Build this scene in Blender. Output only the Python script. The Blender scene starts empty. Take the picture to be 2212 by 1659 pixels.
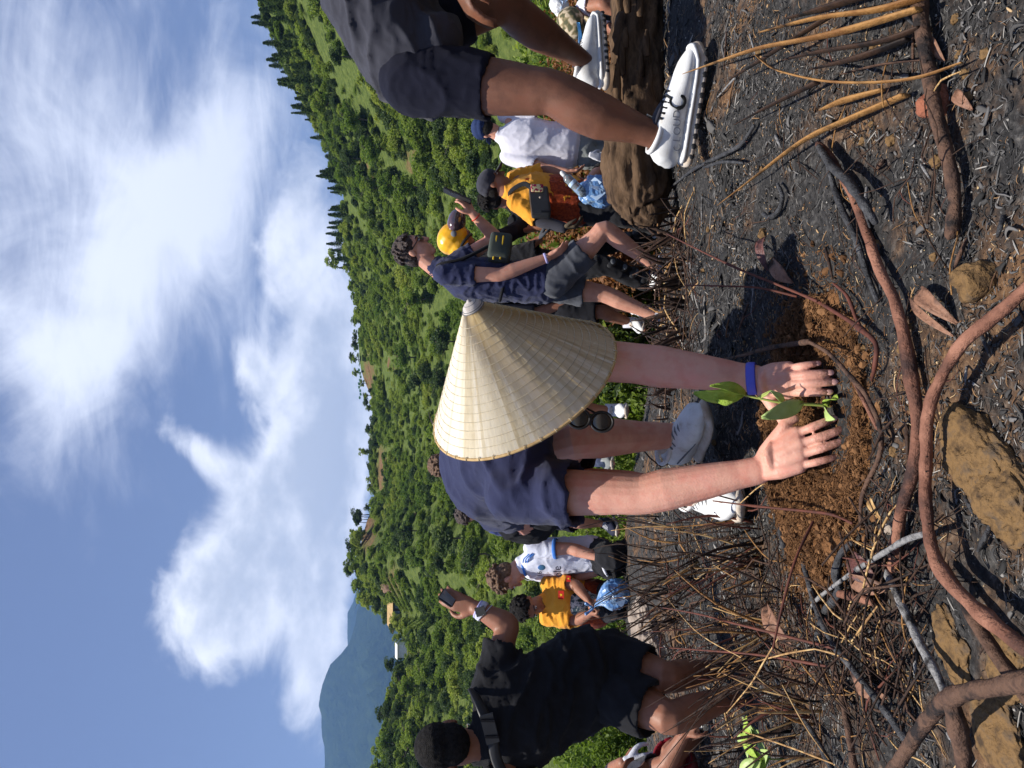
import bpy, bmesh, math, random
import numpy as np
from mathutils import Vector, Matrix, noise, Euler
R = math.radians
random.seed(7); rng = np.random.default_rng(7)
scene = bpy.context.scene
col = scene.collection

# ------------------------------------------------------------------ camera (phone held upright, picture stored on its side)
FPX, CZ = 1661.0, 1.0
cam_d = bpy.data.cameras.new('camera'); cam = bpy.data.objects.new('camera', cam_d); col.objects.link(cam)
cam_d.sensor_fit = 'HORIZONTAL'; cam_d.sensor_width = 36.0; cam_d.lens = 36.0*FPX/2212.0
cam_d.clip_start = 0.05; cam_d.clip_end = 20000
cam.matrix_world = Matrix(((0, 1, 0, 0), (0, 0, -1, 0), (-1, 0, 0, CZ), (0, 0, 0, 1)))
scene.camera = cam

# ------------------------------------------------------------------ sun, sky, exposure
SUN_EL, SUN_AZ = R(76), R(-118)          # azimuth from straight ahead (+Y), negative = to the left
sd = Vector((math.sin(SUN_AZ)*math.cos(SUN_EL), math.cos(SUN_AZ)*math.cos(SUN_EL), math.sin(SUN_EL)))
sun_d = bpy.data.lights.new('sun', 'SUN'); sun_d.energy = 2.8; sun_d.angle = R(0.5); sun_d.color = (1.0, 0.955, 0.88)
sun = bpy.data.objects.new('sun', sun_d); col.objects.link(sun)
sun.rotation_euler = sd.to_track_quat('Z', 'Y').to_euler()
scene.view_settings.view_transform = 'Standard'; scene.view_settings.look = 'None'
scene.view_settings.gamma = 1.0; scene.view_settings.exposure = 1.36
scene.render.engine = 'CYCLES'
cy = scene.cycles
cy.use_denoising = True; cy.max_bounces = 6; cy.diffuse_bounces = 5; cy.glossy_bounces = 2
cy.transmission_bounces = 4; cy.transparent_max_bounces = 8; cy.volume_bounces = 0
cy.sample_clamp_indirect = 4.0; cy.caustics_reflective = False; cy.caustics_refractive = False

class NT:
    """small helper for node trees"""
    def __init__(s, tree): s.t = tree; s.n = tree.nodes; s.l = tree.links
    def node(s, typ, **kw):
        n = s.n.new(typ)
        for k, v in kw.items(): setattr(n, k, v)
        return n
    def put(s, sock, v):
        if hasattr(v, 'is_linked') or isinstance(v, bpy.types.NodeSocket): s.l.new(v, sock)
        else: sock.default_value = v
    def math(s, op, a, b=None, c=None, clamp=False):
        n = s.n.new('ShaderNodeMath'); n.operation = op; n.use_clamp = clamp
        s.put(n.inputs[0], a)
        if b is not None: s.put(n.inputs[1], b)
        if c is not None: s.put(n.inputs[2], c)
        return n.outputs[0]
    def mix(s, f, a, b):
        n = s.n.new('ShaderNodeMix'); n.data_type = 'RGBA'
        s.put(n.inputs['Factor'], f); s.put(n.inputs[6], a); s.put(n.inputs[7], b)
        return n.outputs[2]
    def noise(s, vec, scale, detail=4, rough=.55, dist=0, out=0):
        n = s.n.new('ShaderNodeTexNoise'); n.inputs['Scale'].default_value = scale
        n.inputs['Detail'].default_value = detail; n.inputs['Roughness'].default_value = rough
        n.inputs['Distortion'].default_value = dist
        if vec is not None: s.l.new(vec, n.inputs['Vector'])
        return n.outputs[out]
    def ramp(s, f, stops):
        n = s.n.new('ShaderNodeValToRGB'); s.l.new(f, n.inputs[0]); e = n.color_ramp.elements
        while len(e) < len(stops): e.new(0.5)
        for i, (p, c) in enumerate(stops):
            e[i].position = p; e[i].color = (*c, 1) if len(c) == 3 else c
        return n.outputs[0]
    def smooth(s, x, lo, hi):
        n = s.n.new('ShaderNodeMapRange'); n.interpolation_type = 'SMOOTHSTEP'
        s.put(n.inputs[0], x); n.inputs[1].default_value = lo; n.inputs[2].default_value = hi
        return n.outputs[0]

world = bpy.data.worlds.new('World'); scene.world = world; world.use_nodes = True
W = NT(world.node_tree); W.n.clear()
sky = W.node('ShaderNodeTexSky', sky_type='NISHITA', sun_disc=False)
sky.sun_elevation = SUN_EL; sky.sun_rotation = SUN_AZ; sky.air_density = 1.0; sky.dust_density = 0.3; sky.ozone_density = 3.0
tc = W.node('ShaderNodeTexCoord'); gen = tc.outputs['Generated']
sx = W.node('ShaderNodeSeparateXYZ'); W.l.new(gen, sx.inputs[0])
az = W.math('ARCTAN2', sx.outputs[0], sx.outputs[1]); el = W.math('ARCSINE', sx.outputs[2])
den = W.math('ADD', W.math('MAXIMUM', sx.outputs[2], 0.0), 0.22)
cmb = W.node('ShaderNodeCombineXYZ')
W.l.new(W.math('DIVIDE', sx.outputs[0], den), cmb.inputs[0]); W.l.new(W.math('DIVIDE', sx.outputs[1], den), cmb.inputs[1])
cpl = cmb.outputs[0]
cmb2 = W.node('ShaderNodeCombineXYZ'); W.l.new(az, cmb2.inputs[0]); W.l.new(W.math('MULTIPLY', el, 1.5), cmb2.inputs[1])
ae = cmb2.outputs[0]
def blobs(lst):
    tot = None
    for u, v, su, sv, amp, tilt in lst:
        a0 = math.atan((u-829.5)/FPX); e0 = math.atan((1106-v)/FPX*math.cos(a0))
        da = W.math('SUBTRACT', az, a0); de = W.math('SUBTRACT', el, e0)
        ct, st = math.cos(tilt), math.sin(tilt)
        p = W.math('ADD', W.math('MULTIPLY', da, ct), W.math('MULTIPLY', de, st))
        q = W.math('SUBTRACT', W.math('MULTIPLY', de, ct), W.math('MULTIPLY', da, st))
        p = W.math('POWER', W.math('ABSOLUTE', W.math('MULTIPLY', p, FPX/su)), 2.0)
        q = W.math('POWER', W.math('ABSOLUTE', W.math('MULTIPLY', q, FPX/sv)), 2.0)
        g = W.math('MULTIPLY', W.math('EXPONENT', W.math('MULTIPLY', W.math('ADD', p, q), -1.0)), amp)
        tot = g if tot is None else W.math('ADD', tot, g)
    return tot
# heaped clouds low over the hills, torn wisps higher up to the right
cum = blobs([(330, 470, 150, 110, .42, .25), (500, 560, 210, 120, .44, -.5), (720, 670, 230, 110, .45, -.3), (930, 720, 180, 80, .42, 0),
             (200, 680, 190, 60, .27, 0), (420, 690, 230, 80, .34, 0), (620, 740, 200, 60, .36, 0), (700, 400, 100, 42, .34, .7), (870, 545, 75, 40, .33, .3), (1150, 640, 260, 90, .34, -.25)])
cir = blobs([(1400, 130, 460, 200, .36, -.35), (1120, 330, 360, 150, .38, -.5), (1330, 480, 280, 100, .32, -.6), (820, 90, 260, 90, .28, .3), (1000, 520, 150, 90, .24, 0), (900, 230, 140, 90, .2, -.4)])
n1 = W.noise(ae, 7.5, 10, .62, .5); n2 = W.noise(ae, 2.2, 4, .5)
cumv = W.math('ADD', W.math('ADD', W.math('MULTIPLY', n1, .80), W.math('MULTIPLY', n2, .10)), cum)
cum_m = W.math('MULTIPLY', W.smooth(cumv, .62, .90), .95)
st = W.node('ShaderNodeMapping'); st.inputs['Rotation'].default_value = (0, 0, R(58)); st.inputs['Scale'].default_value = (1.0, 1.9, 1)
W.l.new(cpl, st.inputs[0])
n3 = W.noise(st.outputs[0], 3.0, 12, .68, .8); n4 = W.noise(ae, 6.0, 6, .6, .6)
cirv = W.math('ADD', W.math('ADD', W.math('MULTIPLY', n3, .62), W.math('MULTIPLY', n4, .62)), cir)
cir_m = W.math('MULTIPLY', W.smooth(cirv, .68, 1.28), .92)
shade = W.smooth(W.math('ADD', W.math('MULTIPLY', W.noise(ae, 9.0, 6, .6), .8), W.math('MULTIPLY', W.math('SUBTRACT', cumv, 1.0), -.55)), .22, .60)
ccol = W.mix(shade, (3.2, 3.5, 4.2, 1), (6.2, 6.35, 6.9, 1))
hs = W.node('ShaderNodeHueSaturation'); hs.inputs['Saturation'].default_value = 0.88; hs.inputs['Value'].default_value = 0.52
tint = W.node('ShaderNodeMix', data_type='RGBA', blend_type='MULTIPLY'); tint.inputs['Factor'].default_value = 1.0; W.l.new(sky.outputs[0], tint.inputs[6]); tint.inputs[7].default_value = (1.0, .90, 1.02, 1); W.l.new(tint.outputs[2], hs.inputs['Color'])
s1 = W.mix(cir_m, hs.outputs[0], (5.2, 5.45, 6.2, 1))
s2 = W.mix(cum_m, s1, ccol)
bg = W.node('ShaderNodeBackground'); W.l.new(s2, bg.inputs[0]); bg.inputs[1].default_value = 0.085
wo = W.node('ShaderNodeOutputWorld'); W.l.new(bg.outputs[0], wo.inputs[0])

# ------------------------------------------------------------------ helpers
def P(u, v, d):
    """point seen at upright-picture position (u, v), d metres ahead"""
    return Vector(((u-829.5)/FPX*d, d, CZ-(v-1106.0)/FPX*d))
def srgb(r, g, b):
    f = lambda c: c/12.92 if c <= .04045 else ((c+.055)/1.055)**2.4
    return (f(r/255), f(g/255), f(b/255))
MATS = {}
def mat(name, c1, c2=None, c3=None, scale=8.0, rough=.8, bump=0.0, bscale=60.0, spec=.3, sss=0.0, stretch=(1, 1, 1),
        dist=0.0, sheen=0.0, alpha=1.0, metal=0.0, detail=5, lo=.35, hi=.65, trans=0.0, bdet=4, coat=0.0):
    if name in MATS: return MATS[name]
    m = bpy.data.materials.new(name); m.use_nodes = True; T = NT(m.node_tree)
    b = T.n['Principled BSDF']; MATS[name] = m
    tcn = T.node('ShaderNodeTexCoord'); mp = T.node('ShaderNodeMapping'); mp.inputs['Scale'].default_value = stretch
    T.l.new(tcn.outputs['Object'], mp.inputs[0]); vec = mp.outputs[0]
    if c2 is None: c2 = tuple(c*.78 for c in c1)
    f = T.noise(vec, scale, detail, .6, dist)
    stops = [(lo, c1), (hi, c2)] if c3 is None else [(lo, c1), ((lo+hi)/2, c2), (hi, c3)]
    T.l.new(T.ramp(f, stops), b.inputs['Base Color'])
    rr = T.math('MULTIPLY_ADD', T.noise(vec, scale*2.3, 3), .25, rough-.12, clamp=True)
    T.l.new(rr, b.inputs['Roughness'])
    b.inputs['Specular IOR Level'].default_value = spec; b.inputs['Metallic'].default_value = metal
    if sss: b.inputs['Subsurface Weight'].default_value = sss; b.inputs['Subsurface Radius'].default_value = (.012, .005, .003); b.inputs['Subsurface Scale'].default_value = .6
    if sheen: b.inputs['Sheen Weight'].default_value = sheen; b.inputs['Sheen Roughness'].default_value = .5
    if coat: b.inputs['Coat Weight'].default_value = coat
    if trans: b.inputs['Transmission Weight'].default_value = trans
    if alpha < 1: b.inputs['Alpha'].default_value = alpha
    if bump:
        bn = T.node('ShaderNodeBump'); bn.inputs['Strength'].default_value = bump; bn.inputs['Distance'].default_value = .01
        T.l.new(T.noise(vec, bscale, bdet, .6), bn.inputs['Height']); T.l.new(bn.outputs[0], b.inputs['Normal'])
    return m

def tag(o, label=None, cat=None, group=None, kind=None):
    if label: o['label'] = label
    if cat: o['category'] = cat
    if group: o['group'] = group
    if kind: o['kind'] = kind
    return o
def empty(name, loc, label=None, cat=None, group=None):
    o = bpy.data.objects.new(name, None); o.empty_display_size = .05; col.objects.link(o); o.location = loc
    return tag(o, label, cat, group)
def link(name, me, m, parent=None, smooth=True):
    """one mesh object; vertices come in world coordinates and are moved to the parent's frame"""
    o = bpy.data.objects.new(name, me)
    if m is not None:
        me.materials.clear(); me.materials.append(m)
    if smooth and len(me.polygons): me.polygons.foreach_set('use_smooth', [True]*len(me.polygons))
    base = None
    if parent is not None:
        off = Vector(parent.location)
        q = parent.parent
        while q is not None: off += Vector(q.location); q = q.parent
        me.transform(Matrix.Translation(-off)); o.parent = parent
    col.objects.link(o)
    return o
def rebase(o):
    """put a top-level mesh's origin at the middle of its base"""
    me = o.data; n = len(me.vertices); a = np.empty(n*3, np.float32); me.vertices.foreach_get('co', a); a = a.reshape(-1, 3)
    b = Vector(((a[:, 0].min()+a[:, 0].max())/2, (a[:, 1].min()+a[:, 1].max())/2, a[:, 2].min()))
    me.transform(Matrix.Translation(-b)); o.location = b
    return o
def catmull(pts, sub):
    if sub <= 1 or len(pts) < 3:
        return [p.copy() for p in pts], [float(i) for i in range(len(pts))]
    out, par = [], []
    n = len(pts)
    for i in range(n-1):
        p0 = pts[max(i-1, 0)]; p1 = pts[i]; p2 = pts[i+1]; p3 = pts[min(i+2, n-1)]
        for k in range(sub):
            t = k/sub; t2 = t*t; t3 = t2*t
            out.append(.5*((2*p1)+(p2-p0)*t+(2*p0-5*p1+4*p2-p3)*t2+(3*p1-p0-3*p2+p3)*t3)); par.append(i+t)
    out.append(pts[-1].copy()); par.append(float(n-1))
    return out, par
class MB:
    """collects shapes; becomes ONE mesh"""
    def __init__(s): s.v = []; s.f = []
    def add(s, v, f):
        o = len(s.v); s.v.extend([tuple(p) for p in v]); s.f.extend([tuple(i+o for i in q) for q in f]); return s
    def tube(s, pts, rad, sides=None, seg=12, sub=3, cap='rr'):
        pts = [Vector(p) for p in pts]
        rad = [(r, r) if not isinstance(r, (tuple, list)) else r for r in rad]
        C, par = catmull(pts, sub)
        def lerp(lst, t):
            i = min(int(t), len(lst)-2) if len(lst) > 1 else 0
            k = t-i
            k = k*k*(3-2*k) if False else k
            a, b = lst[i], lst[min(i+1, len(lst)-1)]
            return tuple(a[j]*(1-k)+b[j]*k for j in range(len(a)))
        n = len(C); Ts = []
        for i in range(n):
            t = C[min(i+1, n-1)]-C[max(i-1, 0)]
            Ts.append(t.normalized() if t.length > 1e-9 else Vector((0, 0, 1)))
        S = None; rings = []
        for i in range(n):
            T = Ts[i]
            if sides is not None: sv = Vector(lerp([tuple(q) for q in sides], par[i]))
            else:
                if S is None:
                    sv = Vector((0, 0, 1)).cross(T)
                    if sv.length < .2: sv = Vector((1, 0, 0))
                else: sv = S
            sv = sv - T*sv.dot(T)
            if sv.length < 1e-6: sv = T.orthogonal()
            S = sv.normalized(); B = T.cross(S)
            a, b = lerp(rad, par[i])
            rings.append((C[i], S, B, T, a, b))
        full = []
        c0 = rings[0]; c1 = rings[-1]
        if cap[0] == 'r':
            for ph in (75, 50, 25):
                k = math.cos(R(ph)); full.append((c0[0]-c0[3]*min(c0[4], c0[5])*math.sin(R(ph)), c0[1], c0[2], c0[4]*k, c0[5]*k))
        elif cap[0] == 'i':
            for dd, k in ((.035, .84), (.0, .88)): full.append((c0[0]+c0[3]*dd, c0[1], c0[2], c0[4]*k, c0[5]*k))
        for r in rings: full.append((r[0], r[1], r[2], r[4], r[5]))
        if cap[1] == 'r':
            for ph in (25, 50, 75):
                k = math.cos(R(ph)); full.append((c1[0]+c1[3]*min(c1[4], c1[5])*math.sin(R(ph)), c1[1], c1[2], c1[4]*k, c1[5]*k))
        elif cap[1] == 'i':
            for dd, k in ((.0, .88), (.035, .84)): full.append((c1[0]-c1[3]*dd, c1[1], c1[2], c1[4]*k, c1[5]*k))
        V, Fc = [], []
        for (c, a, b, ra, rb) in full:
            for j in range(seg):
                an = 2*math.pi*j/seg
                V.append(c+a*(ra*math.cos(an))+b*(rb*math.sin(an)))
        m = len(full)
        for i in range(m-1):
            for j in range(seg):
                k = (j+1) % seg
                Fc.append((i*seg+j, i*seg+k, (i+1)*seg+k, (i+1)*seg+j))
        Fc.append(tuple(range(seg-1, -1, -1))); Fc.append(tuple((m-1)*seg+j for j in range(seg)))
        return s.add(V, Fc)
    def ell(s, c, ax, ay, az_, nu=14, nv=9):
        c = Vector(c); V = [c-Vector(az_)]; Fc = []
        for i in range(1, nv):
            th = math.pi*i/nv
            for j in range(nu):
                ph = 2*math.pi*j/nu
                V.append(c+Vector(ax)*(math.sin(th)*math.cos(ph))+Vector(ay)*(math.sin(th)*math.sin(ph))-Vector(az_)*math.cos(th))
        V.append(c+Vector(az_)); top = len(V)-1
        for j in range(nu):
            k = (j+1) % nu
            Fc.append((0, 1+k, 1+j)); Fc.append((top, 1+(nv-2)*nu+j, 1+(nv-2)*nu+k))
            for i in range(nv-2):
                a = 1+i*nu
                Fc.append((a+j, a+k, a+nu+k, a+nu+j))
        return s.add(V, Fc)
    def sph(s, c, r): return s.ell(c, (r, 0, 0), (0, r, 0), (0, 0, r))
    def box(s, c, ax, ay, az_):
        c = Vector(c); ax, ay, az_ = Vector(ax), Vector(ay), Vector(az_)
        V = [c+ax*i+ay*j+az_*k for i in (-1, 1) for j in (-1, 1) for k in (-1, 1)]
        return s.add(V, [(0, 1, 3, 2), (4, 6, 7, 5), (0, 4, 5, 1), (2, 3, 7, 6), (0, 2, 6, 4), (1, 5, 7, 3)])
    def mesh(s, name='m'):
        me = bpy.data.meshes.new(name); me.from_pydata(s.v, [], s.f); me.validate(); me.update(); return me
    def build(s, name, m, parent=None, smooth=True): return link(name, s.mesh(name), m, parent, smooth)
    def solid(s, voxel, smooth=4, fac=.5, name='m'):
        """fuse all shapes into one continuous skin"""
        me = s.mesh(name); o = bpy.data.objects.new('tmp', me); col.objects.link(o)
        r = o.modifiers.new('r', 'REMESH'); r.mode = 'VOXEL'; r.voxel_size = voxel
        if smooth:
            q = o.modifiers.new('s', 'SMOOTH'); q.factor = fac; q.iterations = smooth
        dg = bpy.context.evaluated_depsgraph_get()
        out = bpy.data.meshes.new_from_object(o.evaluated_get(dg)); out.name = name
        bpy.data.objects.remove(o); bpy.data.meshes.remove(me)
        return out
def vget(me):
    a = np.empty(len(me.vertices)*3, np.float32); me.vertices.foreach_get('co', a); return a.reshape(-1, 3)
def vset(me, a): me.vertices.foreach_set('co', np.ascontiguousarray(a, np.float32).ravel()); me.update()
def wrinkle(me, amp, freq=(9, 9, 9), ridged=True, mask=None, seed=0):
    """cloth folds: displace along the normal"""
    n = len(me.vertices); a = vget(me); nn = np.empty(n*3, np.float32); me.vertices.foreach_get('normal', nn); nn = nn.reshape(-1, 3)
    out = np.empty(n, np.float32); fx, fy, fz = freq
    for i in range(n):
        p = a[i]; q = Vector((p[0]*fx+seed, p[1]*fy, p[2]*fz))
        w = noise.noise(q*.5)*.8
        h = noise.noise(q+Vector((w, w, w)))
        h2 = noise.noise(q*2.1+Vector((7, 3, 1)))
        h3 = noise.noise(q*3.4+Vector((w*2, 1, 5)))
        out[i] = (1-min(1, abs(h)*2.2))**2*1.2-.35+h2*.25+(1-min(1, abs(h3)*3))**2*.32 if ridged else h+.4*h2
    a = a+nn*(out*amp)[:, None]; vset(me, a); return me
def fbm(x, y, sc, oct=4, seed=0.0):
    out = np.zeros(x.shape); amp, tot = 1.0, 0
    for o in range(oct):
        f = np.array([noise.noise(Vector((px*sc+seed, py*sc, seed*.37))) for px, py in zip(x.ravel(), y.ravel())]).reshape(x.shape)
        out += f*amp; tot += amp; amp *= .5; sc *= 2.03; seed += 13.1
    return out/tot

# ------------------------------------------------------------------ terrain
CP = [(830, 2400, .77), (830, 2100, 1.0), (830, 1950, 1.17), (780, 1806, 1.48), (780, 1640, 1.85), (730, 1552, 2.12), (577, 1618, 2.0),
      (780, 1500, 2.6), (780, 1460, 3.3), (900, 1442, 4.2), (985, 1456, 5.1), (1085, 1452, 5.1), (1000, 1425, 6.2), (720, 1400, 4.6),
      (100, 2150, .98), (300, 1950, 1.18), (100, 1900, 1.28), (150, 1750, 1.65), (350, 1700, 1.75), (170, 1640, 2.75), (100, 1560, 3.3),
      (-150, 2000, 1.15), (-150, 1700, 2.0), (-100, 1500, 4.0), (60, 1490, 4.0), (250, 1450, 4.2), (70, 1405, 5.5), (310, 1352, 5.5), (450, 1560, 2.5), (450, 1450, 3.6),
      (430, 1365, 4.9), (560, 1360, 5.2), (600, 1850, 1.39), (960, 1850, 1.39), (500, 2100, 1.0), (1150, 2100, 1.0),
      (1400, 1524, 2.2), (1540, 1532, 2.2), (1310, 1508, 2.2), (1500, 1440, 2.75), (1280, 1447, 2.9), (1600, 1700, 1.6), (1500, 1900, 1.25),
      (1600, 2150, 1.0), (1250, 1700, 1.65), (1200, 1560, 2.3), (1150, 1480, 3.3), (1180, 1425, 4.7), (1800, 1900, 1.3), (1850, 1600, 2.0), (1700, 1430, 3.0)]
_pts = [(P(u, v, d).x, d, P(u, v, d).z) for u, v, d in CP]
for u, d, z in [(1350, 6.5, -.45), (1250, 5.8, -.40), (1600, 5.0, -.1), (1900, 5.5, -.1), (430, 6.4, .0), (250, 7.0, -.2), (0, 7.0, -.3), (700, 6.5, -.1),
                (-200, 7.0, -.3), (1000, 8.0, -.6), (600, 8.5, -.7), (1500, 8.5, -.9), (100, 9, -.9), (-300, 9, -.9), (1900, 8.5, -.9)]:
    _pts.append(((u-829.5)/FPX*d, d, z))
for x in (-3, -1, 1, 3): _pts += [(x, -2.5, .48), (x, 0, .42)]
_A = np.array(_pts); _n = len(_A)
_D = np.sqrt(((_A[:, None, :2]-_A[None, :, :2])**2).sum(-1)+.04)
_K = np.block([[_D+np.eye(_n)*-.06, np.ones((_n, 1)), _A[:, :2]], [np.ones((1, _n)), np.zeros((1, 3))], [_A[:, :2].T, np.zeros((2, 3))]])
_Wt = np.linalg.solve(_K, np.concatenate([_A[:, 2], np.zeros(3)]))
SIL = np.array([(-400, 700), (-150, 760), (0, 838), (160, 842), (250, 878), (285, 868), (318, 845), (345, 822), (372, 803), (420, 772), (470, 768), (540, 790), (582, 812), (700, 806), (770, 804),
                (860, 782), (1000, 768), (1070, 766), (1130, 735), (1220, 735), (1330, 712), (1400, 680), (1500, 632), (1600, 590), (1660, 570), (1900, 520), (2300, 500)], float)
YRD = np.array([(-400, 95), (0, 105), (300, 120), (330, 150), (470, 150), (600, 175), (900, 185), (1100, 170), (1300, 140), (1660, 120), (2300, 110)], float)
def near_z(x, y):
    d = np.sqrt((x[..., None]-_A[:, 0])**2+(y[..., None]-_A[:, 1])**2+.04)
    return d@_Wt[:_n]+_Wt[_n]+_Wt[_n+1]*x+_Wt[_n+2]*y
def sm(a, b, t): t = np.clip((t-a)/(b-a), 0, 1); return t*t*(3-2*t)
def far_z(x, y):
    yy = np.maximum(y, 4.0); u = 829.5+FPX*np.clip(x/yy, -.75, .9)
    yr = np.interp(u, YRD[:, 0], YRD[:, 1]); vr = np.interp(u, SIL[:, 0], SIL[:, 1])
    zr = CZ+(1106-vr)/FPX*yr
    base = np.interp(yy, [4, 7, 9, 13, 20, 32, 44, 60], [-.2, -.35, -.9, -2.2, -4.2, -6.6, -7.2, -6.0])
    s = np.clip((yy-36)/(yr-36), 0, 1.0)
    hill = -7+(zr+7)*(s**1.12)
    over = np.maximum(yy-yr, 0)
    hill = hill-over*.25-np.minimum(over, 60)**2*.003
    z = np.where(yy < 36, base, np.maximum(hill, -7)+0)
    k = sm(30, 60, yy); z = np.where(yy < 36, base, base*(1-k)+hill*k if False else np.maximum(hill, -7.0))
    return np.maximum(z, -60)
def ground_np(x, y, rough=True):
    x = np.asarray(x, float); y = np.asarray(y, float)
    k = sm(6.0, 9.0, y)
    return near_z(x, y)*(1-k)+far_z(x, y)*k
def bump_z(x, y):
    p = Vector((x, y, 0)); f = 1.0/(1+max(0, y-3)*.2)
    return f*(.022*noise.noise(p*2.3)+.012*noise.noise(p*6.1+Vector((4, 1, 0)))+.006*noise.noise(p*17)+.003*noise.noise(p*41))
def gz(x, y): return float(ground_np(np.array([x]), np.array([y]))[0])+(bump_z(x, y) if y < 9 else 0)
def G(u, v, h=0.0):
    """where the line of sight through (u, v) meets the ground (h above it)"""
    d = .7; last = None
    while d < 40:
        p = P(u, v, d); g = gz(p.x, d)+h
        if p.z <= g: break
        last = d; d *= 1.02
    a, b = last or d*.95, d
    for _ in range(14):
        m = (a+b)/2; p = P(u, v, m)
        if p.z <= gz(p.x, m)+h: b = m
        else: a = m
    return P(u, v, (a+b)/2)

def grid(xs, ys, zf, name):
    X, Y = np.meshgrid(xs, ys); Z = zf(X, Y); nx, ny = len(xs), len(ys)
    V = np.stack([X, Y, Z], -1).reshape(-1, 3)
    i = np.arange(nx*ny).reshape(ny, nx)
    Fq = np.stack([i[:-1, :-1], i[:-1, 1:], i[1:, 1:], i[1:, :-1]], -1).reshape(-1, 4)
    me = bpy.data.meshes.new(name); me.from_pydata(V.tolist(), [], Fq.tolist()); me.update(); return me
def spaced(lo, hi, fine, coarse, mid, half):
    out = [lo]
    while out[-1] < hi:
        t = abs(out[-1]-mid); out.append(out[-1]+(fine if t < half else min(coarse, fine+(t-half)*.05)))
    return np.array(out)
# burnt near ground
xs = spaced(-5.0, 5.0, .022, .12, 0.0, .9); ys = spaced(-2.0, 9.6, .022, .12, 1.4, .7)
def zn(X, Y):
    Z = ground_np(X, Y); B = np.array([bump_z(a, b) for a, b in zip(X.ravel(), Y.ravel())]).reshape(X.shape); return Z+B
me_ground = grid(xs, ys, zn, 'ground')
m_ground = bpy.data.materials.new('burnt_soil'); m_ground.use_nodes = True
def ground_mat(m):
    T = NT(m.node_tree); b = T.n['Principled BSDF']; tcn = T.node('ShaderNodeTexCoord'); v = tcn.outputs['Object']
    big = T.noise(v, 1.5, 5, .6, .4); mid = T.noise(v, 9, 6, .65); fine = T.noise(v, 70, 6, .7)
    soil = T.ramp(fine, [(.3, srgb(58, 42, 31)), (.5, srgb(108, 80, 56)), (.72, srgb(156, 122, 86))])
    char = T.ramp(fine, [(.3, (.008, .008, .008)), (.50, (.032, .030, .029)), (.64, (.085, .08, .075)), (.76, (.24, .215, .185))])
    f = T.smooth(T.math('ADD', T.math('MULTIPLY', big, .6), T.math('MULTIPLY', mid, .42)), .525, .65)
    c = T.mix(f, char, soil)
    vo = T.node('ShaderNodeTexVoronoi'); vo.inputs['Scale'].default_value = 95; T.l.new(v, vo.inputs['Vector'])
    chip = T.math('MULTIPLY', T.math('LESS_THAN', vo.outputs['Distance'], .22), T.math('GREATER_THAN', T.noise(v, 33, 2), .66))
    c = T.mix(chip, c, (*srgb(196, 170, 126), 1))
    T.l.new(c, b.inputs['Base Color']); b.inputs['Roughness'].default_value = .9; b.inputs['Specular IOR Level'].default_value = .25
    bn = T.node('ShaderNodeBump'); bn.inputs['Strength'].default_value = .9; bn.inputs['Distance'].default_value = .012
    T.l.new(T.math('ADD', fine, T.math('MULTIPLY', mid, 1.4)), bn.inputs['Height']); T.l.new(bn.outputs[0], b.inputs['Normal'])
ground_mat(m_ground)
tag(link('ground', me_ground, m_ground), kind='structure')
# valley and hillside: fan-shaped sheet that carries on under the burnt edge
def fan(name, ys, ts, zf):
    Y, Tm = np.meshgrid(ys, ts, indexing='ij'); X = Y*Tm; Z = zf(X, Y); ny, nx = X.shape
    V = np.stack([X, Y, Z], -1).reshape(-1, 3); i = np.arange(nx*ny).reshape(ny, nx)
    Fq = np.stack([i[:-1, :-1], i[:-1, 1:], i[1:, 1:], i[1:, :-1]], -1).reshape(-1, 4)
    me = bpy.data.meshes.new(name); me.from_pydata(V.tolist(), [], Fq.tolist()); me.update(); return me
def zh(X, Y):
    Z = far_z(X, Y)-.05
    B = np.array([noise.noise(Vector((a*.07, b*.07, 0)))*1.3+noise.noise(Vector((a*.3, b*.3, 5)))*.35 for a, b in zip(X.ravel(), Y.ravel())]).reshape(X.shape)
    return Z+B*sm(14, 45, Y)-(1-sm(9.0, 10.5, Y))*.25
ys_h = np.concatenate([np.linspace(8.0, 40, 40), np.geomspace(41.5, 420, 90)])
me_hill = fan('hillside', ys_h, np.linspace(-1.1, 1.1, 170), zh)
m_hill = bpy.data.materials.new('hill_grass'); m_hill.use_nodes = True
def hill_mat(m):
    T = NT(m.node_tree); b = T.n['Principled BSDF']; tcn = T.node('ShaderNodeTexCoord'); v = tcn.outputs['Object']
    a = T.noise(v, .09, 6, .6, .3); f = T.noise(v, 1.6, 6, .7)
    g = T.ramp(f, [(.3, (.045, .07, .018)), (.5, (.10, .135, .032)), (.75, (.17, .20, .055))])
    br = T.ramp(f, [(.3, srgb(84, 62, 44)), (.7, srgb(140, 110, 80))])
    at = T.node('ShaderNodeAttribute'); at.attribute_name = 'bare'
    k = T.math('MAXIMUM', T.smooth(a, .62, .70), T.math('MULTIPLY', at.outputs['Fac'], T.smooth(T.noise(v, .5, 4), .3, .5)))
    T.l.new(T.mix(k, g, br), b.inputs['Base Color']); b.inputs['Roughness'].default_value = 1; b.inputs['Specular IOR Level'].default_value = .1
    bn = T.node('ShaderNodeBump'); bn.inputs['Strength'].default_value = 1; bn.inputs['Distance'].default_value = .5
    T.l.new(f, bn.inputs['Height']); T.l.new(bn.outputs[0], b.inputs['Normal'])
hill_mat(m_hill)
PATCH = [(830, 797, 62, 13), (510, 796, 48, 19), (405, 850, 26, 15), (640, 824, 60, 8), (1310, 895, 30, 22)]
_hv = vget(me_hill); _u = 829.5+FPX*_hv[:, 0]/_hv[:, 1]; _v = 1106-(_hv[:, 2]-CZ)/_hv[:, 1]*FPX
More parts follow.
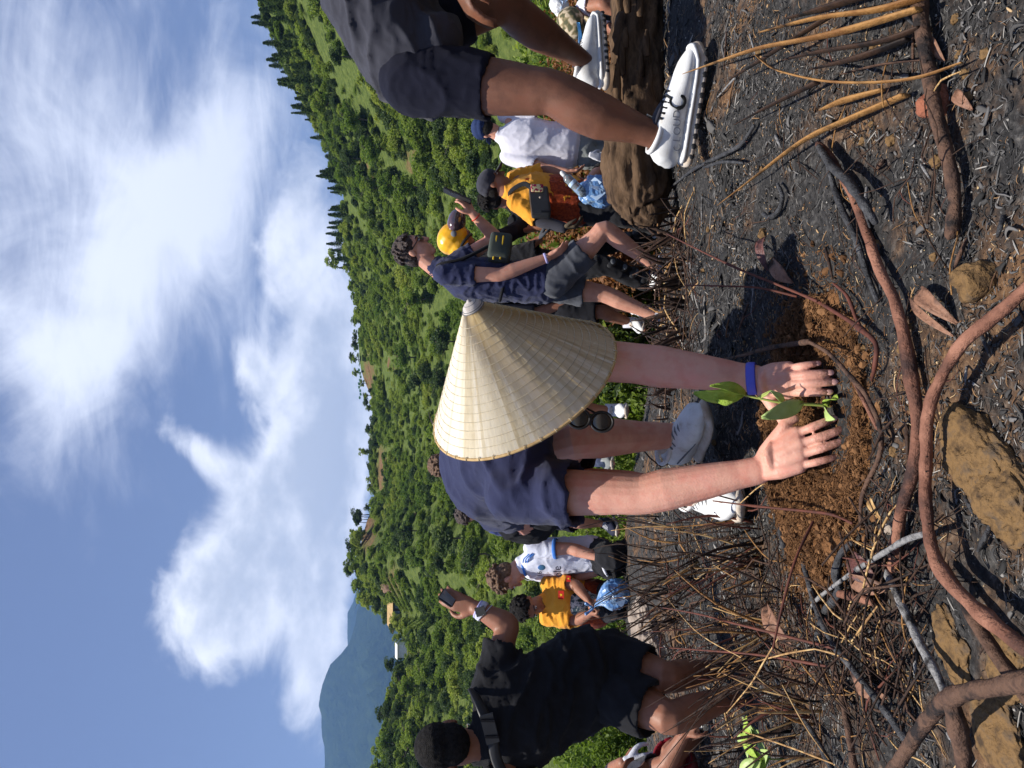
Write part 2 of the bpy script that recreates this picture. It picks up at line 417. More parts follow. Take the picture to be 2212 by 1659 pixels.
_b = np.max([np.clip(1.6-1.3*(((_u-a)/c)**2+((_v-b)/e)**2), 0, 1) for a, b, c, e in PATCH], axis=0)*(_hv[:, 1] > 40)
me_hill.attributes.new('bare', 'FLOAT', 'POINT').data.foreach_set('value', _b.astype(np.float32))
tag(link('hillside', me_hill, m_hill), kind='structure')
# far country: plain sheet to the horizon and two mountain ranges
mp_ = MB(); n_ = 24
V = [(-9000, 380, -42), (9000, 380, -42), (9000, 9000, -42), (-9000, 9000, -42)]
tag(MB().add(V, [(0, 1, 2, 3)]).build('plain', m_hill, None, False), kind='structure')
MT1 = np.array([(-900, 760), (-500, 640), (-200, 668), (0, 693), (60, 688), (120, 691), (175, 700), (222, 716), (262, 746), (300, 756), (400, 800), (600, 880), (900, 1000)], float)
MT2 = np.array([(-600, 900), (0, 820), (200, 760), (280, 742), (330, 748), (372, 766), (430, 790), (560, 860), (900, 980)], float)
def mountain(name, sil, y0, y1, m, seed):
    xs_ = np.linspace(-2.2, .6, 210); rows = 60
    S, Tm = np.meshgrid(np.linspace(0, 1.5, rows), xs_, indexing='ij')
    u = 829.5+FPX*Tm; vr = np.interp(u, sil[:, 0], sil[:, 1]); yc = y1
    Y = y0+(y1-y0)*S; X = Y*Tm*(y1/np.maximum(Y, 1))**.0
    zr = CZ+(1106-vr)/FPX*y1
    prof = np.where(S <= 1, S**.9, 1-(S-1)*1.6)
    N = np.array([abs(noise.noise(Vector((a*.0035+seed, b*.0022, 0))))+.5*abs(noise.noise(Vector((a*.01+seed, b*.008, 3))))+.25*noise.noise(Vector((a*.03, b*.03, seed))) for a, b in zip(X.ravel(), Y.ravel())]).reshape(X.shape)
    k = np.sin(np.clip(S, 0, 1)*math.pi)**.7
    Z = -45+(zr+45)*prof-N*k*(zr+45)*.30+np.where(S > .94, (N-.3)*46, 0)
    ny, nx = X.shape; i = np.arange(nx*ny).reshape(ny, nx)
    Fq = np.stack([i[:-1, :-1], i[:-1, 1:], i[1:, 1:], i[1:, :-1]], -1).reshape(-1, 4)
    me = bpy.data.meshes.new(name); me.from_pydata(np.stack([X, Y, Z], -1).reshape(-1, 3).tolist(), [], Fq.tolist()); me.update()
    return tag(link(name, me, m), kind='structure')
m_mount = mat('mountain_forest', (.016, .03, .018), (.034, .055, .026), scale=.03, rough=1, bump=1, bscale=.06, spec=.05)
m_mount.node_tree.nodes['Bump'].inputs['Distance'].default_value = 14
mountain('mountain', MT1, 1500, 2600, m_mount, 1.0)
mountain('mountain', MT2, 2700, 3500, m_mount, 9.0)
# the air between here and the mountains
hz = MB().box((-600, 2300, 300), (6000, 0, 0), (0, 2700, 0), (0, 0, 470)).build('haze', None, None, False)
mh = bpy.data.materials.new('haze_air'); mh.use_nodes = True; H = NT(mh.node_tree); H.n.clear()
pv = H.node('ShaderNodeVolumePrincipled'); pv.inputs['Color'].default_value = (.28, .52, 1.0, 1); pv.inputs['Density'].default_value = .00019; pv.inputs['Anisotropy'].default_value = .25
H.l.new(pv.outputs[0], H.node('ShaderNodeOutputMaterial').inputs['Volume'])
hz.data.materials.append(mh); tag(hz, kind='stuff', label='thin bluish haze over the valley and mountains', cat='haze')
# ------------------------------------------------------------------ scatter by geometry nodes (for stuff nobody could count)
def gn_scatter(name, pts, eul, scl, idx, meshes, label, cat):
    src = bpy.data.collections.new('src_'+name)
    for i, me in enumerate(meshes): src.objects.link(bpy.data.objects.new('%s_src_%02d' % (name, i), me))
    me = bpy.data.meshes.new(name); me.from_pydata(np.asarray(pts).tolist(), [], [])
    a = me.attributes.new('rot', 'FLOAT_VECTOR', 'POINT'); a.data.foreach_set('vector', np.asarray(eul, np.float32).ravel())
    a = me.attributes.new('scl', 'FLOAT_VECTOR', 'POINT')
    s = np.asarray(scl, np.float32); s = np.repeat(s[:, None], 3, 1) if s.ndim == 1 else s
    a.data.foreach_set('vector', s.ravel())
    a = me.attributes.new('idx', 'INT', 'POINT'); a.data.foreach_set('value', np.asarray(idx, np.int32))
    o = bpy.data.objects.new(name, me); col.objects.link(o)
    ng = bpy.data.node_groups.new('gn_'+name, 'GeometryNodeTree')
    ng.interface.new_socket('Geometry', in_out='INPUT', socket_type='NodeSocketGeometry')
    ng.interface.new_socket('Geometry', in_out='OUTPUT', socket_type='NodeSocketGeometry')
    N = ng.nodes; L = ng.links
    gi = N.new('NodeGroupInput'); go = N.new('NodeGroupOutput')
    ip = N.new('GeometryNodeInstanceOnPoints'); ci = N.new('GeometryNodeCollectionInfo')
    ci.inputs['Collection'].default_value = src; ci.inputs['Separate Children'].default_value = True; ci.inputs['Reset Children'].default_value = True
    def na(nm, dt):
        n = N.new('GeometryNodeInputNamedAttribute'); n.data_type = dt; n.inputs[0].default_value = nm
        return [q for q in n.outputs if q.enabled and q.name == 'Attribute'][0]
    e2r = N.new('FunctionNodeEulerToRotation'); L.new(na('rot', 'FLOAT_VECTOR'), e2r.inputs[0])
    L.new(gi.outputs[0], ip.inputs['Points']); L.new(ci.outputs[0], ip.inputs['Instance'])
    ip.inputs['Pick Instance'].default_value = True
    L.new(na('idx', 'INT'), ip.inputs['Instance Index']); L.new(e2r.outputs[0], ip.inputs['Rotation']); L.new(na('scl', 'FLOAT_VECTOR'), ip.inputs['Scale'])
    L.new(ip.outputs[0], go.inputs[0])
    md = o.modifiers.new('scatter', 'NODES'); md.node_group = ng
    return tag(o, label, cat, kind='stuff')

# ------------------------------------------------------------------ foliage
def leaf_mat(name, cols, trans=.35, rough=.6, bright=1.0):
    m = bpy.data.materials.new(name); m.use_nodes = True; T = NT(m.node_tree); T.n.clear()
    oi = T.node('ShaderNodeObjectInfo'); at = T.node('ShaderNodeAttribute'); at.attribute_name = 'tint'
    ln = T.noise(oi.outputs['Location'], .045, 4, .6)
    f = T.math('ADD', T.math('ADD', T.math('MULTIPLY', oi.outputs['Random'], .34), T.math('MULTIPLY', at.outputs['Fac'], .30)), T.math('MULTIPLY', T.smooth(ln, .33, .67), .42))
    n = len(cols); c = T.ramp(f, [(i/(n-1), tuple(x*bright for x in q)) for i, q in enumerate(cols)])
    b = T.node('ShaderNodeBsdfPrincipled'); T.l.new(c, b.inputs['Base Color']); b.inputs['Roughness'].default_value = rough; b.inputs['Specular IOR Level'].default_value = .25
    t = T.node('ShaderNodeBsdfTranslucent'); hv = T.node('ShaderNodeHueSaturation'); hv.inputs['Value'].default_value = 1.5; hv.inputs['Saturation'].default_value = 1.1
    T.l.new(c, hv.inputs['Color']); T.l.new(hv.outputs[0], t.inputs[0])
    mx = T.node('ShaderNodeMixShader'); mx.inputs[0].default_value = trans; T.l.new(b.outputs[0], mx.inputs[1]); T.l.new(t.outputs[0], mx.inputs[2])
    T.l.new(mx.outputs[0], T.node('ShaderNodeOutputMaterial').inputs['Surface']); MATS[name] = m
    return m
def leaves_mesh(name, cen, nor, size, m, aspect=.55, seed=0, bend=.25):
    """many leaf-shaped faces (two quads folded along the midrib)"""
    r = np.random.default_rng(seed); n = len(cen)
    nor = nor/np.maximum(np.linalg.norm(nor, axis=1, keepdims=True), 1e-6)
    t = r.normal(size=(n, 3)); t -= nor*(t*nor).sum(1, keepdims=True); t /= np.maximum(np.linalg.norm(t, axis=1, keepdims=True), 1e-6)
    b = np.cross(nor, t); s = (size*(.6+.8*r.random(n)))[:, None]
    w = s*aspect*.5
    v0 = cen-t*s*.5; v3 = cen+t*s*.5-nor*s*bend
    v1 = cen+b*w+nor*s*.08; v2 = cen-b*w+nor*s*.08
    V = np.stack([v0, v1, v3, v2], 1).reshape(-1, 3)
    i = np.arange(n)[:, None]*4
    Fq = (i+np.array([[0, 1, 2, 3]])).tolist()
    me = bpy.data.meshes.new(name); me.from_pydata(V.tolist(), [], Fq)
    a = me.attributes.new('tint', 'FLOAT', 'POINT'); a.data.foreach_set('value', np.repeat(r.random(n).astype(np.float32), 4))
    me.materials.append(m); me.update(); return me
def crown_pts(seed, nblob, n, squash=.8, spread=.62):
    """lumpy crown of unit radius: points and normals on many sub-blobs"""
    r = np.random.default_rng(seed)
    bc = r.normal(size=(nblob, 3)); bc /= np.linalg.norm(bc, axis=1, keepdims=True); bc *= (r.random((nblob, 1))**.45)*spread
    bc[:, 2] = bc[:, 2]*squash+.05; br = .25+.22*r.random(nblob)
    k = r.integers(0, nblob, n); d = r.normal(size=(n, 3)); d /= np.linalg.norm(d, axis=1, keepdims=True); d[:, 2] = np.where(d[:, 2] < -.3, -d[:, 2], d[:, 2])
    rad = br[k][:, None]*(.62+.45*r.random((n, 1)))
    c = bc[k]+d*rad*np.array([1, 1, .85]); nn = d*.8+r.normal(size=(n, 3))*.55+np.array([0, 0, .35])
    return c, nn
GREENS = [(.026, .046, .010), (.050, .082, .016), (.085, .116, .022), (.128, .155, .031), (.165, .175, .044)]
m_leaf = leaf_mat('hill_leaves', GREENS, .42, bright=2.0)
m_leafd = leaf_mat('dark_leaves', [(.034, .058, .018), (.062, .098, .028), (.095, .135, .038)], .32)
m_leafy = leaf_mat('bright_leaves', [(.085, .135, .022), (.15, .21, .036), (.21, .25, .055)], .45)
m_fern = leaf_mat('dead_fern', [(.10, .035, .012), (.20, .085, .03), (.30, .15, .06), (.16, .14, .04)], .3)
crowns = []
for i in range(7):
    c, nn = crown_pts(100+i, 11, 1150); crowns.append(leaves_mesh('crown_%d' % i, c, nn, .15, (m_leaf, m_leaf, m_leafd, m_leaf, m_leafy, m_leafd, m_leaf)[i], .6, 100+i))
for i in range(3):                       # low tangled scrub
    c, nn = crown_pts(160+i, 13, 900, .35, .8); c[:, 2] = np.abs(c[:, 2])*.7; crowns.append(leaves_mesh('scrub_%d' % i, c, nn, .12, (m_leafy, m_leaf, m_leaf)[i], .4, 160+i, .4))
shrubs = []
for i in range(6):
    c, nn = crown_pts(200+i, 15, 2000, .9, .7); shrubs.append(leaves_mesh('shrub_%d' % i, c, nn, .085, (m_leaf, m_leafy, m_leaf, m_leafy, m_leafd, m_leaf)[i], .5, 200+i))
def hillz(x, y): return float(zh(np.array([[x]]), np.array([[y]]))[0, 0])
PATCH2 = PATCH+[(345, 868, 40, 20)]
def in_patch(x, y, z):
    u = 829.5+FPX*x/y; v = 1106-(z-CZ)/y*FPX
    return any(((u-a)/c)**2+((v-b)/e)**2 < 1 for a, b, c, e in PATCH2)
fp, fe, fs, fi = [], [], [], []
def put_forest(n, y0, y1, s0, s1, choices, keep=lambda u, y: True, t0=-.66, t1=.66):
    r = np.random.default_rng(int(n+y0))
    yy = np.sqrt(r.random(n)*(y1*y1-y0*y0)+y0*y0); tt = t0+(t1-t0)*r.random(n); xx = yy*tt
    zz = zh(xx[None, :], yy[None, :])[0]
    for x, y, z in zip(xx, yy, zz):
        u = 829.5+FPX*x/y
        if not keep(u, y) or in_patch(x, y, z): continue
        cl = noise.noise(Vector((x*.045, y*.045, 7)))+.4*noise.noise(Vector((x*.13, y*.13, 2)))
        if y > 45 and cl > .22 and r.random() < .82: continue
        s = (s0+(s1-s0)*r.random()**1.6)*(1.35 if r.random() < .12 else 1)
        fp.append((x, y, z+s*.18)); fe.append((r.normal()*.12, r.normal()*.12, r.random()*6.28)); fs.append((s*(.85+.4*r.random()), s, s*(.75+.5*r.random()))); fi.append(int(r.choice(choices)))
yr_of = lambda u: np.interp(u, YRD[:, 0], YRD[:, 1])
put_forest(5200, 34, 190, .6, 1.9, [0, 1, 2, 3, 4, 5, 6], lambda u, y: y < yr_of(u)+4 and not (690 < u < 1000 and 90 < y < 150 and random.random() < .6))
put_forest(7000, 30, 190, .5, 1.2, [7, 8, 9, 4, 3, 7, 9], lambda u, y: y < yr_of(u)+3)
put_forest(1900, 60, 135, .8, 1.9, [2, 5, 2, 0], lambda u, y: u < 330 or u > 1250)
put_forest(700, 120, 190, .9, 1.8, [2, 5, 0, 1], lambda u, y: yr_of(u)-22 < y < yr_of(u)+2)
gn_scatter('forest', fp, fe, fs, fi, crowns, 'dense green scrub and wood covering the hillside', 'forest')
fp, fe, fs, fi = [], [], [], []
put_forest(1100, 10, 36, .55, 1.25, [0, 1, 2, 3, 4, 5])
gn_scatter('undergrowth', fp, fe, fs, fi, shrubs, 'tangled green undergrowth filling the valley below the burnt slope', 'undergrowth')
# rows of low crop on the spur
rp, re_, rs, ri = [], [], [], []
for k in range(9):
    for j in range(46):
        u = 262+j*3.6+k*2; v = 893+k*6.6+j*.10*3
        if u < 255+k*4 or u > 432-k*6: continue
        y = 96+ (960-v)*.55; x = (u-829.5)/FPX*y
        rp.append((x, y, hillz(x, y)+.15)); re_.append((0, 0, random.random()*6)); rs.append(.5+.2*random.random()); ri.append(0)
c, nn = crown_pts(300, 9, 260, .7, .6); crop = leaves_mesh('crop', c, nn, .2, m_leafy, .5, 300)
gn_scatter('crop_rows', rp, re_, rs, ri, [crop], 'pale green crop planted in rows on the spur below the hut', 'crop')

# single trees: trunk, limbs, crown
m_bark = mat('tree_bark', (.07, .055, .04), (.14, .12, .10), scale=6, rough=.95, bump=.6, bscale=14, spec=.1)
def limb_mesh(seed, h, r0, nl=6):
    r = random.Random(seed); mb = MB(); pts = [Vector((0, 0, -.3))]
    for i in range(1, 6): pts.append(Vector((r.uniform(-.05, .05)*h*i*.3, r.uniform(-.05, .05)*h*i*.3, h*i/5)))
    mb.tube(pts, [r0*(1-.16*i) for i in range(6)], seg=7, sub=1)
    for k in range(nl):
        b = pts[2+k % 3].lerp(pts[3+k % 3], r.random()); a = k*2.4+r.random(); l = h*r.uniform(.3, .5)
        mb.tube([b, b+Vector((math.cos(a)*l*.5, math.sin(a)*l*.5, l*.35)), b+Vector((math.cos(a)*l, math.sin(a)*l, l*.6))], [r0*.4, r0*.28, r0*.1], seg=5, sub=1)
    return mb.mesh('trunk')
trunks = [limb_mesh(i, 1.0, .035) for i in range(3)]
for t in trunks: t.materials.append(m_bark); t.polygons.foreach_set('use_smooth', [True]*len(t.polygons))
tree_crowns = []
for i in range(3):
    c, nn = crown_pts(400+i, 14, 1500, .85, .75); c = c*np.array([.48, .48, .52])+np.array([0, 0, .72])
    tree_crowns.append(leaves_mesh('treecrown_%d' % i, c, nn, .075, (m_leafd, m_leaf, m_leaf)[i], .6, 400+i))
def conifer(seed):
    r = np.random.default_rng(seed); C, Nn = [], []
    for k in range(17):
        h = .18+.82*k/16; L = .24*(1-(h-.1)/.95)*(.75+.5*r.random())+.02; nb = 7
        for j in range(nb):
            a = j*6.28/nb+k*1.1+r.random()*.5; m = 9
            t = (np.arange(m)+r.random(m))/m
            p = np.stack([np.cos(a)*L*t, np.sin(a)*L*t, h-t*L*.35+r.normal(size=m)*.012], 1)+r.normal(size=(m, 3))*.012
            C.append(p); Nn.append(np.stack([np.cos(a)*.4+r.normal(size=m)*.4, np.sin(a)*.4+r.normal(size=m)*.4, np.ones(m)], 1))
    return leaves_mesh('conifercrown', np.concatenate(C), np.concatenate(Nn), .07, m_leafd, .45, seed)
con_crowns = [conifer(500+i) for i in range(3)]
con_trunk = MB().tube([(0, 0, -.1), (0, 0, .5), (0, 0, .98)], [.018, .011, .002], seg=6, sub=1).mesh('trunk'); con_trunk.materials.append(m_bark)
def tree(name, x, y, h, kind, k, label, group, rz=0.0, wide=1.0):
    z = hillz(x, y)-.1
    e = empty(name, (x, y, z), label, 'tree', group); e.scale = (h*wide, h*wide, h); e.rotation_euler = (0, 0, rz)
    for nm, me in (('trunk', con_trunk if kind == 'c' else trunks[k % 3]), ('crown', con_crowns[k % 3] if kind == 'c' else tree_crowns[k % 3])):
        o = bpy.data.objects.new(nm, me); o.parent = e; col.objects.link(o)
rt = random.Random(5)
for i in range(62):                                  # conifers along the right-hand skyline
    u = rt.uniform(1080, 1668); y = yr_of(u)-rt.uniform(-1, 12); x = (u-829.5)/FPX*y
    tree('conifer_tree', x, y, rt.uniform(2.2, 4.0), 'c', i, 'dark conifer in the row along the skyline on the right', 'conifers on the right-hand skyline', rt.random()*6, rt.uniform(.9, 1.5))
tree('bare_topped_conifer', (1205-829.5)/FPX*160, 160, 5.6, 'c', 1, 'thin bare-topped conifer rising above the skyline behind the standing man', None, 1.0, .55)
tree('conifer_tree', (1415-829.5)/FPX*130, 130, 4.6, 'c', 2, 'tall thin conifer sticking out of the right skyline', None, 1.0, .6)
for i in range(34):
    u = rt.uniform(-30, 330); y = yr_of(u)-rt.uniform(-2, 25); x = (u-829.5)/FPX*y
    tree('broadleaf_tree', x, y, rt.uniform(1.6, 2.8), 'b', i, 'dark broadleaf tree on the near left slope', 'broadleaf trees on the left slope', rt.random()*6, 1.2)
for i in range(26):
    u = rt.uniform(340, 570); y = yr_of(u)-rt.uniform(-1, 9); x = (u-829.5)/FPX*y
    tree('broadleaf_tree', x, y, rt.uniform(2.0, 3.6), 'b', i, 'broadleaf tree on the wooded knoll above the hut', 'trees on the wooded knoll', rt.random()*6, 1.15)
for i in range(30):
    u = rt.uniform(590, 1090); y = yr_of(u)-rt.uniform(0, 4); x = (u-829.5)/FPX*y
    tree('broadleaf_tree', x, y, rt.uniform(1.2, 2.3), 'b', i, 'small bushy tree on the middle skyline', 'small trees on the middle skyline', rt.random()*6, 1.3)
tree('broadleaf_tree', (684-829.5)/FPX*176, 176, 3.2, 'b', 1, 'lone tree standing clear on the low middle skyline', None, 0, .8)
tree('broadleaf_tree', (1100-829.5)/FPX*168, 168, 4.6, 'b', 2, 'spreading tree at the left end of the right-hand skyline', None, 2, 1.1)
for i in range(44):
    u = rt.uniform(380, 1650); y = rt.uniform(55, 120); x = (u-829.5)/FPX*y
    if in_patch(x, y, hillz(x, y)): continue
    tree('broadleaf_tree', x, y, rt.uniform(2.0, 3.8), 'b', i, 'rounded broadleaf tree standing out of the hillside scrub', 'trees in the hillside scrub', rt.random()*6, 1.25)
# shrubs just beyond the burnt crest
shr_trunk = trunks[1]
def shrub(x, y, s, k, label, group, m=None, wz=1.0):
    z = hillz(x, y) if y > 9.6 else gz(x, y)
    e = empty('shrub', (x, y, z-.05), label, 'shrub', group); e.rotation_euler = (0, 0, k*1.7)
    o = bpy.data.objects.new('stem', shr_trunk); o.parent = e; o.scale = (s, s, s); col.objects.link(o)
    o = bpy.data.objects.new('crown', shrubs[k % 6] if m is None else m); o.parent = e; o.scale = (s, s, s*wz); o.location = (0, 0, s*.75); col.objects.link(o)
for i in range(70):
    u = rt.uniform(-60, 1750); y = rt.uniform(8.4, 15); x = (u-829.5)/FPX*y
    top = rt.uniform(1130, 1290) if u < 1000 else rt.uniform(1090, 1230)
    zt = CZ-(top-1106)/FPX*y; s = max(.45, min(1.3, (zt-(gz(x, y) if y < 9.6 else hillz(x, y)))/1.5))
    zone = ('behind the man in black at the left', 'behind the football shirt and the youth in orange', 'behind the conical hat', 'behind the phone man', 'behind the white T-shirt and the log')[0 if u < 290 else 1 if u < 500 else 2 if u < 960 else 3 if u < 1200 else 4]
    shrub(x, y, s, i, 'leafy green shrub beyond the burnt crest '+zone, 'shrubs beyond the crest '+zone)
c, nn = crown_pts(600, 15, 1900, .8, .8); dead = leaves_mesh('dead_crown', c, nn, .07, m_fern, .35, 600, .5)
for i in range(16):
    u = rt.uniform(1060, 1320) if i < 10 else rt.uniform(1540, 1690); y = rt.uniform(7.6, 9.4); x = (u-829.5)/FPX*y
    top = rt.uniform(1060, 1180) if i < 10 else rt.uniform(1130, 1230)
    s = max(.4, min(1.2, (CZ-(top-1106)/FPX*y-gz(x, y))/1.5))
    shrub(x, y, s, i, 'scorched rusty brown shrub behind the man in orange and black cap' if i < 10 else 'scorched rusty brown shrub at the right edge above the log', 'scorched shrubs behind the orange shirt' if i < 10 else 'scorched shrubs at the right edge', dead)

# hut and shed on the spur, net and wall on the skyline
m_thatch = mat('thatch', srgb(150, 122, 82), srgb(190, 160, 112), scale=5, rough=1, bump=.6, bscale=30)
m_wood = mat('dark_wood', srgb(52, 44, 40), srgb(86, 74, 64), scale=5, rough=.9)
m_white = mat('white_paint', (.75, .75, .74), (.6, .6, .6), scale=4, rough=.7)
m_blueglass = mat('hut_window', srgb(120, 135, 150), srgb(80, 95, 110), scale=2, rough=.3)
def hut():
    y = 132.; x = (340-829.5)/FPX*y; z = CZ-(878-1106)/FPX*y
    zg = hillz(x, y); e = empty('thatched_hut', (x, y, zg), 'small thatched hut on stilts at the edge of the wooded knoll', 'hut')
    w, dp = 2.3, 1.6; zt = CZ-(852-1106)/FPX*y; z0 = CZ-(872-1106)/FPX*y
    MB().box((x, y, (z0+zt)/2), (w, 0, 0), (0, dp, 0), (0, 0, (zt-z0)/2)).build('wall', m_wood, e, False)
    for k in (-1.3, 0, 1.3): 
        wv = MB().box((x+k, y-dp-.03, (z0+zt)/2+.1), (.42, 0, 0), (0, .04, 0), (0, 0, .45)).build('window', m_blueglass, e, False)
    for k in (-2, -.7, .7, 2): MB().tube([(x+k, y-1.4, zg-1.5), (x+k, y-1.4, z0+.02)], [.1, .1], seg=6, sub=1).build('stilt', m_wood, e)
    rw, rd = 3.2, 2.5; zr = zt+1.25
    V = [(x-rw, y-rd, zt-.1), (x+rw, y-rd, zt-.1), (x+rw, y+rd, zt-.1), (x-rw, y+rd, zt-.1), (x-rw*.75, y, zr), (x+rw*.75, y, zr)]
    MB().add(V, [(0, 1, 5, 4), (2, 3, 4, 5), (1, 2, 5), (3, 0, 4), (0, 3, 2, 1)]).build('roof', m_thatch, e, False)
hut()
def shed():
    y = 112.; u = 255; x = (u-829.5)/FPX*y; z = CZ-(866-1106)/FPX*y
    e = empty('white_shed', (x, y, hillz(x, y)), 'low white-roofed shed among the trees of the left slope', 'shed')
    MB().box((x, y, z-.6), (.9, 0, 0), (0, .7, 0), (0, 0, 1.0)).build('wall', m_white, e, False)
    V = [(x-1.1, y-.95, z+.38), (x+1.1, y-.95, z+.38), (x+1.1, y+.95, z+.38), (x-1.1, y+.95, z+.38), (x-1.1, y, z+.85), (x+1.1, y, z+.85)]
    MB().add(V, [(0, 1, 5, 4), (2, 3, 4, 5), (1, 2, 5), (3, 0, 4), (0, 3, 2, 1)]).build('roof', m_white, e, False)
shed()
m_cliff = mat('cliff_rock', srgb(150, 120, 96), srgb(104, 84, 70), scale=.5, rough=1, bump=1, bscale=2)
def cliff():
    y = 128.; mb = MB()
    for i in range(26):
        u = rt.uniform(386, 428); v = rt.uniform(834, 862); p = P(u, v, y+rt.uniform(-1, 3)); s = rt.uniform(.5, 1.2)
        mb.ell(p, (s, 0, .2), (0, s*.9, 0), (-.2, 0, s*1.2), 8, 6)
    o = link('cliff', mb.solid(.3, 1), m_cliff, None); wrinkle(o.data, .35, (1.2, 1.2, .8), True); rebase(o)
    tag(o, 'bare brown rock cutting beside the thatched hut', 'cliff')
cliff()
m_net = mat('green_net', srgb(70, 130, 104), srgb(96, 150, 122), scale=2, rough=.7)
mb = MB(); y = 170.
for i in range(9):
    u = 800+i*7.5; p = P(u, 777+2*math.sin(i*1.3), y); mb.box(p, (.30, 0, .03), (0, .3, 0), (0, 0, .14))
tag(rebase(mb.build('netting', m_net, None, False)), 'strip of turquoise netting along the middle skyline', 'netting')
m_stone = mat('stone_wall', srgb(90, 84, 78), srgb(60, 56, 54), scale=2, rough=1)
mb = MB(); pts = []
for i in range(14):
    u = 612+i*8; yv = yr_of(u)-1.5; x = (u-829.5)/FPX*yv; pts.append((x, yv, hillz(x, yv)+.2))
mb.tube(pts, [(.25, .6)]*14, [(0, 1, 0)]*14, seg=6, sub=1)
tag(rebase(mb.build('field_wall', m_stone, None)), 'low dark field wall along the middle skyline', 'wall')
# ------------------------------------------------------------------ people: helpers
def V3(*a): return Vector(a)
def unit(v): return Vector(v).normalized()
def skin(name, c, c2=None, red=None):
    c2 = c2 or tuple(x*.8 for x in c)
    return mat(name, c2, c, red or tuple(min(1, x*k) for x, k in zip(c, (1.08, .93, .9))), scale=14, rough=.52, bump=.12, bscale=260, spec=.35, sss=.12, lo=.3, hi=.75)
m_skin_pale = skin('skin_pale', srgb(214, 160, 138), srgb(198, 138, 118), srgb(220, 150, 132))
m_skin_fair = skin('skin_fair', srgb(205, 150, 125), srgb(186, 128, 106))
m_skin_tan = skin('skin_tan', srgb(152, 104, 80), srgb(130, 86, 66))
m_skin_brown = skin('skin_brown', srgb(120, 79, 59), srgb(96, 62, 46))
def cloth(name, c, c2=None, **k):
    kw = dict(scale=5, rough=.92, bump=.35, bscale=420, spec=.12, sheen=.12); kw.update(k)
    return mat(name, c, c2 or tuple(x*.82 for x in c), **kw)
m_navy = cloth('navy_cotton', srgb(50, 54, 84), srgb(43, 47, 74))
m_charcoal = cloth('charcoal_cotton', srgb(62, 62, 70), srgb(53, 53, 61))
m_black = cloth('black_cloth', srgb(38, 38, 41), srgb(30, 30, 33), sheen=.06, spec=.1)
m_blackish = cloth('black_shorts', srgb(32, 32, 36), srgb(26, 26, 30), sheen=.03)
m_navyblk = cloth('navy_black_shorts', srgb(27, 28, 42), srgb(22, 23, 36), sheen=.03)
m_greysh = cloth('grey_shorts', srgb(82, 84, 90), srgb(70, 72, 78))
m_orange = cloth('orange_cotton', srgb(236, 164, 58), srgb(224, 150, 48))
m_redpat = cloth('red_pattern', srgb(176, 74, 36), srgb(120, 46, 28), scale=60, detail=2)
m_whitec = cloth('white_cotton', srgb(226, 224, 232), srgb(216, 214, 224))
m_lilac = cloth('white_jersey', srgb(226, 228, 240), srgb(214, 217, 232))
m_greypt = cloth('grey_trousers', srgb(138, 142, 140), srgb(120, 124, 122))
m_maroon = cloth('maroon_cloth', srgb(140, 24, 40), srgb(118, 18, 34))
m_bluec = cloth('blue_cloth', srgb(60, 72, 120), srgb(50, 62, 108))
m_bluetrim = cloth('blue_trim', srgb(70, 130, 214))
m_hairbk = mat('black_hair', (.012, .011, .011), (.03, .027, .025), scale=60, rough=.8, bump=1, bscale=260, spec=.1)
m_hairdk = mat('dark_brown_hair', srgb(44, 34, 30), srgb(78, 62, 54), scale=50, rough=.5, bump=.9, bscale=200, spec=.4, stretch=(1, 1, .25))
m_hairbr = mat('brown_hair', srgb(84, 62, 46), srgb(128, 98, 74), scale=50, rough=.55, bump=.9, bscale=160, spec=.35)
m_shoew = mat('white_shoe', srgb(228, 228, 226), srgb(214, 213, 210), srgb(176, 164, 148), scale=26, lo=.35, hi=.82, rough=.6, bump=.1, bscale=300)
m_solew = mat('white_sole', srgb(214, 206, 194), srgb(176, 156, 134), scale=18, rough=.75, bump=.2, bscale=90)
m_seam = mat('shoe_seam', srgb(120, 124, 128), srgb(100, 104, 108), rough=.8)
m_shoenavy = mat('navy_shoe', srgb(36, 40, 62), srgb(28, 32, 50), scale=20, rough=.8)
m_sock = cloth('white_sock', srgb(220, 220, 226))
m_rubber = mat('black_rubber', (.015, .015, .016), (.03, .03, .031), rough=.5, spec=.4)
m_eye = mat('eye_white', (.7, .68, .66), (.65, .62, .6), rough=.2); m_iris = mat('eye_dark', (.02, .013, .01), (.03, .02, .015), rough=.15)
m_lens = mat('dark_lens', (.012, .010, .010), (.02, .015, .013), rough=.12, spec=.7, coat=.5)
m_red = mat('red_cloth', srgb(208, 44, 30), srgb(190, 38, 26), rough=.8); m_yel = mat('yellow_print', srgb(250, 210, 40), srgb(240, 200, 40), rough=.7)
m_band = mat('blue_band', srgb(92, 100, 206), srgb(84, 92, 196), scale=20, rough=.5); m_bandw = mat('lilac_band', srgb(190, 186, 232), srgb(176, 172, 220), rough=.5)

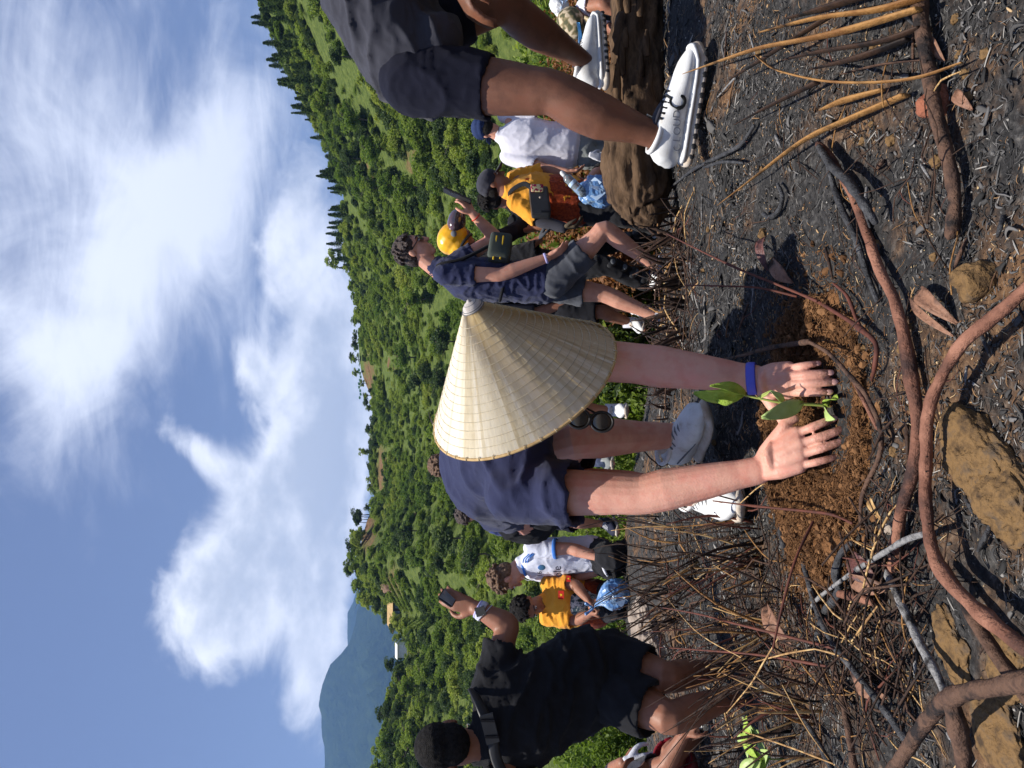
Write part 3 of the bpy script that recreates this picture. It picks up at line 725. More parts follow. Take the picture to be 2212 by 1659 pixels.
def _unused(): pass
def ring(mb, c, axis, r, sec, side=None, n=26):
    axis = unit(axis); s = (Vector(side)-axis*Vector(side).dot(axis)).normalized() if side is not None else axis.orthogonal().normalized(); b = axis.cross(s)
    if not isinstance(r, tuple): r = (r, r)
    V, Fc = [], []; m = 8
    for i in range(n):
        a = 2*math.pi*i/n; d = s*math.cos(a)*r[0]+b*math.sin(a)*r[1]; o = d.normalized(); p = Vector(c)+d
        for j in range(m):
            q = 2*math.pi*j/m; V.append(p+o*(sec[0]*math.cos(q))+axis*(sec[1]*math.sin(q)))
    for i in range(n):
        for j in range(m):
            k = (i+1) % n; l = (j+1) % m; Fc.append((i*m+j, k*m+j, k*m+l, i*m+l))
    return mb.add(V, Fc)
def arm(mb, sh, el, wr, s=1.0):
    sh, el, wr = Vector(sh), Vector(el), Vector(wr)
    mb.tube([sh, sh.lerp(el, .35), sh.lerp(el, .8), el, el.lerp(wr, .25), el.lerp(wr, .65), wr], [x*s for x in (.056, .052, .044, .042, .045, .036, .0275)])
def hand(mb, wr, fdir, palm, thumb, s=1.0, curl=.35, spread=.0, grip=0.0):
    wr = Vector(wr); f = unit(fdir); p = Vector(palm); p = (p-f*p.dot(f)).normalized(); t = Vector(thumb); t = (t-f*t.dot(f)-p*t.dot(p)).normalized()
    for off, L, r in ((.030, .072, .0092), (.010, .080, .0095), (-.010, .075, .009), (-.029, .058, .0080)):
        m = wr+f*(.088-abs(off)*.25)*s+t*off*s
        mb.tube([wr+t*off*.5*s, wr.lerp(m, .5)+t*off*.12*s, m], [.0135*s, .0135*s, .0115*s], seg=8, sub=2)
        d = (f+t*off*spread*8).normalized(); q = m; pts = [q]
        for k, frac in enumerate((.45, .32, .23)):
            d = (d*math.cos(curl*(1+grip))+p*math.sin(curl*(1+grip))).normalized(); q = q+d*L*frac*s; pts.append(q)
        mb.tube(pts, [r*1.1*s, r*s, r*.92*s, r*.75*s], seg=8, sub=2)
    b = wr+f*.02*s+t*.018*s; k = b+(f*.55+t*.75+p*.25).normalized()*.045*s
    mb.tube([b, k, k+(f*.85+t*.35+p*.35*(1+grip)).normalized()*.032*s, k+(f*.95+t*.1+p*.5*(1+grip)).normalized()*.056*s], [.016*s, .0125*s, .0105*s, .008*s], seg=8, sub=2)
    mb.ell(wr+f*.045*s+p*.004, t*.036*s, p*.015*s, f*.045*s)
def leg(mb, hip, kn, an, toe=None, s=1.0):
    hip, kn, an = Vector(hip), Vector(kn), Vector(an)
    ax = (kn-an).normalized(); fw = None
    mb.tube([hip, hip.lerp(kn, .45), hip.lerp(kn, .85), kn, kn.lerp(an, .28), kn.lerp(an, .65), an], [x*s for x in (.088, .078, .060, .056, .056, .042, .034)], seg=14)
    if toe is not None:
        toe = Vector(toe); mb.tube([an+(an-toe).normalized()*.03+V3(0, 0, -.03), an.lerp(toe, .4)+V3(0, 0, -.02), toe], [.032*s, .03*s, .022*s], seg=8)
def headparts(mb, c, f, u, s=1.0):
    f = unit(f); u = (Vector(u)-f*Vector(u).dot(f)).normalized(); r = f.cross(u); c = Vector(c); k = s
    mb.ell(c+u*.032*k-f*.012*k, r*.074*k, f*.094*k, u*.084*k)
    mb.ell(c-u*.035*k+f*.026*k, r*.060*k, f*.060*k, u*.078*k)
    mb.ell(c-u*.096*k+f*.055*k, r*.026*k, f*.024*k, u*.020*k)
    mb.ell(c-u*.030*k+f*.045*k, r*.055*k, f*.035*k, u*.03*k)
    mb.tube([c+u*.022*k+f*.082*k, c-u*.01*k+f*.098*k, c-u*.030*k+f*.104*k], [.007*k, .010*k, .013*k], seg=8)
    mb.ell(c+u*.030*k+f*.072*k, r*.054*k, f*.018*k, u*.011*k)
    mb.ell(c-u*.064*k+f*.080*k, r*.023*k, f*.010*k, u*.006*k); mb.ell(c-u*.074*k+f*.078*k, r*.020*k, f*.010*k, u*.007*k)
    for q in (-1, 1):
        mb.ell(c+r*q*.075*k-u*.004*k-f*.012*k, r*q*.009*k-f*.008*k, f*.017*k, u*.031*k, 10, 7)
    return c, f, u, r
def face(e, H, s=1.0, brow=None):
    c, f, u, r = H; k = s
    for q in (-1, 1):
        eye = MB().ell(c+r*q*.031*k+u*.010*k+f*.079*k, r*.013*k, f*.009*k, u*.007*k, 10, 7).build('eye', m_eye, e)
        MB().ell(c+r*q*.031*k+u*.010*k+f*.085*k, r*.006*k, f*.004*k, u*.006*k, 8, 6).build('iris', m_iris, eye)
        MB().tube([c+r*q*.014*k+u*.030*k+f*.090*k, c+r*q*.032*k+u*.036*k+f*.087*k, c+r*q*.052*k+u*.030*k+f*.073*k], [.004*k, .005*k, .003*k], seg=6, sub=2).build('eyebrow', brow or m_hairdk, e)
def hair(e, H, m, style='short', s=1.0, seed=0, name='hair'):
    c, f, u, r = H; k = s; mb = MB(); rr = random.Random(seed)
    if style == 'short':
        mb.ell(c+u*.043*k-f*.020*k, r*.080*k, f*.092*k, u*.079*k); mb.ell(c-u*.005*k-f*.045*k, r*.070*k, f*.058*k, u*.065*k); vox, am = .006, .002
    else:
        mb.ell(c+u*.048*k-f*.022*k, r*.086*k, f*.096*k, u*.080*k); mb.ell(c+u*.0*k-f*.050*k, r*.074*k, f*.058*k, u*.075*k)
        n = 150 if style == 'mop' else 240
        for i in range(n):
            th = rr.uniform(0, 6.283); ph = rr.uniform(-.15, 1.0)
            d = (r*math.cos(th)*math.cos(ph*1.4)+f*math.sin(th)*math.cos(ph*1.4)*1.08+u*math.sin(ph*1.4)*.95)
            if d.dot(f) > .55 and d.dot(u) < .42: continue
            if d.dot(u) < -.02 and d.dot(f) > .1: continue
            p = c+u*.045*k-f*.02*k+Vector(d)*.088*k
            if style == 'mop':
                q = (u*-.45+Vector(d)*.5+f*.35+r*rr.uniform(-.5, .5)).normalized()
                mb.tube([p-q*.02*k, p+Vector(d)*.010*k, p+q*.026*k], [.0075*k, .008*k, .003*k], seg=6, sub=2)
            else:
                mb.ell(p+Vector(d)*rr.uniform(0, .018)*k, r*rr.uniform(.009, .016)*k, f*rr.uniform(.009, .016)*k, u*rr.uniform(.008, .014)*k, 8, 6)
        vox, am = .005, .003
    me = mb.solid(vox, 1, name=name); wrinkle(me, am, (90, 90, 90), False, seed=seed)
    return link(name, me, m, e)
def shoe(e, heel, toe, up=(0, 0, 1), L=None, w=.098, h=.095, mu=None, ms=None, name='shoe', lace=True, sole_h=.028, label=None):
    heel = Vector(heel); toe = Vector(toe); f = (toe-heel).normalized(); u = Vector(up); u = (u-f*u.dot(f)).normalized(); s = f.cross(u); L = (toe-heel).length
    mu = mu or m_shoew; ms = ms or m_solew
    T = [0, .08, .22, .38, .55, .72, .88, 1.0]; Wd = [.052, .070, .074, .080, .092, .098, .084, .040]; Hh = [.075, .092, .094, .084, .070, .056, .046, .026]
    kw = w/.098; kh = h/.094
    up_ = MB().tube([heel+f*L*t+u*(sole_h*.7+hh*kh*.5) for t, hh in zip(T, Hh)], [(wd*.5*kw, hh*kh*.5) for wd, hh in zip(Wd, Hh)], [s]*8, seg=16, sub=2).build(name, mu, e)
    if label: up_['label'] = label
    so = MB().tube([heel+f*L*(t*1.03-.015)+u*(sole_h*.5+(.012 if t > .95 else 0)) for t in T], [((wd+.010)*.5*kw, sole_h*.5) for wd in Wd], [s]*8, seg=14, sub=2).build('sole', ms, up_)
    ring(mb := MB(), heel+f*L*.2+u*(sole_h*.7+.088*kh), u+f*.25, (.034*kw, .047*kw), (.006, .007), s); mb.build('collar', mu, up_)
    if mu is m_shoew:
        MB().ell(heel+f*L*.36+u*(sole_h*.7+.086*kh), f*.05-u*.018, s*.022, u*.010, 12, 8).build('tongue', m_solew, up_)
        for q in (-1, 1): MB().tube([heel+f*L*.1+s*q*.036*kw+u*.075*kh, heel+f*L*.35+s*q*.041*kw+u*.060*kh, heel+f*L*.6+s*q*.045*kw+u*.045*kh], [.0022]*3, seg=6).build('seam', m_seam, up_)
    if lace:
        for k in range(5):
            t = .40+.065*k; c = heel+f*L*t+u*(sole_h*.7+(.086-.028*(t-.36)/.3)*kh)
            MB().tube([c-s*.026-u*.008, c+u*.003+f*.004, c+s*.026-u*.008], [.0032, .0036, .0032], seg=6, sub=2).build('lace', m_sock if mu is not m_shoew else m_seam, up_)
    return up_
def torso(mb, pts, rad, sides): return mb.tube(pts, rad, sides, seg=18, sub=3)
def sleeve(mb, sh, el, k0=-.1, k1=.62, r0=.072, r1=.078):
    sh, el = Vector(sh), Vector(el); a = sh.lerp(el, k0); b = sh.lerp(el, k1)
    mb.tube([a, a.lerp(b, .5), b], [r0, (r0+r1)/2, r1], seg=16, sub=3, cap='ri')
def trouser(mb, hip, kn, k1=.7, r0=.105, r1=.098, an=None):
    hip, kn = Vector(hip), Vector(kn)
    if an is None:
        b = hip.lerp(kn, k1); mb.tube([hip, hip.lerp(b, .5), b], [r0, (r0+r1)/2, r1], seg=18, sub=3, cap='ri')
    else:
        an = Vector(an); mb.tube([hip, hip.lerp(kn, .6), kn, kn.lerp(an, .5), an], [r0, r0*.85, r0*.72, r0*.68, r0*.6], seg=16, sub=3, cap='ri')
def cord(e, name, pts, r, m, sub=4, seg=6): return MB().tube(pts, [r]*len(pts), seg=seg, sub=sub).build(name, m, e)
def strip(e, name, pts, w, t, side, m, sub=4): return MB().tube(pts, [(w, t)]*len(pts), [side]*len(pts), seg=8, sub=sub).build(name, m, e)
def textmesh(s, size, o, x, y, parent, m, name='lettering', depth=.0006):
    """flat lettering: o origin, x reading direction, y letter-up direction"""
    cu = bpy.data.curves.new('t', 'FONT'); cu.body = s; cu.size = size; cu.extrude = depth; cu.align_x = 'CENTER'; cu.align_y = 'CENTER'
    ob = bpy.data.objects.new('t', cu); col.objects.link(ob)
    me = bpy.data.meshes.new_from_object(ob.evaluated_get(bpy.context.evaluated_depsgraph_get())); bpy.data.objects.remove(ob)
    x = unit(x); y = (Vector(y)-x*Vector(y).dot(x)).normalized(); z = x.cross(y)
    M = Matrix(((x.x, y.x, z.x, o[0]), (x.y, y.y, z.y, o[1]), (x.z, y.z, z.z, o[2]), (0, 0, 0, 1))); me.transform(M)
    return link(name, me, m, parent, False)

# ------------------------------------------------------------------ the man planting the seedling, under the conical hat
def hands_skin():
    m = m_skin_pale.copy(); m.name = 'skin_soiled_hands'; T = NT(m.node_tree); b = T.n['Principled BSDF']; src = b.inputs['Base Color'].links[0].from_socket
    ge = T.node('ShaderNodeNewGeometry'); sp = T.node('ShaderNodeSeparateXYZ'); T.l.new(ge.outputs['Position'], sp.inputs[0])
    low = T.math('SUBTRACT', 1.0, T.smooth(sp.outputs[2], .385, .475)); n = T.noise(ge.outputs['Position'], 130, 5, .7); n2 = T.noise(ge.outputs['Position'], 28, 4, .6)
    d = T.smooth(T.math('ADD', T.math('ADD', T.math('MULTIPLY', n, .6), T.math('MULTIPLY', n2, .35)), T.math('MULTIPLY', low, .20)), .60, .72)
    red = T.mix(T.math('MULTIPLY', T.smooth(n2, .45, .7), .45), src, (*srgb(206, 128, 108), 1))
    T.l.new(T.mix(T.math('MULTIPLY', T.math('MULTIPLY', d, low), .6), red, (*srgb(110, 74, 50), 1)), b.inputs['Base Color'])
    bm_ = T.n['Bump']; h = bm_.inputs['Height'].links[0].from_socket; T.l.new(T.math('ADD', h, T.math('MULTIPLY', T.noise(ge.outputs['Position'], 45, 3), 1.2)), bm_.inputs['Height']); bm_.inputs['Strength'].default_value = .16
    return m
def hat_man():
    base = V3(-.25, 2.05, gz(-.25, 2.05))
    e = empty('person', base, 'man in navy T-shirt bending under a conical hat to firm soil round a seedling', 'person')
    b = MB()
    shL, elL, wrL = P(597, 1128, 1.79), P(592, 1392, 1.67), P(643, 1640, 1.565)
    shR, elR, wrR = P(895, 1120, 1.79), P(874, 1372, 1.67), P(840, 1634, 1.57)
    # image-left arm
    def bigarm(sh, el, wr, tw):
        b.tube([sh, sh.lerp(el, .4), sh.lerp(el, .8), el, el.lerp(wr, .22), el.lerp(wr, .55), el.lerp(wr, .85), wr],
               [(.060, .060), (.053, .053), (.046, .046), (.044, .043), (.0455, .043), (.038, .035), (.030, .026), (.0285, .023)], [tw]*8, seg=18)
    bigarm(shL, elL, wrL, V3(1, 0, .3)); bigarm(shR, elR, wrR, V3(1, 0, -.1))
    nails = []
    def finger(m, pip, dip, tip, r):
        b.tube([m, m.lerp(pip, .55), pip, dip, tip], [r*1.12, r*.98, r*1.04, r*.94, r*.80], seg=12, sub=3)
        nails.append((tip, dip, r))
    def handL():
        ks = [P(723, 1722, 1.506), P(700, 1728, 1.495), P(676, 1729, 1.495), P(652, 1727, 1.502)]      # index .. little
        tips = [P(755, 1802, 1.478), P(735, 1830, 1.464), P(709, 1830, 1.461), P(674, 1812, 1.472)]
        rs = [.0088, .0090, .0085, .0076]
        for i, (k, t, r) in enumerate(zip(ks, tips, rs)):
            w = wrL.lerp(k, .12)+V3((i-1.5)*-.007, 0, 0)
            b.tube([w, w.lerp(k, .5)+V3(0, -.008, .004), k], [.0115, .0165, .0145], seg=12, sub=3)
            up = V3(0, -.011, .006)
            finger(k, k.lerp(t, .46)+up, k.lerp(t, .76)+up*.75, t, r)
        th0 = wrL.lerp(ks[0], .25)+V3(.018, .008, -.004); t1 = P(728, 1690, 1.525); t2 = P(747, 1702, 1.520); t3 = P(755, 1718, 1.515)
        b.tube([wrL, th0, t1, t2, t3], [.02, .021, .0145, .0115, .0085], seg=12)
        b.ell(wrL.lerp(ks[1], .55)+V3(0, .012, -.01), (.038, 0, .014), (0, .018, 0), (-.012, -.02, .045))
    def handR():
        ks = [P(811, 1703, 1.518), P(829, 1700, 1.508), P(847, 1700, 1.508), P(864, 1703, 1.516)]      # index .. little
        tips = [P(812, 1793, 1.476), P(834, 1804, 1.467), P(854, 1795, 1.470), P(874, 1768, 1.485)]
        rs = [.0086, .0088, .0083, .0074]
        for i, (k, t, r) in enumerate(zip(ks, tips, rs)):
            w = wrR.lerp(k, .12)+V3((i-1.5)*.007, 0, 0)
            b.tube([w, w.lerp(k, .5)+V3(0, -.008, .004), k], [.0110, .0160, .0140], seg=12, sub=3)
            up = V3(0, -.012, .004)
            finger(k, k.lerp(t, .46)+up, k.lerp(t, .76)+up*.75, t, r)
        t1 = P(787, 1668, 1.545); t2 = P(764, 1684, 1.535); t3 = P(739, 1696, 1.530)
        b.tube([wrR, wrR.lerp(ks[0], .3)+V3(-.016, .008, -.004), t1, t2, t3], [.02, .020, .0145, .0115, .0085], seg=12)
        b.ell(wrR.lerp(ks[1], .55)+V3(0, .012, -.01), (.036, 0, .0), (0, .018, 0), (.0, -.025, .045))
    handL(); handR()
    # trunk, legs, head
    pel = P(592, 1125, 2.34); ch = P(690, 1075, 2.02); nk = P(775, 1120, 1.79)
    b.tube([pel, pel.lerp(ch, .5), ch, nk], [(.13, .09), (.13, .09), (.14, .09), (.055, .055)], [V3(1, .5, .1), V3(1, .2, 0), V3(1, 0, 0), V3(1, 0, 0)], seg=14)
    b.tube([shL, shL.lerp(shR, .5)+V3(0, .03, .02), shR], [.055, .07, .055], seg=12)
    hipL, knL, anL = P(575, 1125, 2.36), P(607, 1285, 2.10), P(590, 1545, 2.10)
    hipR, knR, anR = P(630, 1150, 2.44), P(712, 1235, 2.06), P(718, 1462, 2.20)
    leg(b, hipL, knL, anL, P(575, 1600, 2.0), .92); leg(b, hipR, knR, anR, P(765, 1512, 2.13), 1.02)
    a = unit((.735, -.485, .47)); C = P(827, 1127, 1.645); f = V3(.45, -.09, -.8)
    Hd = headparts(b, C+a*.055, f, a, .96); b.tube([nk-a*.02, C-a*.06-unit(f)*.02], [.06, .058])
    body = link('body', b.solid(.0027, 1, .5, 'body'), hands_skin(), e)
    # dirty finger ends
    m_nail = mat('fingernail', srgb(236, 186, 172), srgb(214, 160, 146), scale=60, rough=.3, spec=.5)
    for tip, dip, r in nails:
        d = (tip-dip).normalized(); n = V3(0, -1, .55); n = (n-d*n.dot(d)).normalized(); s = d.cross(n)
        MB().ell(tip-d*.003+n*r*.74, s*r*.62, d*r*.85, n*r*.16, 12, 8).build('fingernail', m_nail, body)
    # T-shirt
    t = MB(); side = [V3(1, .45, .05), V3(1, .3, 0), V3(1, .05, .0), V3(1, 0, 0), V3(1, 0, 0)]
    torso(t, [P(612, 1096, 2.32), P(636, 1080, 2.2), P(690, 1062, 2.02), P(752, 1085, 1.86), P(790, 1118, 1.78)],
          [(.142, .120), (.158, .130), (.188, .138), (.165, .11), (.08, .075)], side)
    for sh, el in ((shL, elL), (shR, elR)):
        t.ell(sh.lerp(P(745, 1085, 1.9), .12), (.085, 0, 0), (0, .085, 0), (0, 0, .08)); sleeve(t, sh, el, -.05, .47, .078, .079)
    t.tube([shL+V3(.03, .02, 0), P(746, 1108, 1.83), shR+V3(-.03, .02, 0)], [.078, .092, .078], seg=14)
    me = t.solid(.0075, 5, .5, 'shirt'); wrinkle(me, .009, (7, 6, 13), seed=3.0); link('shirt', me, m_navy, e)
    s = MB(); s.ell(P(590, 1126, 2.36), (.128, .05, 0), (-.04, .13, 0), (0, 0, .118)); s.ell(P(552, 1132, 2.36), (.088, .03, .02), (-.03, .10, 0), (-.01, 0, .106)); trouser(s, hipL, knL, .55, .100, .086); trouser(s, hipR, knR, .80, .112, .10)
    me = s.solid(.008, 5, .5, 'shorts'); wrinkle(me, .010, (8, 8, 8), seed=9); link('shorts', me, m_blackish, e)
    mb = MB(); ring(mb, wrR.lerp(elR, .035), (wrR-elR)+V3(.05, 0, 0), (.0325, .027), (.0016, .0095), V3(1, 0, -.1)); mb.build('wristband', m_band, e)
    shoe(e, P(690, 1500, 2.26)+V3(-.01, 0, -.02), P(778, 1541, 2.06), (-.1, -.1, 1), w=.104, h=.105, label='white leather sneaker with cream sole')
    shoe(e, P(588, 1560, 2.20), P(572, 1618, 1.93), (0, 0, 1), w=.104, h=.105)
    for an in (anL, anR):
        mb = MB(); mb.tube([an+V3(0, .01, -.05), an+V3(0, 0, .012)], [.042, .0385], seg=12, sub=1, cap='ri'); mb.build('sock', m_sock, e)
    # sunglasses dangling under the brim
    g1, g2 = P(755, 1250, 1.64), P(748, 1300, 1.64); sg = MB(); d = (g2-g1).normalized(); sdv = d.cross(V3(0, -1, 0))
    for g in (g1, g2): ring(sg, g, (.1, -1, 0), (.024, .021), (.003, .003), d)
    sg.tube([g1+d*.024+sdv*.004, (g1+g2)/2+sdv*.01, g2-d*.024+sdv*.004], [.0025]*3, seg=6)
    sg.tube([g2+d*.024, g2+d*.02+V3(.015, .05, .02), g2+V3(.04, .11, .05)], [.003, .0028, .0025], seg=6)
    sg.tube([g1-d*.024, g1-d*.02+V3(.015, .05, .02), g1+V3(.04, .11, .05)], [.003, .0028, .0025], seg=6)
    fr = sg.build('sunglasses', m_rubber, e)
    for g in (g1, g2): MB().ell(g, d*.023, sdv*.020, V3(0, .0022, 0), 18, 7).build('lens', m_lens, fr)
    hair(e, Hd, m_hairdk, 'short', .94)
    return C, a
HC, HA = hat_man()

def straw():
    m = bpy.data.materials.new('palm_leaf'); m.use_nodes = True; T = NT(m.node_tree); b = T.n['Principled BSDF']
    at = T.node('ShaderNodeAttribute'); at.attribute_name = 'tint'; tcn = T.node('ShaderNodeTexCoord')
    at2 = T.node('ShaderNodeAttribute'); at2.attribute_name = 'pol'
    n = T.noise(at2.outputs['Vector'], 1.0, 5, .6)
    f = T.math('ADD', T.math('MULTIPLY', at.outputs['Fac'], .5), T.math('MULTIPLY', n, .5))
    T.l.new(T.ramp(f, [(.2, srgb(206, 192, 158)), (.42, srgb(232, 222, 194)), (.62, srgb(243, 235, 212)), (.85, srgb(250, 244, 226))]), b.inputs['Base Color'])
    b.inputs['Roughness'].default_value = .5; b.inputs['Specular IOR Level'].default_value = .4
    bn = T.node('ShaderNodeBump'); bn.inputs['Strength'].default_value = .35; bn.inputs['Distance'].default_value = .003
    T.l.new(n, bn.inputs['Height']); T.l.new(bn.outputs[0], b.inputs['Normal'])
    tr = T.node('ShaderNodeBsdfTranslucent'); tr.inputs[0].default_value = (*srgb(230, 205, 150), 1)
    mx = T.node('ShaderNodeMixShader'); mx.inputs[0].default_value = .28; T.l.new(b.outputs[0], mx.inputs[1]); T.l.new(tr.outputs[0], mx.inputs[2])
    T.l.new(mx.outputs[0], T.n['Material Output'].inputs['Surface']); return m
def conical_hat(C, a):
    Rr, Hh = .2160, .2325; s = a.orthogonal().normalized(); b = a.cross(s)
    e = empty('conical_hat', C, 'cream conical palm-leaf hat with stitched rings on the bending man', 'hat')
    N, M = 150, 26; r = np.random.default_rng(3); V, Fc, tint, pol = [], [], [], []
    def pt(th, t, off):   # t 0 at apex .. 1 at rim
        rad = t*Rr; h = Hh*(1-t)
        nrm = (s*math.cos(th)+b*math.sin(th))
        return C+nrm*(rad+off*.73)+a*(h+off*.68)
    for i in range(N):                                  # overlapping leaf strips
        th0 = 2*math.pi*i/N; w = 2*math.pi/N*1.12; tv = r.random(); ph = r.random()*20
        for side in (0, 1):
            for k in range(M+1):
                t = .04+.96*k/M; wob = math.sin(k*.9+ph)*.0004
                V.append(pt(th0+w*side, t, (.0015 if side == 0 else -.0003)+wob+.0004*tv)); tint.append(tv); pol.append((i*3.1, t*9, side*.8))
        o = i*2*(M+1)
        for k in range(M): Fc.append((o+k, o+M+1+k, o+M+2+k, o+k+1))
    o = len(V)
    for i in range(64):                                 # lining
        for k in range(9): V.append(pt(2*math.pi*i/64, .04+.96*k/8, -.004)); tint.append(.3); pol.append((i, k, 0))
    for i in range(64):
        j = (i+1) % 64
        for k in range(8): Fc.append((o+i*9+k, o+i*9+k+1, o+j*9+k+1, o+j*9+k))
    me = bpy.data.meshes.new('leaf_cone'); me.from_pydata([tuple(v) for v in V], [], Fc)
    at = me.attributes.new('tint', 'FLOAT', 'POINT'); at.data.foreach_set('value', np.array(tint, np.float32))
    at = me.attributes.new('pol', 'FLOAT_VECTOR', 'POINT'); at.data.foreach_set('vector', np.array(pol, np.float32).ravel())
    link('leaf_cone', me, straw(), e)
    m_thr = mat('stitching', srgb(170, 156, 128), srgb(204, 192, 164), scale=90, rough=.8); m_hoop = mat('bamboo_hoop', srgb(204, 172, 118), srgb(176, 142, 92), scale=60, rough=.6)
    for k in range(1, 16):
        t = .13+.87*k/16.2; mb = MB(); ring(mb, C+a*(Hh*(1-t)+.0012), a, t*Rr+.0012, (.0006, .0005), s, 90); mb.build('stitch_ring', m_thr, e)
    mb = MB(); ring(mb, C-a*.001, a, Rr+.001, (.0034, .0032), s, 110); hoop = mb.build('rim_hoop', m_hoop, e)
    for i in range(40):
        th = i*.157+.03; mb = MB(); d = s*math.cos(th)+b*math.sin(th); ring(mb, C+d*(Rr+.001), a.cross(d), .0042, (.0007, .0008), a, 8); mb.build('rim_stitch', m_thr, hoop)
    cap = MB(); m_cap = mat('apex_cap', srgb(206, 198, 190), srgb(176, 166, 156), scale=60, rough=.7)
    cap.tube([C+a*(Hh*.905), C+a*(Hh*.94), C+a*(Hh*.965), C+a*(Hh*.975)], [.0235, .0190, .0120, .005], seg=24, sub=3)
    cp = cap.build('apex_cap', m_cap, e)
    for k in range(5):
        mb = MB(); t = .098-.013*k; ring(mb, C+a*(Hh*(1-t)+.0010), a, t*Rr+.0035, (.0008, .0008), s, 30); mb.build('cap_ring', m_seam, cp)
conical_hat(HC, HA)

# ------------------------------------------------------------------ the man striding at the right edge
def right_man():
    e = empty('person', V3(.9, 2.3, gz(.9, 2.3)), 'man in charcoal T-shirt and navy shorts striding past with one foot on the log', 'person')
    b = MB(); hip1, kn1, an1 = P(1488, 900, 2.32), P(1458, 1195, 2.22), P(1354, 1440, 2.215)
    hip2, kn2, an2 = P(1600, 890, 2.50), P(1650, 1085, 2.55), P(1522, 1268, 2.88)
    def L(hip, kn, an, s):
        back = V3(-.01, 0, .0)
        b.tube([hip, hip.lerp(kn, .45), hip.lerp(kn, .85), kn, kn.lerp(an, .22)+V3(-.010, 0, -.004), kn.lerp(an, .42)+V3(-.012, 0, -.004), kn.lerp(an, .75), an, an.lerp(kn, -.06)],
               [x*s for x in (.098, .090, .072, .066, .071, .068, .044, .034, .026)], seg=18)
    L(hip1, kn1, an1, .96); L(hip2, kn2, an2, .92)
    pass
    pel = P(1545, 890, 2.42); ch = P(1780, 800, 2.35); nk = P(1920, 820, 2.3)
    b.tube([pel, pel.lerp(ch, .5), ch, nk], [(.13, .1), (.13, .1), (.15, .1), (.06, .06)], [V3(.3, 1, 0)]*4, seg=14)
    shA, elA, wrA = P(1850, 830, 2.15), P(1760, 1010, 2.1), P(1690, 985, 2.2)
    arm(b, shA, elA, wrA); hand(b, wrA, (-.6, .2, -.4), (0, .3, -1), (0, -1, 0))
    arm(b, P(1880, 830, 2.55), P(1860, 1060, 2.5), P(1850, 1230, 2.5)); hand(b, P(1850, 1230, 2.5), (0, 0, -1), (0, 1, 0), (-1, 0, 0))
    headparts(b, P(2010, 830, 2.3), (.5, 0, -.8), (.8, 0, .5)); b.tube([nk, P(1990, 850, 2.3)], [.06, .06])
    body = link('body', b.solid(.0075, 3, .5, 'body'), m_skin_brown, e)
    t = MB(); sd_ = [V3(.35, 1, 0)]*5
    torso(t, [P(1512, 905, 2.42), P(1570, 870, 2.42), P(1680, 812, 2.38), P(1800, 785, 2.36), P(1900, 810, 2.33)],
          [(.205, .150), (.205, .158), (.215, .165), (.21, .15), (.10, .09)], sd_)
    t.ell(P(1560, 935, 2.30), (.10, 0, -.05), (0, .08, 0), (.03, 0, .075)); t.ell(shA, (.09, 0, 0), (0, .09, 0), (0, 0, .09)); sleeve(t, shA, elA, -.1, .7, .085, .095)
    me = t.solid(.008, 7, .5, 'shirt'); wrinkle(me, .013, (5, 5, 10), seed=21); link('shirt', me, m_charcoal, e)
    s = MB(); s.ell(P(1508, 922, 2.42), (.135, .03, -.03), (0, .155, 0), (.03, 0, .115)); trouser(s, hip1, kn1, .56, .108, .094); trouser(s, hip2, kn2, .62, .106, .09)
    me = s.solid(.008, 6, .5, 'shorts'); wrinkle(me, .008, (7, 7, 7), seed=5); link('shorts', me, m_navyblk, e)
    # heel plaster
    hp = an1.lerp(kn1, .13); m_pl = mat('plaster', srgb(226, 218, 190), srgb(205, 196, 166), scale=40, rough=.7, bump=.3, bscale=120)
    V, Fc = [], []; ax = (kn1-an1).normalized(); s1 = V3(0, -1, 0).cross(ax).normalized(); n1 = ax.cross(s1)
    for i in range(9):
        for j in range(7):
            an_ = R(-105+i*15); rr = .0455*1.0+.001*math.sin(i*2+j); pz = -.038+j*.0125
            V.append(hp+ax*pz+(n1*math.cos(an_-R(0))*-1+s1*math.sin(an_))*(rr*(.96+.035*j*.3)))
    for i in range(8):
        for j in range(6): Fc.append((i*7+j, i*7+j+1, (i+1)*7+j+1, (i+1)*7+j))
    me = bpy.data.meshes.new('heel_plaster'); me.from_pydata([tuple(v) for v in V], [], Fc); me.update(); o = link('heel_plaster', me, m_pl, e)
    q = o.modifiers.new('t', 'SOLIDIFY'); q.thickness = .003; q.offset = 0
    # running shoes with a hollow-pod sole
    m_mark = mat('shoe_logo', srgb(44, 46, 46), srgb(36, 38, 38), rough=.6); m_letter = mat('shoe_letter', srgb(150, 152, 156), srgb(140, 142, 146), rough=.5)
    def runner(heel, toe, up, logo):
        f = (toe-heel).normalized(); u = Vector(up); u = (u-f*u.dot(f)).normalized(); s = f.cross(u); Ln = (toe-heel).length
        T = [0, .06, .2, .36, .52, .7, .87, 1.0]; Wd = [.056, .076, .082, .086, .096, .104, .092, .046]; Hh = [.070, .098, .100, .094, .076, .060, .046, .024]
        up_ = MB().tube([heel+f*Ln*t+u*(.030+hh*.5) for t, hh in zip(T, Hh)], [(w*.5, hh*.5) for w, hh in zip(Wd, Hh)], [s]*8, seg=20, sub=3).build('shoe', m_shoew, e)
        MB().tube([heel+f*Ln*(t*1.04-.02)+u*(.036+(.010 if t > .95 else 0)) for t in T], [((w+.012)*.5, .011) for w in Wd], [s]*8, seg=16, sub=3).build('midsole', m_shoew, up_)
        so = MB().tube([heel+f*Ln*(t*1.05-.025)+u*(.016+(.014 if t > .95 else 0)) for t in T], [((w+.016)*.5, .016) for w in Wd], [s]*8, seg=12, sub=3).build('sole', m_solew, up_)
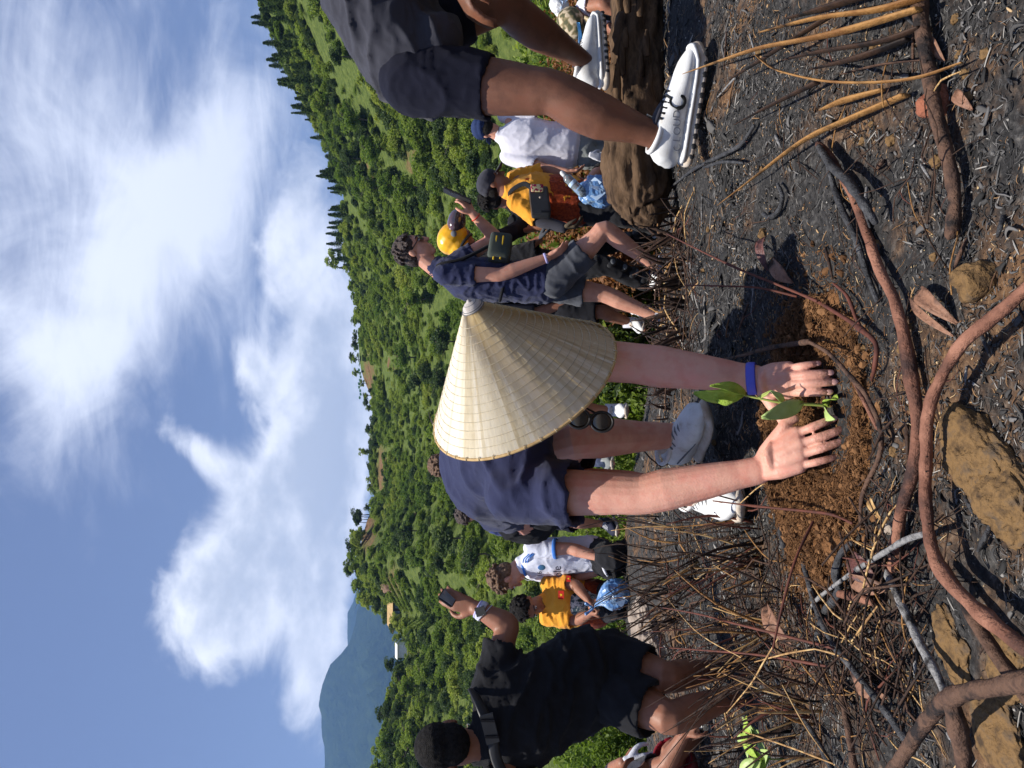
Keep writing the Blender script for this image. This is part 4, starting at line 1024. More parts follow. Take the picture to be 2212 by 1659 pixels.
        for k in range(11):                              # solid black inserts stand in for the shade inside the sole's openings
            t = .04+.088*k; wd = np.interp(t, T, Wd)
            for sg in (-1, 1):
                c = heel+f*Ln*(t*1.05-.02)+u*.015+s*sg*(wd+.016)*.49
                MB().ell(c, f*.0085, u*.0085, s*.0035, 10, 7).build('sole_opening_shade', m_rubber, so)
        mb = MB(); ring(mb, heel+f*Ln*.165+u*.118, u+f*.30, (.036, .042), (.006, .008), s); mb.build('collar', m_shoew, up_)
        MB().ell(heel+f*Ln*.36+u*.122, f*.045-u*.012, s*.026, u*.010, 12, 8).build('tongue', m_charcoal, up_)
        for k in range(6):
            t = .34+.05*k; c = heel+f*Ln*t+u*(.124-.030*(t-.34)/.28)
            MB().tube([c-s*.030-u*.010, c+u*.004+f*.005, c+s*.030-u*.010], [.0035, .004, .0035], seg=6, sub=2).build('lace', m_black, up_)
        if logo:
            # lettering and ring mark on the side that faces the camera
            sg = -1 if s.y > 0 else 1; n = s*sg
            def at(t, h):
                hh = np.interp(t, T, Hh); wd = np.interp(t, T, Wd); k = max(-.98, min(.98, (h-.030-hh*.5)/(hh*.5)))
                return heel+f*Ln*t+u*h+n*(wd*.5*math.sqrt(1-k*k)+.0015)
            rd = f if f.cross(u).dot(n) > 0 else -f
            for k, chh in enumerate('CLOUD'):
                t = .09+.075*k; p = at(t, .060+.004*k); tl = n*.35
                textmesh(chh, .030, p, rd, u-n*.0, up_, m_letter)
            mb = MB(); pts = []
            for k in range(15):
                an_ = R(65+k*20); pts.append(at(.50+.058*math.cos(an_), .078+.0185*math.sin(an_))+n*.001)
            mb.tube(pts, [(.0052, .0012)]*15, [n.cross(pts[1]-pts[0])]*15, seg=6, sub=1); 
            mb.tube([at(.53, .096)+n*.001, at(.565, .104)+n*.001], [.0042, .003], seg=6, sub=1); mb.build('logo', m_mark, up_)
    runner(P(1314, 1494, 2.24), P(1548, 1526, 2.17), (-.02, -.12, 1), True)
    runner(P(1484, 1318, 2.86), P(1618, 1306, 3.0), (-.25, -.15, 1), False)
right_man()
# ------------------------------------------------------------------ the other people
def build_person(label, sk, J, hd=None, hair_=None, shirt=None, bottom=None, shoes=None, vox=.0078, wid=1.0, group=None, fc=True, wr_amp=.008, seed=1):
    feet = [J[k] for k in ('anL', 'anR') if k in J]; bz = sum((Vector(p) for p in feet), Vector())/len(feet) if feet else Vector(J['pel'])
    e = empty('person', V3(bz.x, bz.y, gz(bz.x, bz.y)), label, 'person', group)
    b = MB(); pel, ch, nk = Vector(J['pel']), Vector(J['ch']), Vector(J['nk']); sS, sH = Vector(J['sS']), Vector(J['sH'])
    w = wid
    b.tube([pel, pel.lerp(ch, .5), ch, ch.lerp(nk, .6), nk], [(.11*w, .08*w), (.11*w, .075*w), (.13*w, .085*w), (.09*w, .06*w), (.05*w, .05*w)], [sH, (sH+sS)/2, sS, sS, sS], seg=14)
    for k in 'LR':
        if 'sh'+k in J:
            sh, el, wr = Vector(J['sh'+k]), Vector(J['el'+k]), Vector(J['wr'+k])
            b.tube([ch.lerp(nk, .5), sh], [.05*w, .05*w], sub=1); arm(b, sh, el, wr, w)
            h = J.get('hand'+k)
            if h: hand(b, wr, h[0], h[1], h[2], w, *(h[3:] if len(h) > 3 else ()))
        if 'hip'+k in J:
            b.tube([pel, Vector(J['hip'+k])], [.09*w, .09*w], sub=1); leg(b, J['hip'+k], J['kn'+k], J['an'+k], J.get('toe'+k), w)
    H = None
    if hd:
        H = headparts(b, hd[0], hd[1], hd[2], w); c, f, u, r = H; b.tube([nk-(Vector(c)-nk)*.2, nk.lerp(c, .5)-f*.01, c-u*.03-f*.012], [.060*w, .054*w, .054*w])
    body = link('body', b.solid(vox, 3, .5, 'body'), sk, e)
    if H and fc: face(e, H, w)
    if H and hair_: hair(e, H, hair_[0], hair_[1], w, seed)
    if shirt:
        t = MB(); hem = Vector(shirt.get('hem', pel)); W_ = shirt.get('w', 1.0)*w
        torso(t, [hem, hem.lerp(ch, .45), ch, ch.lerp(nk, .55), nk.lerp(ch, .06)], [(.178*W_, .128*W_), (.17*W_, .124*W_), (.185*W_, .128*W_), (.150*W_, .095*W_), (.072*w, .068*w)], [sH, (sH+sS)/2, sS, sS, sS])
        for k in 'LR':
            if 'sh'+k in J:
                sh, el = Vector(J['sh'+k]), Vector(J['el'+k]); t.ell(sh, (.066*w, 0, 0), (0, .066*w, 0), (0, 0, .062*w)); sleeve(t, sh, el, -.12, shirt.get('k'+k, shirt.get('k', .6)), .064*w, .069*w)
        me = t.solid(.0095, 3, .5, 'shirt'); wrinkle(me, shirt.get('amp', wr_amp), shirt.get('fr', (9, 9, 14)), seed=seed*3.3); link('shirt', me, shirt['m'], e)
    if bottom:
        s = MB(); s.ell(pel, sH.normalized()*.165*w, sH.normalized().cross(V3(0, 0, 1)).normalized()*.125*w, (0, 0, .13*w))
        for k in 'LR':
            if 'hip'+k in J: trouser(s, J['hip'+k], J['kn'+k], bottom.get('k', .75), .104*w, .100*w, J['an'+k] if bottom.get('long') else None)
        me = s.solid(.011, 3, .5, bottom.get('name', 'shorts')); wrinkle(me, wr_amp, (9, 9, 9), seed=seed*1.7); link(bottom.get('name', 'shorts'), me, bottom['m'], e)
    if shoes:
        for k in 'LR':
            if 'toe'+k in J:
                an, toe = Vector(J['an'+k]), Vector(J['toe'+k]); d = (toe-an); d.z = 0; d.normalize()
                hl = an-d*.055; hl.z = toe.z-.012; shoe(e, hl, toe+V3(0, 0, -.012), (0, 0, 1), mu=shoes.get('m', m_shoew), ms=shoes.get('s', m_solew), w=.096)
                if shoes.get('sock'):
                    MB().tube([an+V3(0, 0, -.04), an+V3(0, 0, shoes['sock'])], [.042, .041], seg=12, sub=1, cap='ri').build('sock', shoes.get('sm', m_sock), e)
    return e, H
def pocket_bag(name, label, c, x, y, z, m, m2, flapk=.45):
    """soft bag: body, flap, zip, strap stub"""
    e = empty(name, Vector(c)-Vector(z), label, 'bag')
    mb = MB(); mb.box(c, x, y, z); me = mb.mesh(name); bm = bmesh.new(); bm.from_mesh(me)
    bmesh.ops.bevel(bm, geom=bm.edges[:]+bm.verts[:], offset=min(Vector(x).length, Vector(y).length, Vector(z).length)*.45, segments=3, affect='EDGES', profile=.6); bm.to_mesh(me); bm.free()
    bd = link('bag_body', me, m, e)
    return e, bd

# --- man with the phone, knee raised
def phone_man():
    d = 5.15; n = 5.0; fr = 5.3
    J = dict(pel=P(1050, 1180, d), ch=P(1056, 1012, d), nk=P(1082, 940, d), sS=V3(.25, -1, 0), sH=V3(.15, -1, 0),
             shR=P(1066, 972, 4.98), elR=P(1066, 1082, 4.95), wrR=P(1102, 1182, 4.93), handR=((.35, -.2, -.7), (.7, .3, .2), (-.6, .3, .6), .3),
             shL=P(1085, 976, 5.36), elL=P(1146, 1070, 5.34), wrL=P(1196, 1022, 5.25), handL=((.8, -.05, .5), (-.25, .75, .5), (-.3, -.5, .9), .38, .2, .3),
             hipR=P(1050, 1195, 5.06), knR=P(1163, 1306, 4.92), anR=P(1083, 1418, 5.04), toeR=P(1120, 1450, 4.92),
             hipL=P(1040, 1195, 5.26), knL=P(1024, 1305, 5.22), anL=P(975, 1420, 5.16), toeL=P(990, 1455, 4.98))
    f = unit((.80, -.28, -.50)); u = unit((.42, 0, .9))
    e, H = build_person('dark-haired man in navy T-shirt raising a phone with one knee lifted', m_skin_fair, J, (P(1118, 898, d), f, u), (m_hairdk, 'mop'),
        dict(m=m_navy, k=.52, hem=P(1048, 1172, d), w=1.02), dict(m=m_greysh, k=.62), dict(m=m_shoenavy, s=m_shoew), vox=.0066, wid=1.06, seed=4)
    c, f, u, r = H
    g = MB()
    for q in (-1, 1):
        ring(g, c+r*q*.033+u*.008+f*.098, f, (.025, .021), (.003, .003), r); g.tube([c+r*q*.058+u*.012+f*.09, c+r*q*.078+u*.012-f*.01], [.003, .003], seg=6, sub=1)
    g.tube([c-r*.01+u*.012+f*.1, c+r*.01+u*.012+f*.1], [.003, .003], seg=6, sub=1); fr_ = g.build('glasses', m_rubber, e)
    for q in (-1, 1): MB().ell(c+r*q*.033+u*.008+f*.098, r*.024, u*.020, f*.002, 14, 7).build('lens', m_lens, fr_)
    mb = MB(); ring(mb, J['wrL'].lerp(J['elL'], .12), J['wrL']-J['elL'], .034, (.003, .003)); mb.build('red_thread', m_red, e)
    mb = MB(); ring(mb, J['wrR'].lerp(J['elR'], .03), J['wrR']-J['elR'], .034, (.002, .008)); mb.build('wristband', m_bandw, e)
    # phone in the raised hand
    a, b = P(1222, 1018, 5.22), P(1250, 958, 5.22); ax = (b-a).normalized(); sd_ = V3(.3, -1, 0); sd_ = (sd_-ax*sd_.dot(ax)).normalized(); nn = ax.cross(sd_)
    pe = empty('phone', (a+b)/2-V3(0, 0, .08), 'black phone held up in the raised hand of the man in navy', 'phone')
    me = MB().box((a+b)/2, ax*((b-a).length/2), sd_*.037, nn*.006).mesh(); bm = bmesh.new(); bm.from_mesh(me); bmesh.ops.bevel(bm, geom=bm.edges[:], offset=.005, segments=2, affect='EDGES'); bm.to_mesh(me); bm.free()
    link('case', me, m_rubber, pe, False)
    MB().box((a+b)/2+nn*.0066, ax*((b-a).length/2-.006), sd_*.032, nn*.0008).build('screen', m_lens, pe, False)
    for q in (0, 1): MB().ell((a+b)/2-nn*.007+ax*(.055-q*.02)+sd_*.018, ax*.008, sd_*.008, nn*.002, 10, 6).build('camera_lens', m_lens, pe)
    # olive sling pouch on the chest
    m_ol = cloth('olive_nylon', srgb(78, 84, 76), srgb(62, 68, 62)); m_zip = mat('yellow_zip', srgb(214, 178, 40), srgb(190, 156, 36), rough=.6)
    cc = P(1120, 1080, 5.02); pe, bd = pocket_bag('sling_pouch', 'olive sling pouch with two yellow zips on the chest of the man in navy', cc, (.085, .03, -.012), (-.03, .06, 0), (.008, 0, .072), m_ol, m_zip)
    for q in (-.022, .022): strip(bd, 'zip', [cc+V3(-.075, -.075, .02+q), cc+V3(0, -.064, .008+q), cc+V3(.08, -.042, -.002+q)], .006, .004, (0, 0, 1), m_zip)
    cord(pe, 'strap', [cc+V3(.03, 0, .06), P(1100, 1000, 5.0), P(1085, 945, 5.05), P(1060, 960, 5.3)], .012, m_black)
    cord(pe, 'strap', [cc+V3(-.07, 0, -.02), P(1060, 1090, 4.98), P(1010, 1080, 5.05)], .012, m_black)
phone_man()

# --- rider in the yellow helmet behind him
def helmet_man():
    d = 6.0
    J = dict(pel=P(1080, 1195, d), ch=P(1095, 1075, d), nk=P(1118, 1020, d), sS=V3(.3, -1, 0), sH=V3(.3, -1, 0),
             shR=P(1090, 1045, 5.85), elR=P(1110, 1120, 5.75), wrR=P(1142, 1165, 5.7), handR=((.7, -.2, -.3), (0, 0, -1), (-.3, -1, 0), .4),
             shL=P(1125, 1045, 6.1), elL=P(1165, 1120, 6.05), wrL=P(1172, 1180, 5.95), handL=((0, 0, -1), (-1, 0, 0), (0, -1, 0), .5),
             hipR=P(1075, 1205, 5.9), knR=P(1085, 1310, 5.75), anR=P(1045, 1400, 5.85), toeR=P(1062, 1425, 5.72),
             hipL=P(1085, 1205, 6.1), knL=P(1130, 1315, 6.0), anL=P(1150, 1412, 6.1), toeL=P(1165, 1430, 5.95))
    f = unit((.75, -.3, -.55)); u = unit((.5, 0, .85)); c = P(1140, 990, d)
    e, H = build_person('person in black with shin guards and a yellow helmet behind the phone man', m_skin_tan, J, (c, f, u), None,
        dict(m=m_black, k=1.55), dict(m=m_black, long=True, name='trousers'), dict(m=m_shoew), wid=1.0, seed=8)
    c, f, u, r = H
    m_hel = mat('yellow_shell', srgb(240, 178, 20), srgb(232, 168, 16), scale=6, rough=.3, spec=.5, coat=.3)
    h = empty('helmet', c-u*.1, 'glossy yellow motorbike helmet with its tinted visor flipped up', 'helmet')
    mb = MB(); mb.ell(c+u*.045-f*.015, r*.122, f*.138, u*.118); mb.ell(c-u*.03-f*.03, r*.116, f*.108, u*.09); me = mb.solid(.008, 5, name='shell'); link('shell', me, m_hel, h)
    vs = MB(); vs.ell(c+u*.085+f*.105, r*.118, f*.10+u*.05, u*.062-f*.03); me = vs.mesh()
    m_vis = mat('tinted_visor', srgb(112, 74, 66), srgb(62, 58, 70), rough=.1, spec=.8, coat=.6); link('visor', me, m_vis, h)
    for q in (-1, 1): MB().ell(c+u*.04+f*.045+r*q*.118, f*.024, u*.024, r*.012, 12, 7).build('visor_pivot', m_seam, h)
    ring(mb := MB(), c-u*.055-f*.01, u, (.1, .11), (.008, .012), r); mb.build('rim', m_rubber, h)
    for kn, an in ((J['knR'], J['anR']), (J['knL'], J['anL'])):
        sg = MB()
        for k in range(4):
            p = kn.lerp(an, .08+.26*k); sg.ell(p+V3(.028, -.045, 0), (.05, .02, 0), (0, .04, 0), (-.01, 0, .052), 12, 8)
        link('shin_guard', sg.solid(.009, 2), m_rubber, e)
        for k in range(3): MB().ell(kn.lerp(an, .12+.28*k)+V3(.035, -.087, 0), (.022, .008, 0), (0, .004, 0), (0, 0, .018), 10, 6).build('guard_plate', m_seam, e)
    for q, wr in (('R', J['wrR']), ('L', J['wrL'])):
        mb = MB(); hand(mb, wr, J['hand'+q][0], J['hand'+q][1], J['hand'+q][2], 1.06, .6); link('glove', mb.solid(.007, 3), m_greysh, e)
helmet_man()

# --- hidden companion behind the phone man
def behind_man():
    d = 6.1
    J = dict(pel=P(1000, 1215, d), ch=P(1010, 1110, d), nk=P(1022, 1052, d), sS=V3(1, .2, 0), sH=V3(1, .2, 0),
             shR=P(985, 1075, 6.05), elR=P(985, 1160, 6.0), wrR=P(1002, 1222, 5.95), handR=((.3, 0, -.8), (1, 0, 0), (0, -1, 0), .4),
             shL=P(1040, 1075, 6.15), elL=P(1055, 1150, 6.1), wrL=P(1050, 1220, 6.0),
             hipR=P(985, 1225, 6.0), knR=P(985, 1300, 5.9), anR=P(962, 1360, 6.0), toeR=P(946, 1392, 5.85), hipL=P(1015, 1225, 6.1), knL=P(1005, 1310, 6.05), anL=P(990, 1385, 6.15), toeL=P(980, 1402, 5.95))
    e, H = build_person('person in black with bare shins half hidden behind the phone man', m_skin_tan, J, (P(1035, 1015, d), (.4, .8, -.4), (.2, .2, 1)), (m_hairbk, 'short'),
        dict(m=m_black, k=.9), dict(m=m_blackish, k=.9), dict(m=m_shoew, sock=.05), fc=False, seed=11, wid=.98)
    cc = P(985, 1110, 6.05); pe, bd = pocket_bag('backpack', 'dark grey backpack on the person hidden behind the phone man', cc, (.05, 0, 0), (0, .13, 0), (0, 0, .16), m_charcoal, m_black)
    strip(pe, 'strap', [cc+V3(.04, -.1, .14), cc+V3(.1, -.14, .1), cc+V3(.1, -.12, -.1)], .02, .005, (1, 0, 0), m_black)
behind_man()

# --- cap helper
def cap_on(e, H, m, mb_, back=False, s=1.0, name='cap'):
    c, f, u, r = H
    t = MB(); t.ell(c+u*.058-f*.012, r*.090*s, f*.106*s, u*.074*s); t.ell(c+u*.03-f*.02, r*.088*s, f*.102*s, u*.05*s); o = link(name, t.solid(.006, 4), m, e)
    V, Fc = [], []
    for i in range(9):
        a = R(-62+i*15.5)
        for j in range(4):
            k = j/3; V.append(c+f*(.075+.02*k+.075*k*math.cos(a))+r*(.083*math.sin(a)*(1+.05*k))+u*(.030-.012*k-.012*abs(math.sin(a))))
    for i in range(8):
        for j in range(3): Fc.append((i*4+j, i*4+j+1, (i+1)*4+j+1, (i+1)*4+j))
    me = bpy.data.meshes.new('brim'); me.from_pydata([tuple(v) for v in V], [], Fc); me.update(); b = link('brim', me, mb_, o); q = b.modifiers.new('t', 'SOLIDIFY'); q.thickness = .005
    MB().ell(c+u*.132*s-f*.012, r*.008, f*.008, u*.005, 8, 6).build('button', m, o)
    return o
def flag(e, o, x, y, n, s=.03, name='flag_print'):
    x, y, n = unit(x), unit(y), unit(n); p = Vector(o)+n*.002
    fl = MB().box(p, x*s, y*s*.67, n*.001).build(name, m_red, e, False)
    V = []; 
    for i in range(10):
        a = math.pi/2+i*math.pi/5; rr = s*.42 if i % 2 == 0 else s*.17; V.append(p+n*.0022+x*rr*math.cos(a)+y*rr*math.sin(a))
    V.append(p+n*.0022); MB().add(V, [(10, i, (i+1) % 10) for i in range(10)]).build('star', m_yel, fl, False)

# --- orange shirt, black cap
def cap_man():
    d = 5.8
    J = dict(pel=P(1225, 1250, d), ch=P(1238, 1150, d), nk=P(1246, 1098, d), sS=V3(1, .55, .0), sH=V3(1, .4, 0),
             shR=P(1218, 1120, 5.72), elR=P(1180, 1172, 5.66), wrR=P(1168, 1216, 5.6), handR=((0, -.2, -1), (1, 0, 0), (0, -1, 0), .5),
             shL=P(1275, 1118, 5.95), elL=P(1290, 1180, 5.95), wrL=P(1275, 1235, 5.85), handL=((-.2, -.3, -.8), (-1, 0, 0), (0, -1, 0), .4),
             hipR=P(1212, 1255, 5.75), knR=P(1190, 1352, 5.6), anR=P(1165, 1440, 5.75), toeR=P(1180, 1458, 5.6), hipL=P(1245, 1255, 5.9), knL=P(1240, 1360, 5.8), anL=P(1238, 1470, 6.0), toeL=P(1250, 1480, 5.85))
    f = unit((.86, -.25, -.42)); u = unit((.4, 0, .95))
    e, H = build_person('man in orange T-shirt and black cap with a black crossbody bag by the log', m_skin_tan, J, (P(1262, 1068, d), f, u), (m_hairbk, 'short'),
        dict(m=m_orange, k=.86, hem=P(1228, 1235, d), w=1.08), dict(m=m_black, long=True, name='trousers'), dict(m=m_rubber), seed=14)
    o = cap_on(e, H, m_charcoal, m_charcoal)
    t = MB(); torso(t, [P(1222, 1246, d), P(1228, 1215, d), P(1231, 1190, d)], [(.196, .146), (.194, .146), (.190, .144)], [J['sH']]*3); me = t.solid(.008, 3); wrinkle(me, .006, seed=3); link('shirt_hem_print', me, m_redpat, e)
    MB().tube([J['elR'].lerp(J['shR'], .2), J['elR'], J['wrR']], [.050, .049, .039], seg=12).build('arm_sleeve', m_charcoal, e)
    mb = MB(); hand(mb, J['wrR'], *J['handR'][:3], 1.1, .7); link('glove', mb.solid(.007, 3), mat('work_glove', srgb(92, 80, 62), srgb(64, 56, 46), scale=30, rough=.9), e)
    cc = P(1222, 1166, 5.56); pe, bd = pocket_bag('crossbody_bag', 'black leather crossbody bag on the man in orange and black cap', cc, (.105, .045, .01), (-.02, .045, 0), (0, 0, .07), mat('black_leather', (.02, .02, .021), (.04, .04, .041), rough=.4, spec=.5, bump=.2, bscale=60), m_black)
    MB().box(cc+V3(-.01, -.05, .032), (.098, .042, .008), (-.006, .006, 0), (0, 0, .034)).build('flap', MATS['black_leather'], bd, False)
    MB().ell(cc+V3(.02, -.066, .0), (.008, 0, 0), (0, .005, 0), (0, 0, .008)).build('buckle', m_solew, bd)
    strip(pe, 'strap', [cc+V3(.1, .0, .06), P(1262, 1130, 5.62), P(1240, 1098, 5.72), P(1215, 1110, 5.95)], .018, .004, (1, 0, 0), m_black)
    m_pk = mat('floral_pouch', srgb(214, 200, 150), srgb(150, 30, 70), scale=40, rough=.8, detail=1, lo=.48, hi=.52)
    pe2, _ = pocket_bag('floral_pouch', 'small floral pouch tucked beside the black crossbody bag', P(1252, 1160, 5.55), (.03, .01, 0), (0, .02, 0), (0, 0, .045), m_pk, m_pk)
    flag(e, P(1266, 1141, 5.70), (1, .4, 0), (0, 0, 1), (.3, -1, 0), .03)
cap_man()
def dark_haired_behind():
    d = 6.6
    J = dict(pel=P(1215, 1250, d), ch=P(1215, 1150, d), nk=P(1220, 1102, d), sS=V3(1, .2, 0), sH=V3(1, .2, 0), shR=P(1180, 1120, d), elR=P(1172, 1190, d), wrR=P(1180, 1245, d), shL=P(1255, 1120, d), elL=P(1265, 1190, d), wrL=P(1255, 1245, d),
             hipR=P(1195, 1258, d), knR=P(1195, 1355, d), anR=P(1195, 1460, d), hipL=P(1235, 1258, d), knL=P(1235, 1355, d), anL=P(1235, 1460, d))
    build_person('dark-haired person almost hidden behind the man in orange and black cap', m_skin_tan, J, (P(1228, 1068, d), (.3, .9, -.2), (0, .2, 1)), (m_hairbk, 'mop'), dict(m=m_black, k=.7), dict(m=m_blackish, long=True, name='trousers'), fc=False, seed=17, vox=.0105)
dark_haired_behind()

# --- white T-shirt seen from behind
def white_man():
    d = 6.5
    J = dict(pel=P(1340, 1262, d), ch=P(1352, 1140, d), nk=P(1368, 1078, d), sS=V3(1, -.05, .0), sH=V3(1, 0, 0),
             shR=P(1318, 1105, d), elR=P(1294, 1180, 6.4), wrR=P(1288, 1225, 6.3), handR=((.1, 0, -1), (1, 0, 0), (0, 1, 0), .4),
             shL=P(1412, 1100, d), elL=P(1428, 1180, 6.4), wrL=P(1420, 1240, 6.3), handL=((0, 0, -1), (-1, 0, 0), (0, 1, 0), .4),
             hipR=P(1320, 1268, d), knR=P(1318, 1375, 6.45), anR=P(1315, 1478, 6.6), hipL=P(1362, 1268, d), knL=P(1372, 1375, 6.4), anL=P(1375, 1478, 6.6))
    f = unit((-.15, .95, -.3)); u = unit((.1, .25, 1))
    e, H = build_person('man in white T-shirt and grey trousers seen from behind, wearing a navy cap backwards', m_skin_fair, J, (P(1380, 1052, d), f, u), (m_hairbk, 'short'),
        dict(m=m_whitec, k=.72, hem=P(1343, 1226, d), w=1.14, amp=.0055, fr=(7, 7, 5)), dict(m=m_greypt, long=True, name='trousers'), fc=False, seed=20)
    H2 = (H[0], -H[1], H[2], -H[3]); cap_on(e, H, mat('navy_cap', srgb(40, 56, 96), srgb(34, 48, 84), rough=.9), MATS['navy_cap'])
    c, f, u, r = H; ring(mb := MB(), c-f*.092+u*.02, -f+u*.3, (.038, .026), (.004, .004), r); mb.build('cap_strap', MATS['navy_cap'], e)
    g = MB(); p = P(1325, 1275, 6.28); hand(g, p, (-.3, 0, -1), (0, 1, 0), (1, 0, 0), .9, .1); o = link('white_glove', g.solid(.006, 2), m_sock, None); rebase(o)
    tag(o, 'white knitted glove hanging from the back pocket of the grey trousers', 'glove')
    m_th = mat('neck_cord', srgb(90, 60, 50), rough=.8); ring(mb := MB(), P(1370, 1082, d), (0, .3, 1), (.066, .066), (.002, .002)); mb.build('necklace', m_th, e)
white_man()

# --- crouching helper with the bottle and the blue bag, behind the log
def bag_croucher():
    d = 5.35
    J = dict(pel=P(1270, 1370, 5.7), ch=P(1272, 1325, 5.65), nk=P(1268, 1305, 5.6), sS=V3(1, .2, 0), sH=V3(1, 0, 0),
             shR=P(1288, 1310, 5.5), elR=P(1286, 1290, 5.4), wrR=P(1266, 1268, 5.3), handR=((-.7, 0, .3), (0, 0, -1), (0, -1, 0), .5),
             shL=P(1252, 1312, 5.7), elL=P(1245, 1340, 5.6), wrL=P(1255, 1360, 5.5), hipR=P(1280, 1375, 5.7), knR=P(1286, 1345, 5.45), anR=P(1285, 1420, 5.45), hipL=P(1262, 1375, 5.7), knL=P(1255, 1350, 5.45), anL=P(1258, 1420, 5.45))
    build_person('person in black crouching behind the log with one bare forearm showing', m_skin_fair, J, (P(1262, 1292, 5.55), (-.3, -.5, -.8), (-.2, -.6, .7)), (m_hairbk, 'short'), dict(m=m_black, k=.8), dict(m=m_black, long=True, name='trousers'), wid=.9, seed=23, vox=.008)
bag_croucher()
m_clear = mat('clear_plastic', srgb(226, 240, 244), srgb(214, 230, 238), rough=.12, spec=.6, trans=.8)
def plastic_bag(name, label, c, w, h, dp, seed, neck=None, m=None):
    """knotted thin carrier bag with crumpled faces"""
    rr = random.Random(seed); mb = MB(); c = Vector(c)
    mb.ell(c, (w, 0, 0), (0, dp, 0), (0, 0, h), 34, 24); me = mb.mesh(name); a = vget(me)
    for i in range(len(a)):
        p = Vector(a[i]); q = (p-c); k = noise.noise(Vector((q.x*26+seed, q.y*26, q.z*16))); k2 = noise.noise(Vector((q.x*60, q.y*60+seed, q.z*45)))
        up = (q.z/h+1)/2
        q *= 1+.22*k+.08*k2
        if neck is not None and up > .62:
            t = (up-.62)/.38; ax = c+(Vector(neck)-c)*(.35+.65*t); q2 = ax-c; q = q.lerp(q2+Vector((q.x, q.y, 0))*.15, t*t*(3-2*t))
        a[i] = c+q
    vset(me, a); e = empty(name, c-V3(0, 0, h), label, 'plastic bag'); bd = link('bag_film', me, m or m_bagblue, e, False)
    if neck is not None:
        nn = Vector(neck)
        for s in (-1, 1): MB().tube([nn, nn+V3(s*.02, -.005, .02), nn+V3(s*.035, -.01, .045)], [.012, .008, .012], seg=7).build('handle', m or m_bagblue, e)
    # folded paper and foil inside shows as pale facets
    for k in range(7):
        p = c+V3(rr.uniform(-.45, .45)*w, -dp*.86, rr.uniform(-.6, .35)*h); MB().box(p, (rr.uniform(.12, .3)*w, rr.uniform(-.01, .01), rr.uniform(-.03, .03)), (0, .002, 0), (rr.uniform(-.02, .02), .004, rr.uniform(.1, .25)*h)).build('crease', m_bagpale, bd, False)
    return e
m_bagblue = mat('blue_plastic', srgb(128, 172, 218), srgb(92, 140, 200), srgb(176, 206, 232), scale=16, rough=.22, spec=.6, trans=.25, bump=.5, bscale=40)
m_bagpale = mat('pale_plastic', srgb(206, 224, 240), srgb(176, 204, 232), scale=30, rough=.25, spec=.6)
plastic_bag('plastic_bag', 'blue plastic bag bulging with rubbish behind the end of the log', P(1246, 1294, 5.15), .105, .135, .085, 3)
def bottle():
    c = P(1252, 1248, 5.1); t = P(1274, 1226, 5.1); ax = (t-c).normalized(); L = .155
    e = empty('water_bottle', c-V3(0, 0, .03), 'clear plastic water bottle with white cap sticking out of the blue bag', 'bottle')
    MB().tube([c-ax*.04, c, c+ax*L*.35, c+ax*L*.6, c+ax*L*.75, c+ax*L*.82], [.031, .032, .030, .031, .018, .013], seg=16).build('bottle_body', m_clear, e)
    MB().tube([c+ax*L*.80, c+ax*L*.94], [.0155, .0155], seg=14, sub=1).build('cap', m_white, e)
    ring(mb := MB(), c+ax*L*.3, ax, .0305, (.0015, .012)); mb.build('label_band', m_bagpale, e)
bottle()

# --- crouching man in camouflage cap behind the log, far right
def camo_man():
    d = 4.7
    J = dict(pel=P(1668, 1345, 5.0), ch=P(1636, 1288, 4.8), nk=P(1626, 1272, 4.72), sS=V3(.4, 1, 0), sH=V3(.4, 1, 0),
             shR=P(1645, 1268, 4.62), elR=P(1650, 1300, 4.5), wrR=P(1632, 1330, 4.5), handR=((-.3, 0, -1), (0, 1, 0), (-1, 0, 0), .4), shL=P(1612, 1282, 4.95), elL=P(1600, 1320, 4.8), wrL=P(1600, 1345, 4.7),
             hipR=P(1672, 1350, 4.9), knR=P(1640, 1320, 4.55), anR=P(1660, 1400, 4.6), hipL=P(1672, 1350, 5.1), knL=P(1620, 1330, 4.85), anL=P(1640, 1400, 4.9))
    e, H = build_person('crouching man in camouflage cap and white shirt behind the log', m_skin_tan, J, (P(1616, 1252, 4.65), (-.62, -.45, -.62), (-.5, -.15, .8)), (m_hairbk, 'short'), dict(m=m_whitec, k=.4), dict(m=m_blackish, long=True, name='trousers'), wid=.92, seed=26)
    m_camo = mat('camouflage', srgb(196, 178, 150), srgb(130, 116, 84), srgb(84, 84, 60), scale=26, rough=.9, detail=1, lo=.42, hi=.58)
    cap_on(e, H, m_camo, m_camo); c, f, u, r = H
    m_mir = mat('mirror_lens', srgb(90, 150, 190), srgb(40, 80, 120), rough=.08, metal=.8)
    g = MB().tube([c+u*.085+f*.09-r*.07, c+u*.09+f*.105, c+u*.085+f*.09+r*.07], [(.004, .02)]*3, [u]*3, seg=8).build('goggles', m_mir, e)
camo_man()
plastic_bag('white_carrier_bag', 'crumpled white carrier bag among the dead leaves at the right edge', P(1652, 1208, 5.6), .09, .07, .06, 9, None, m_white)

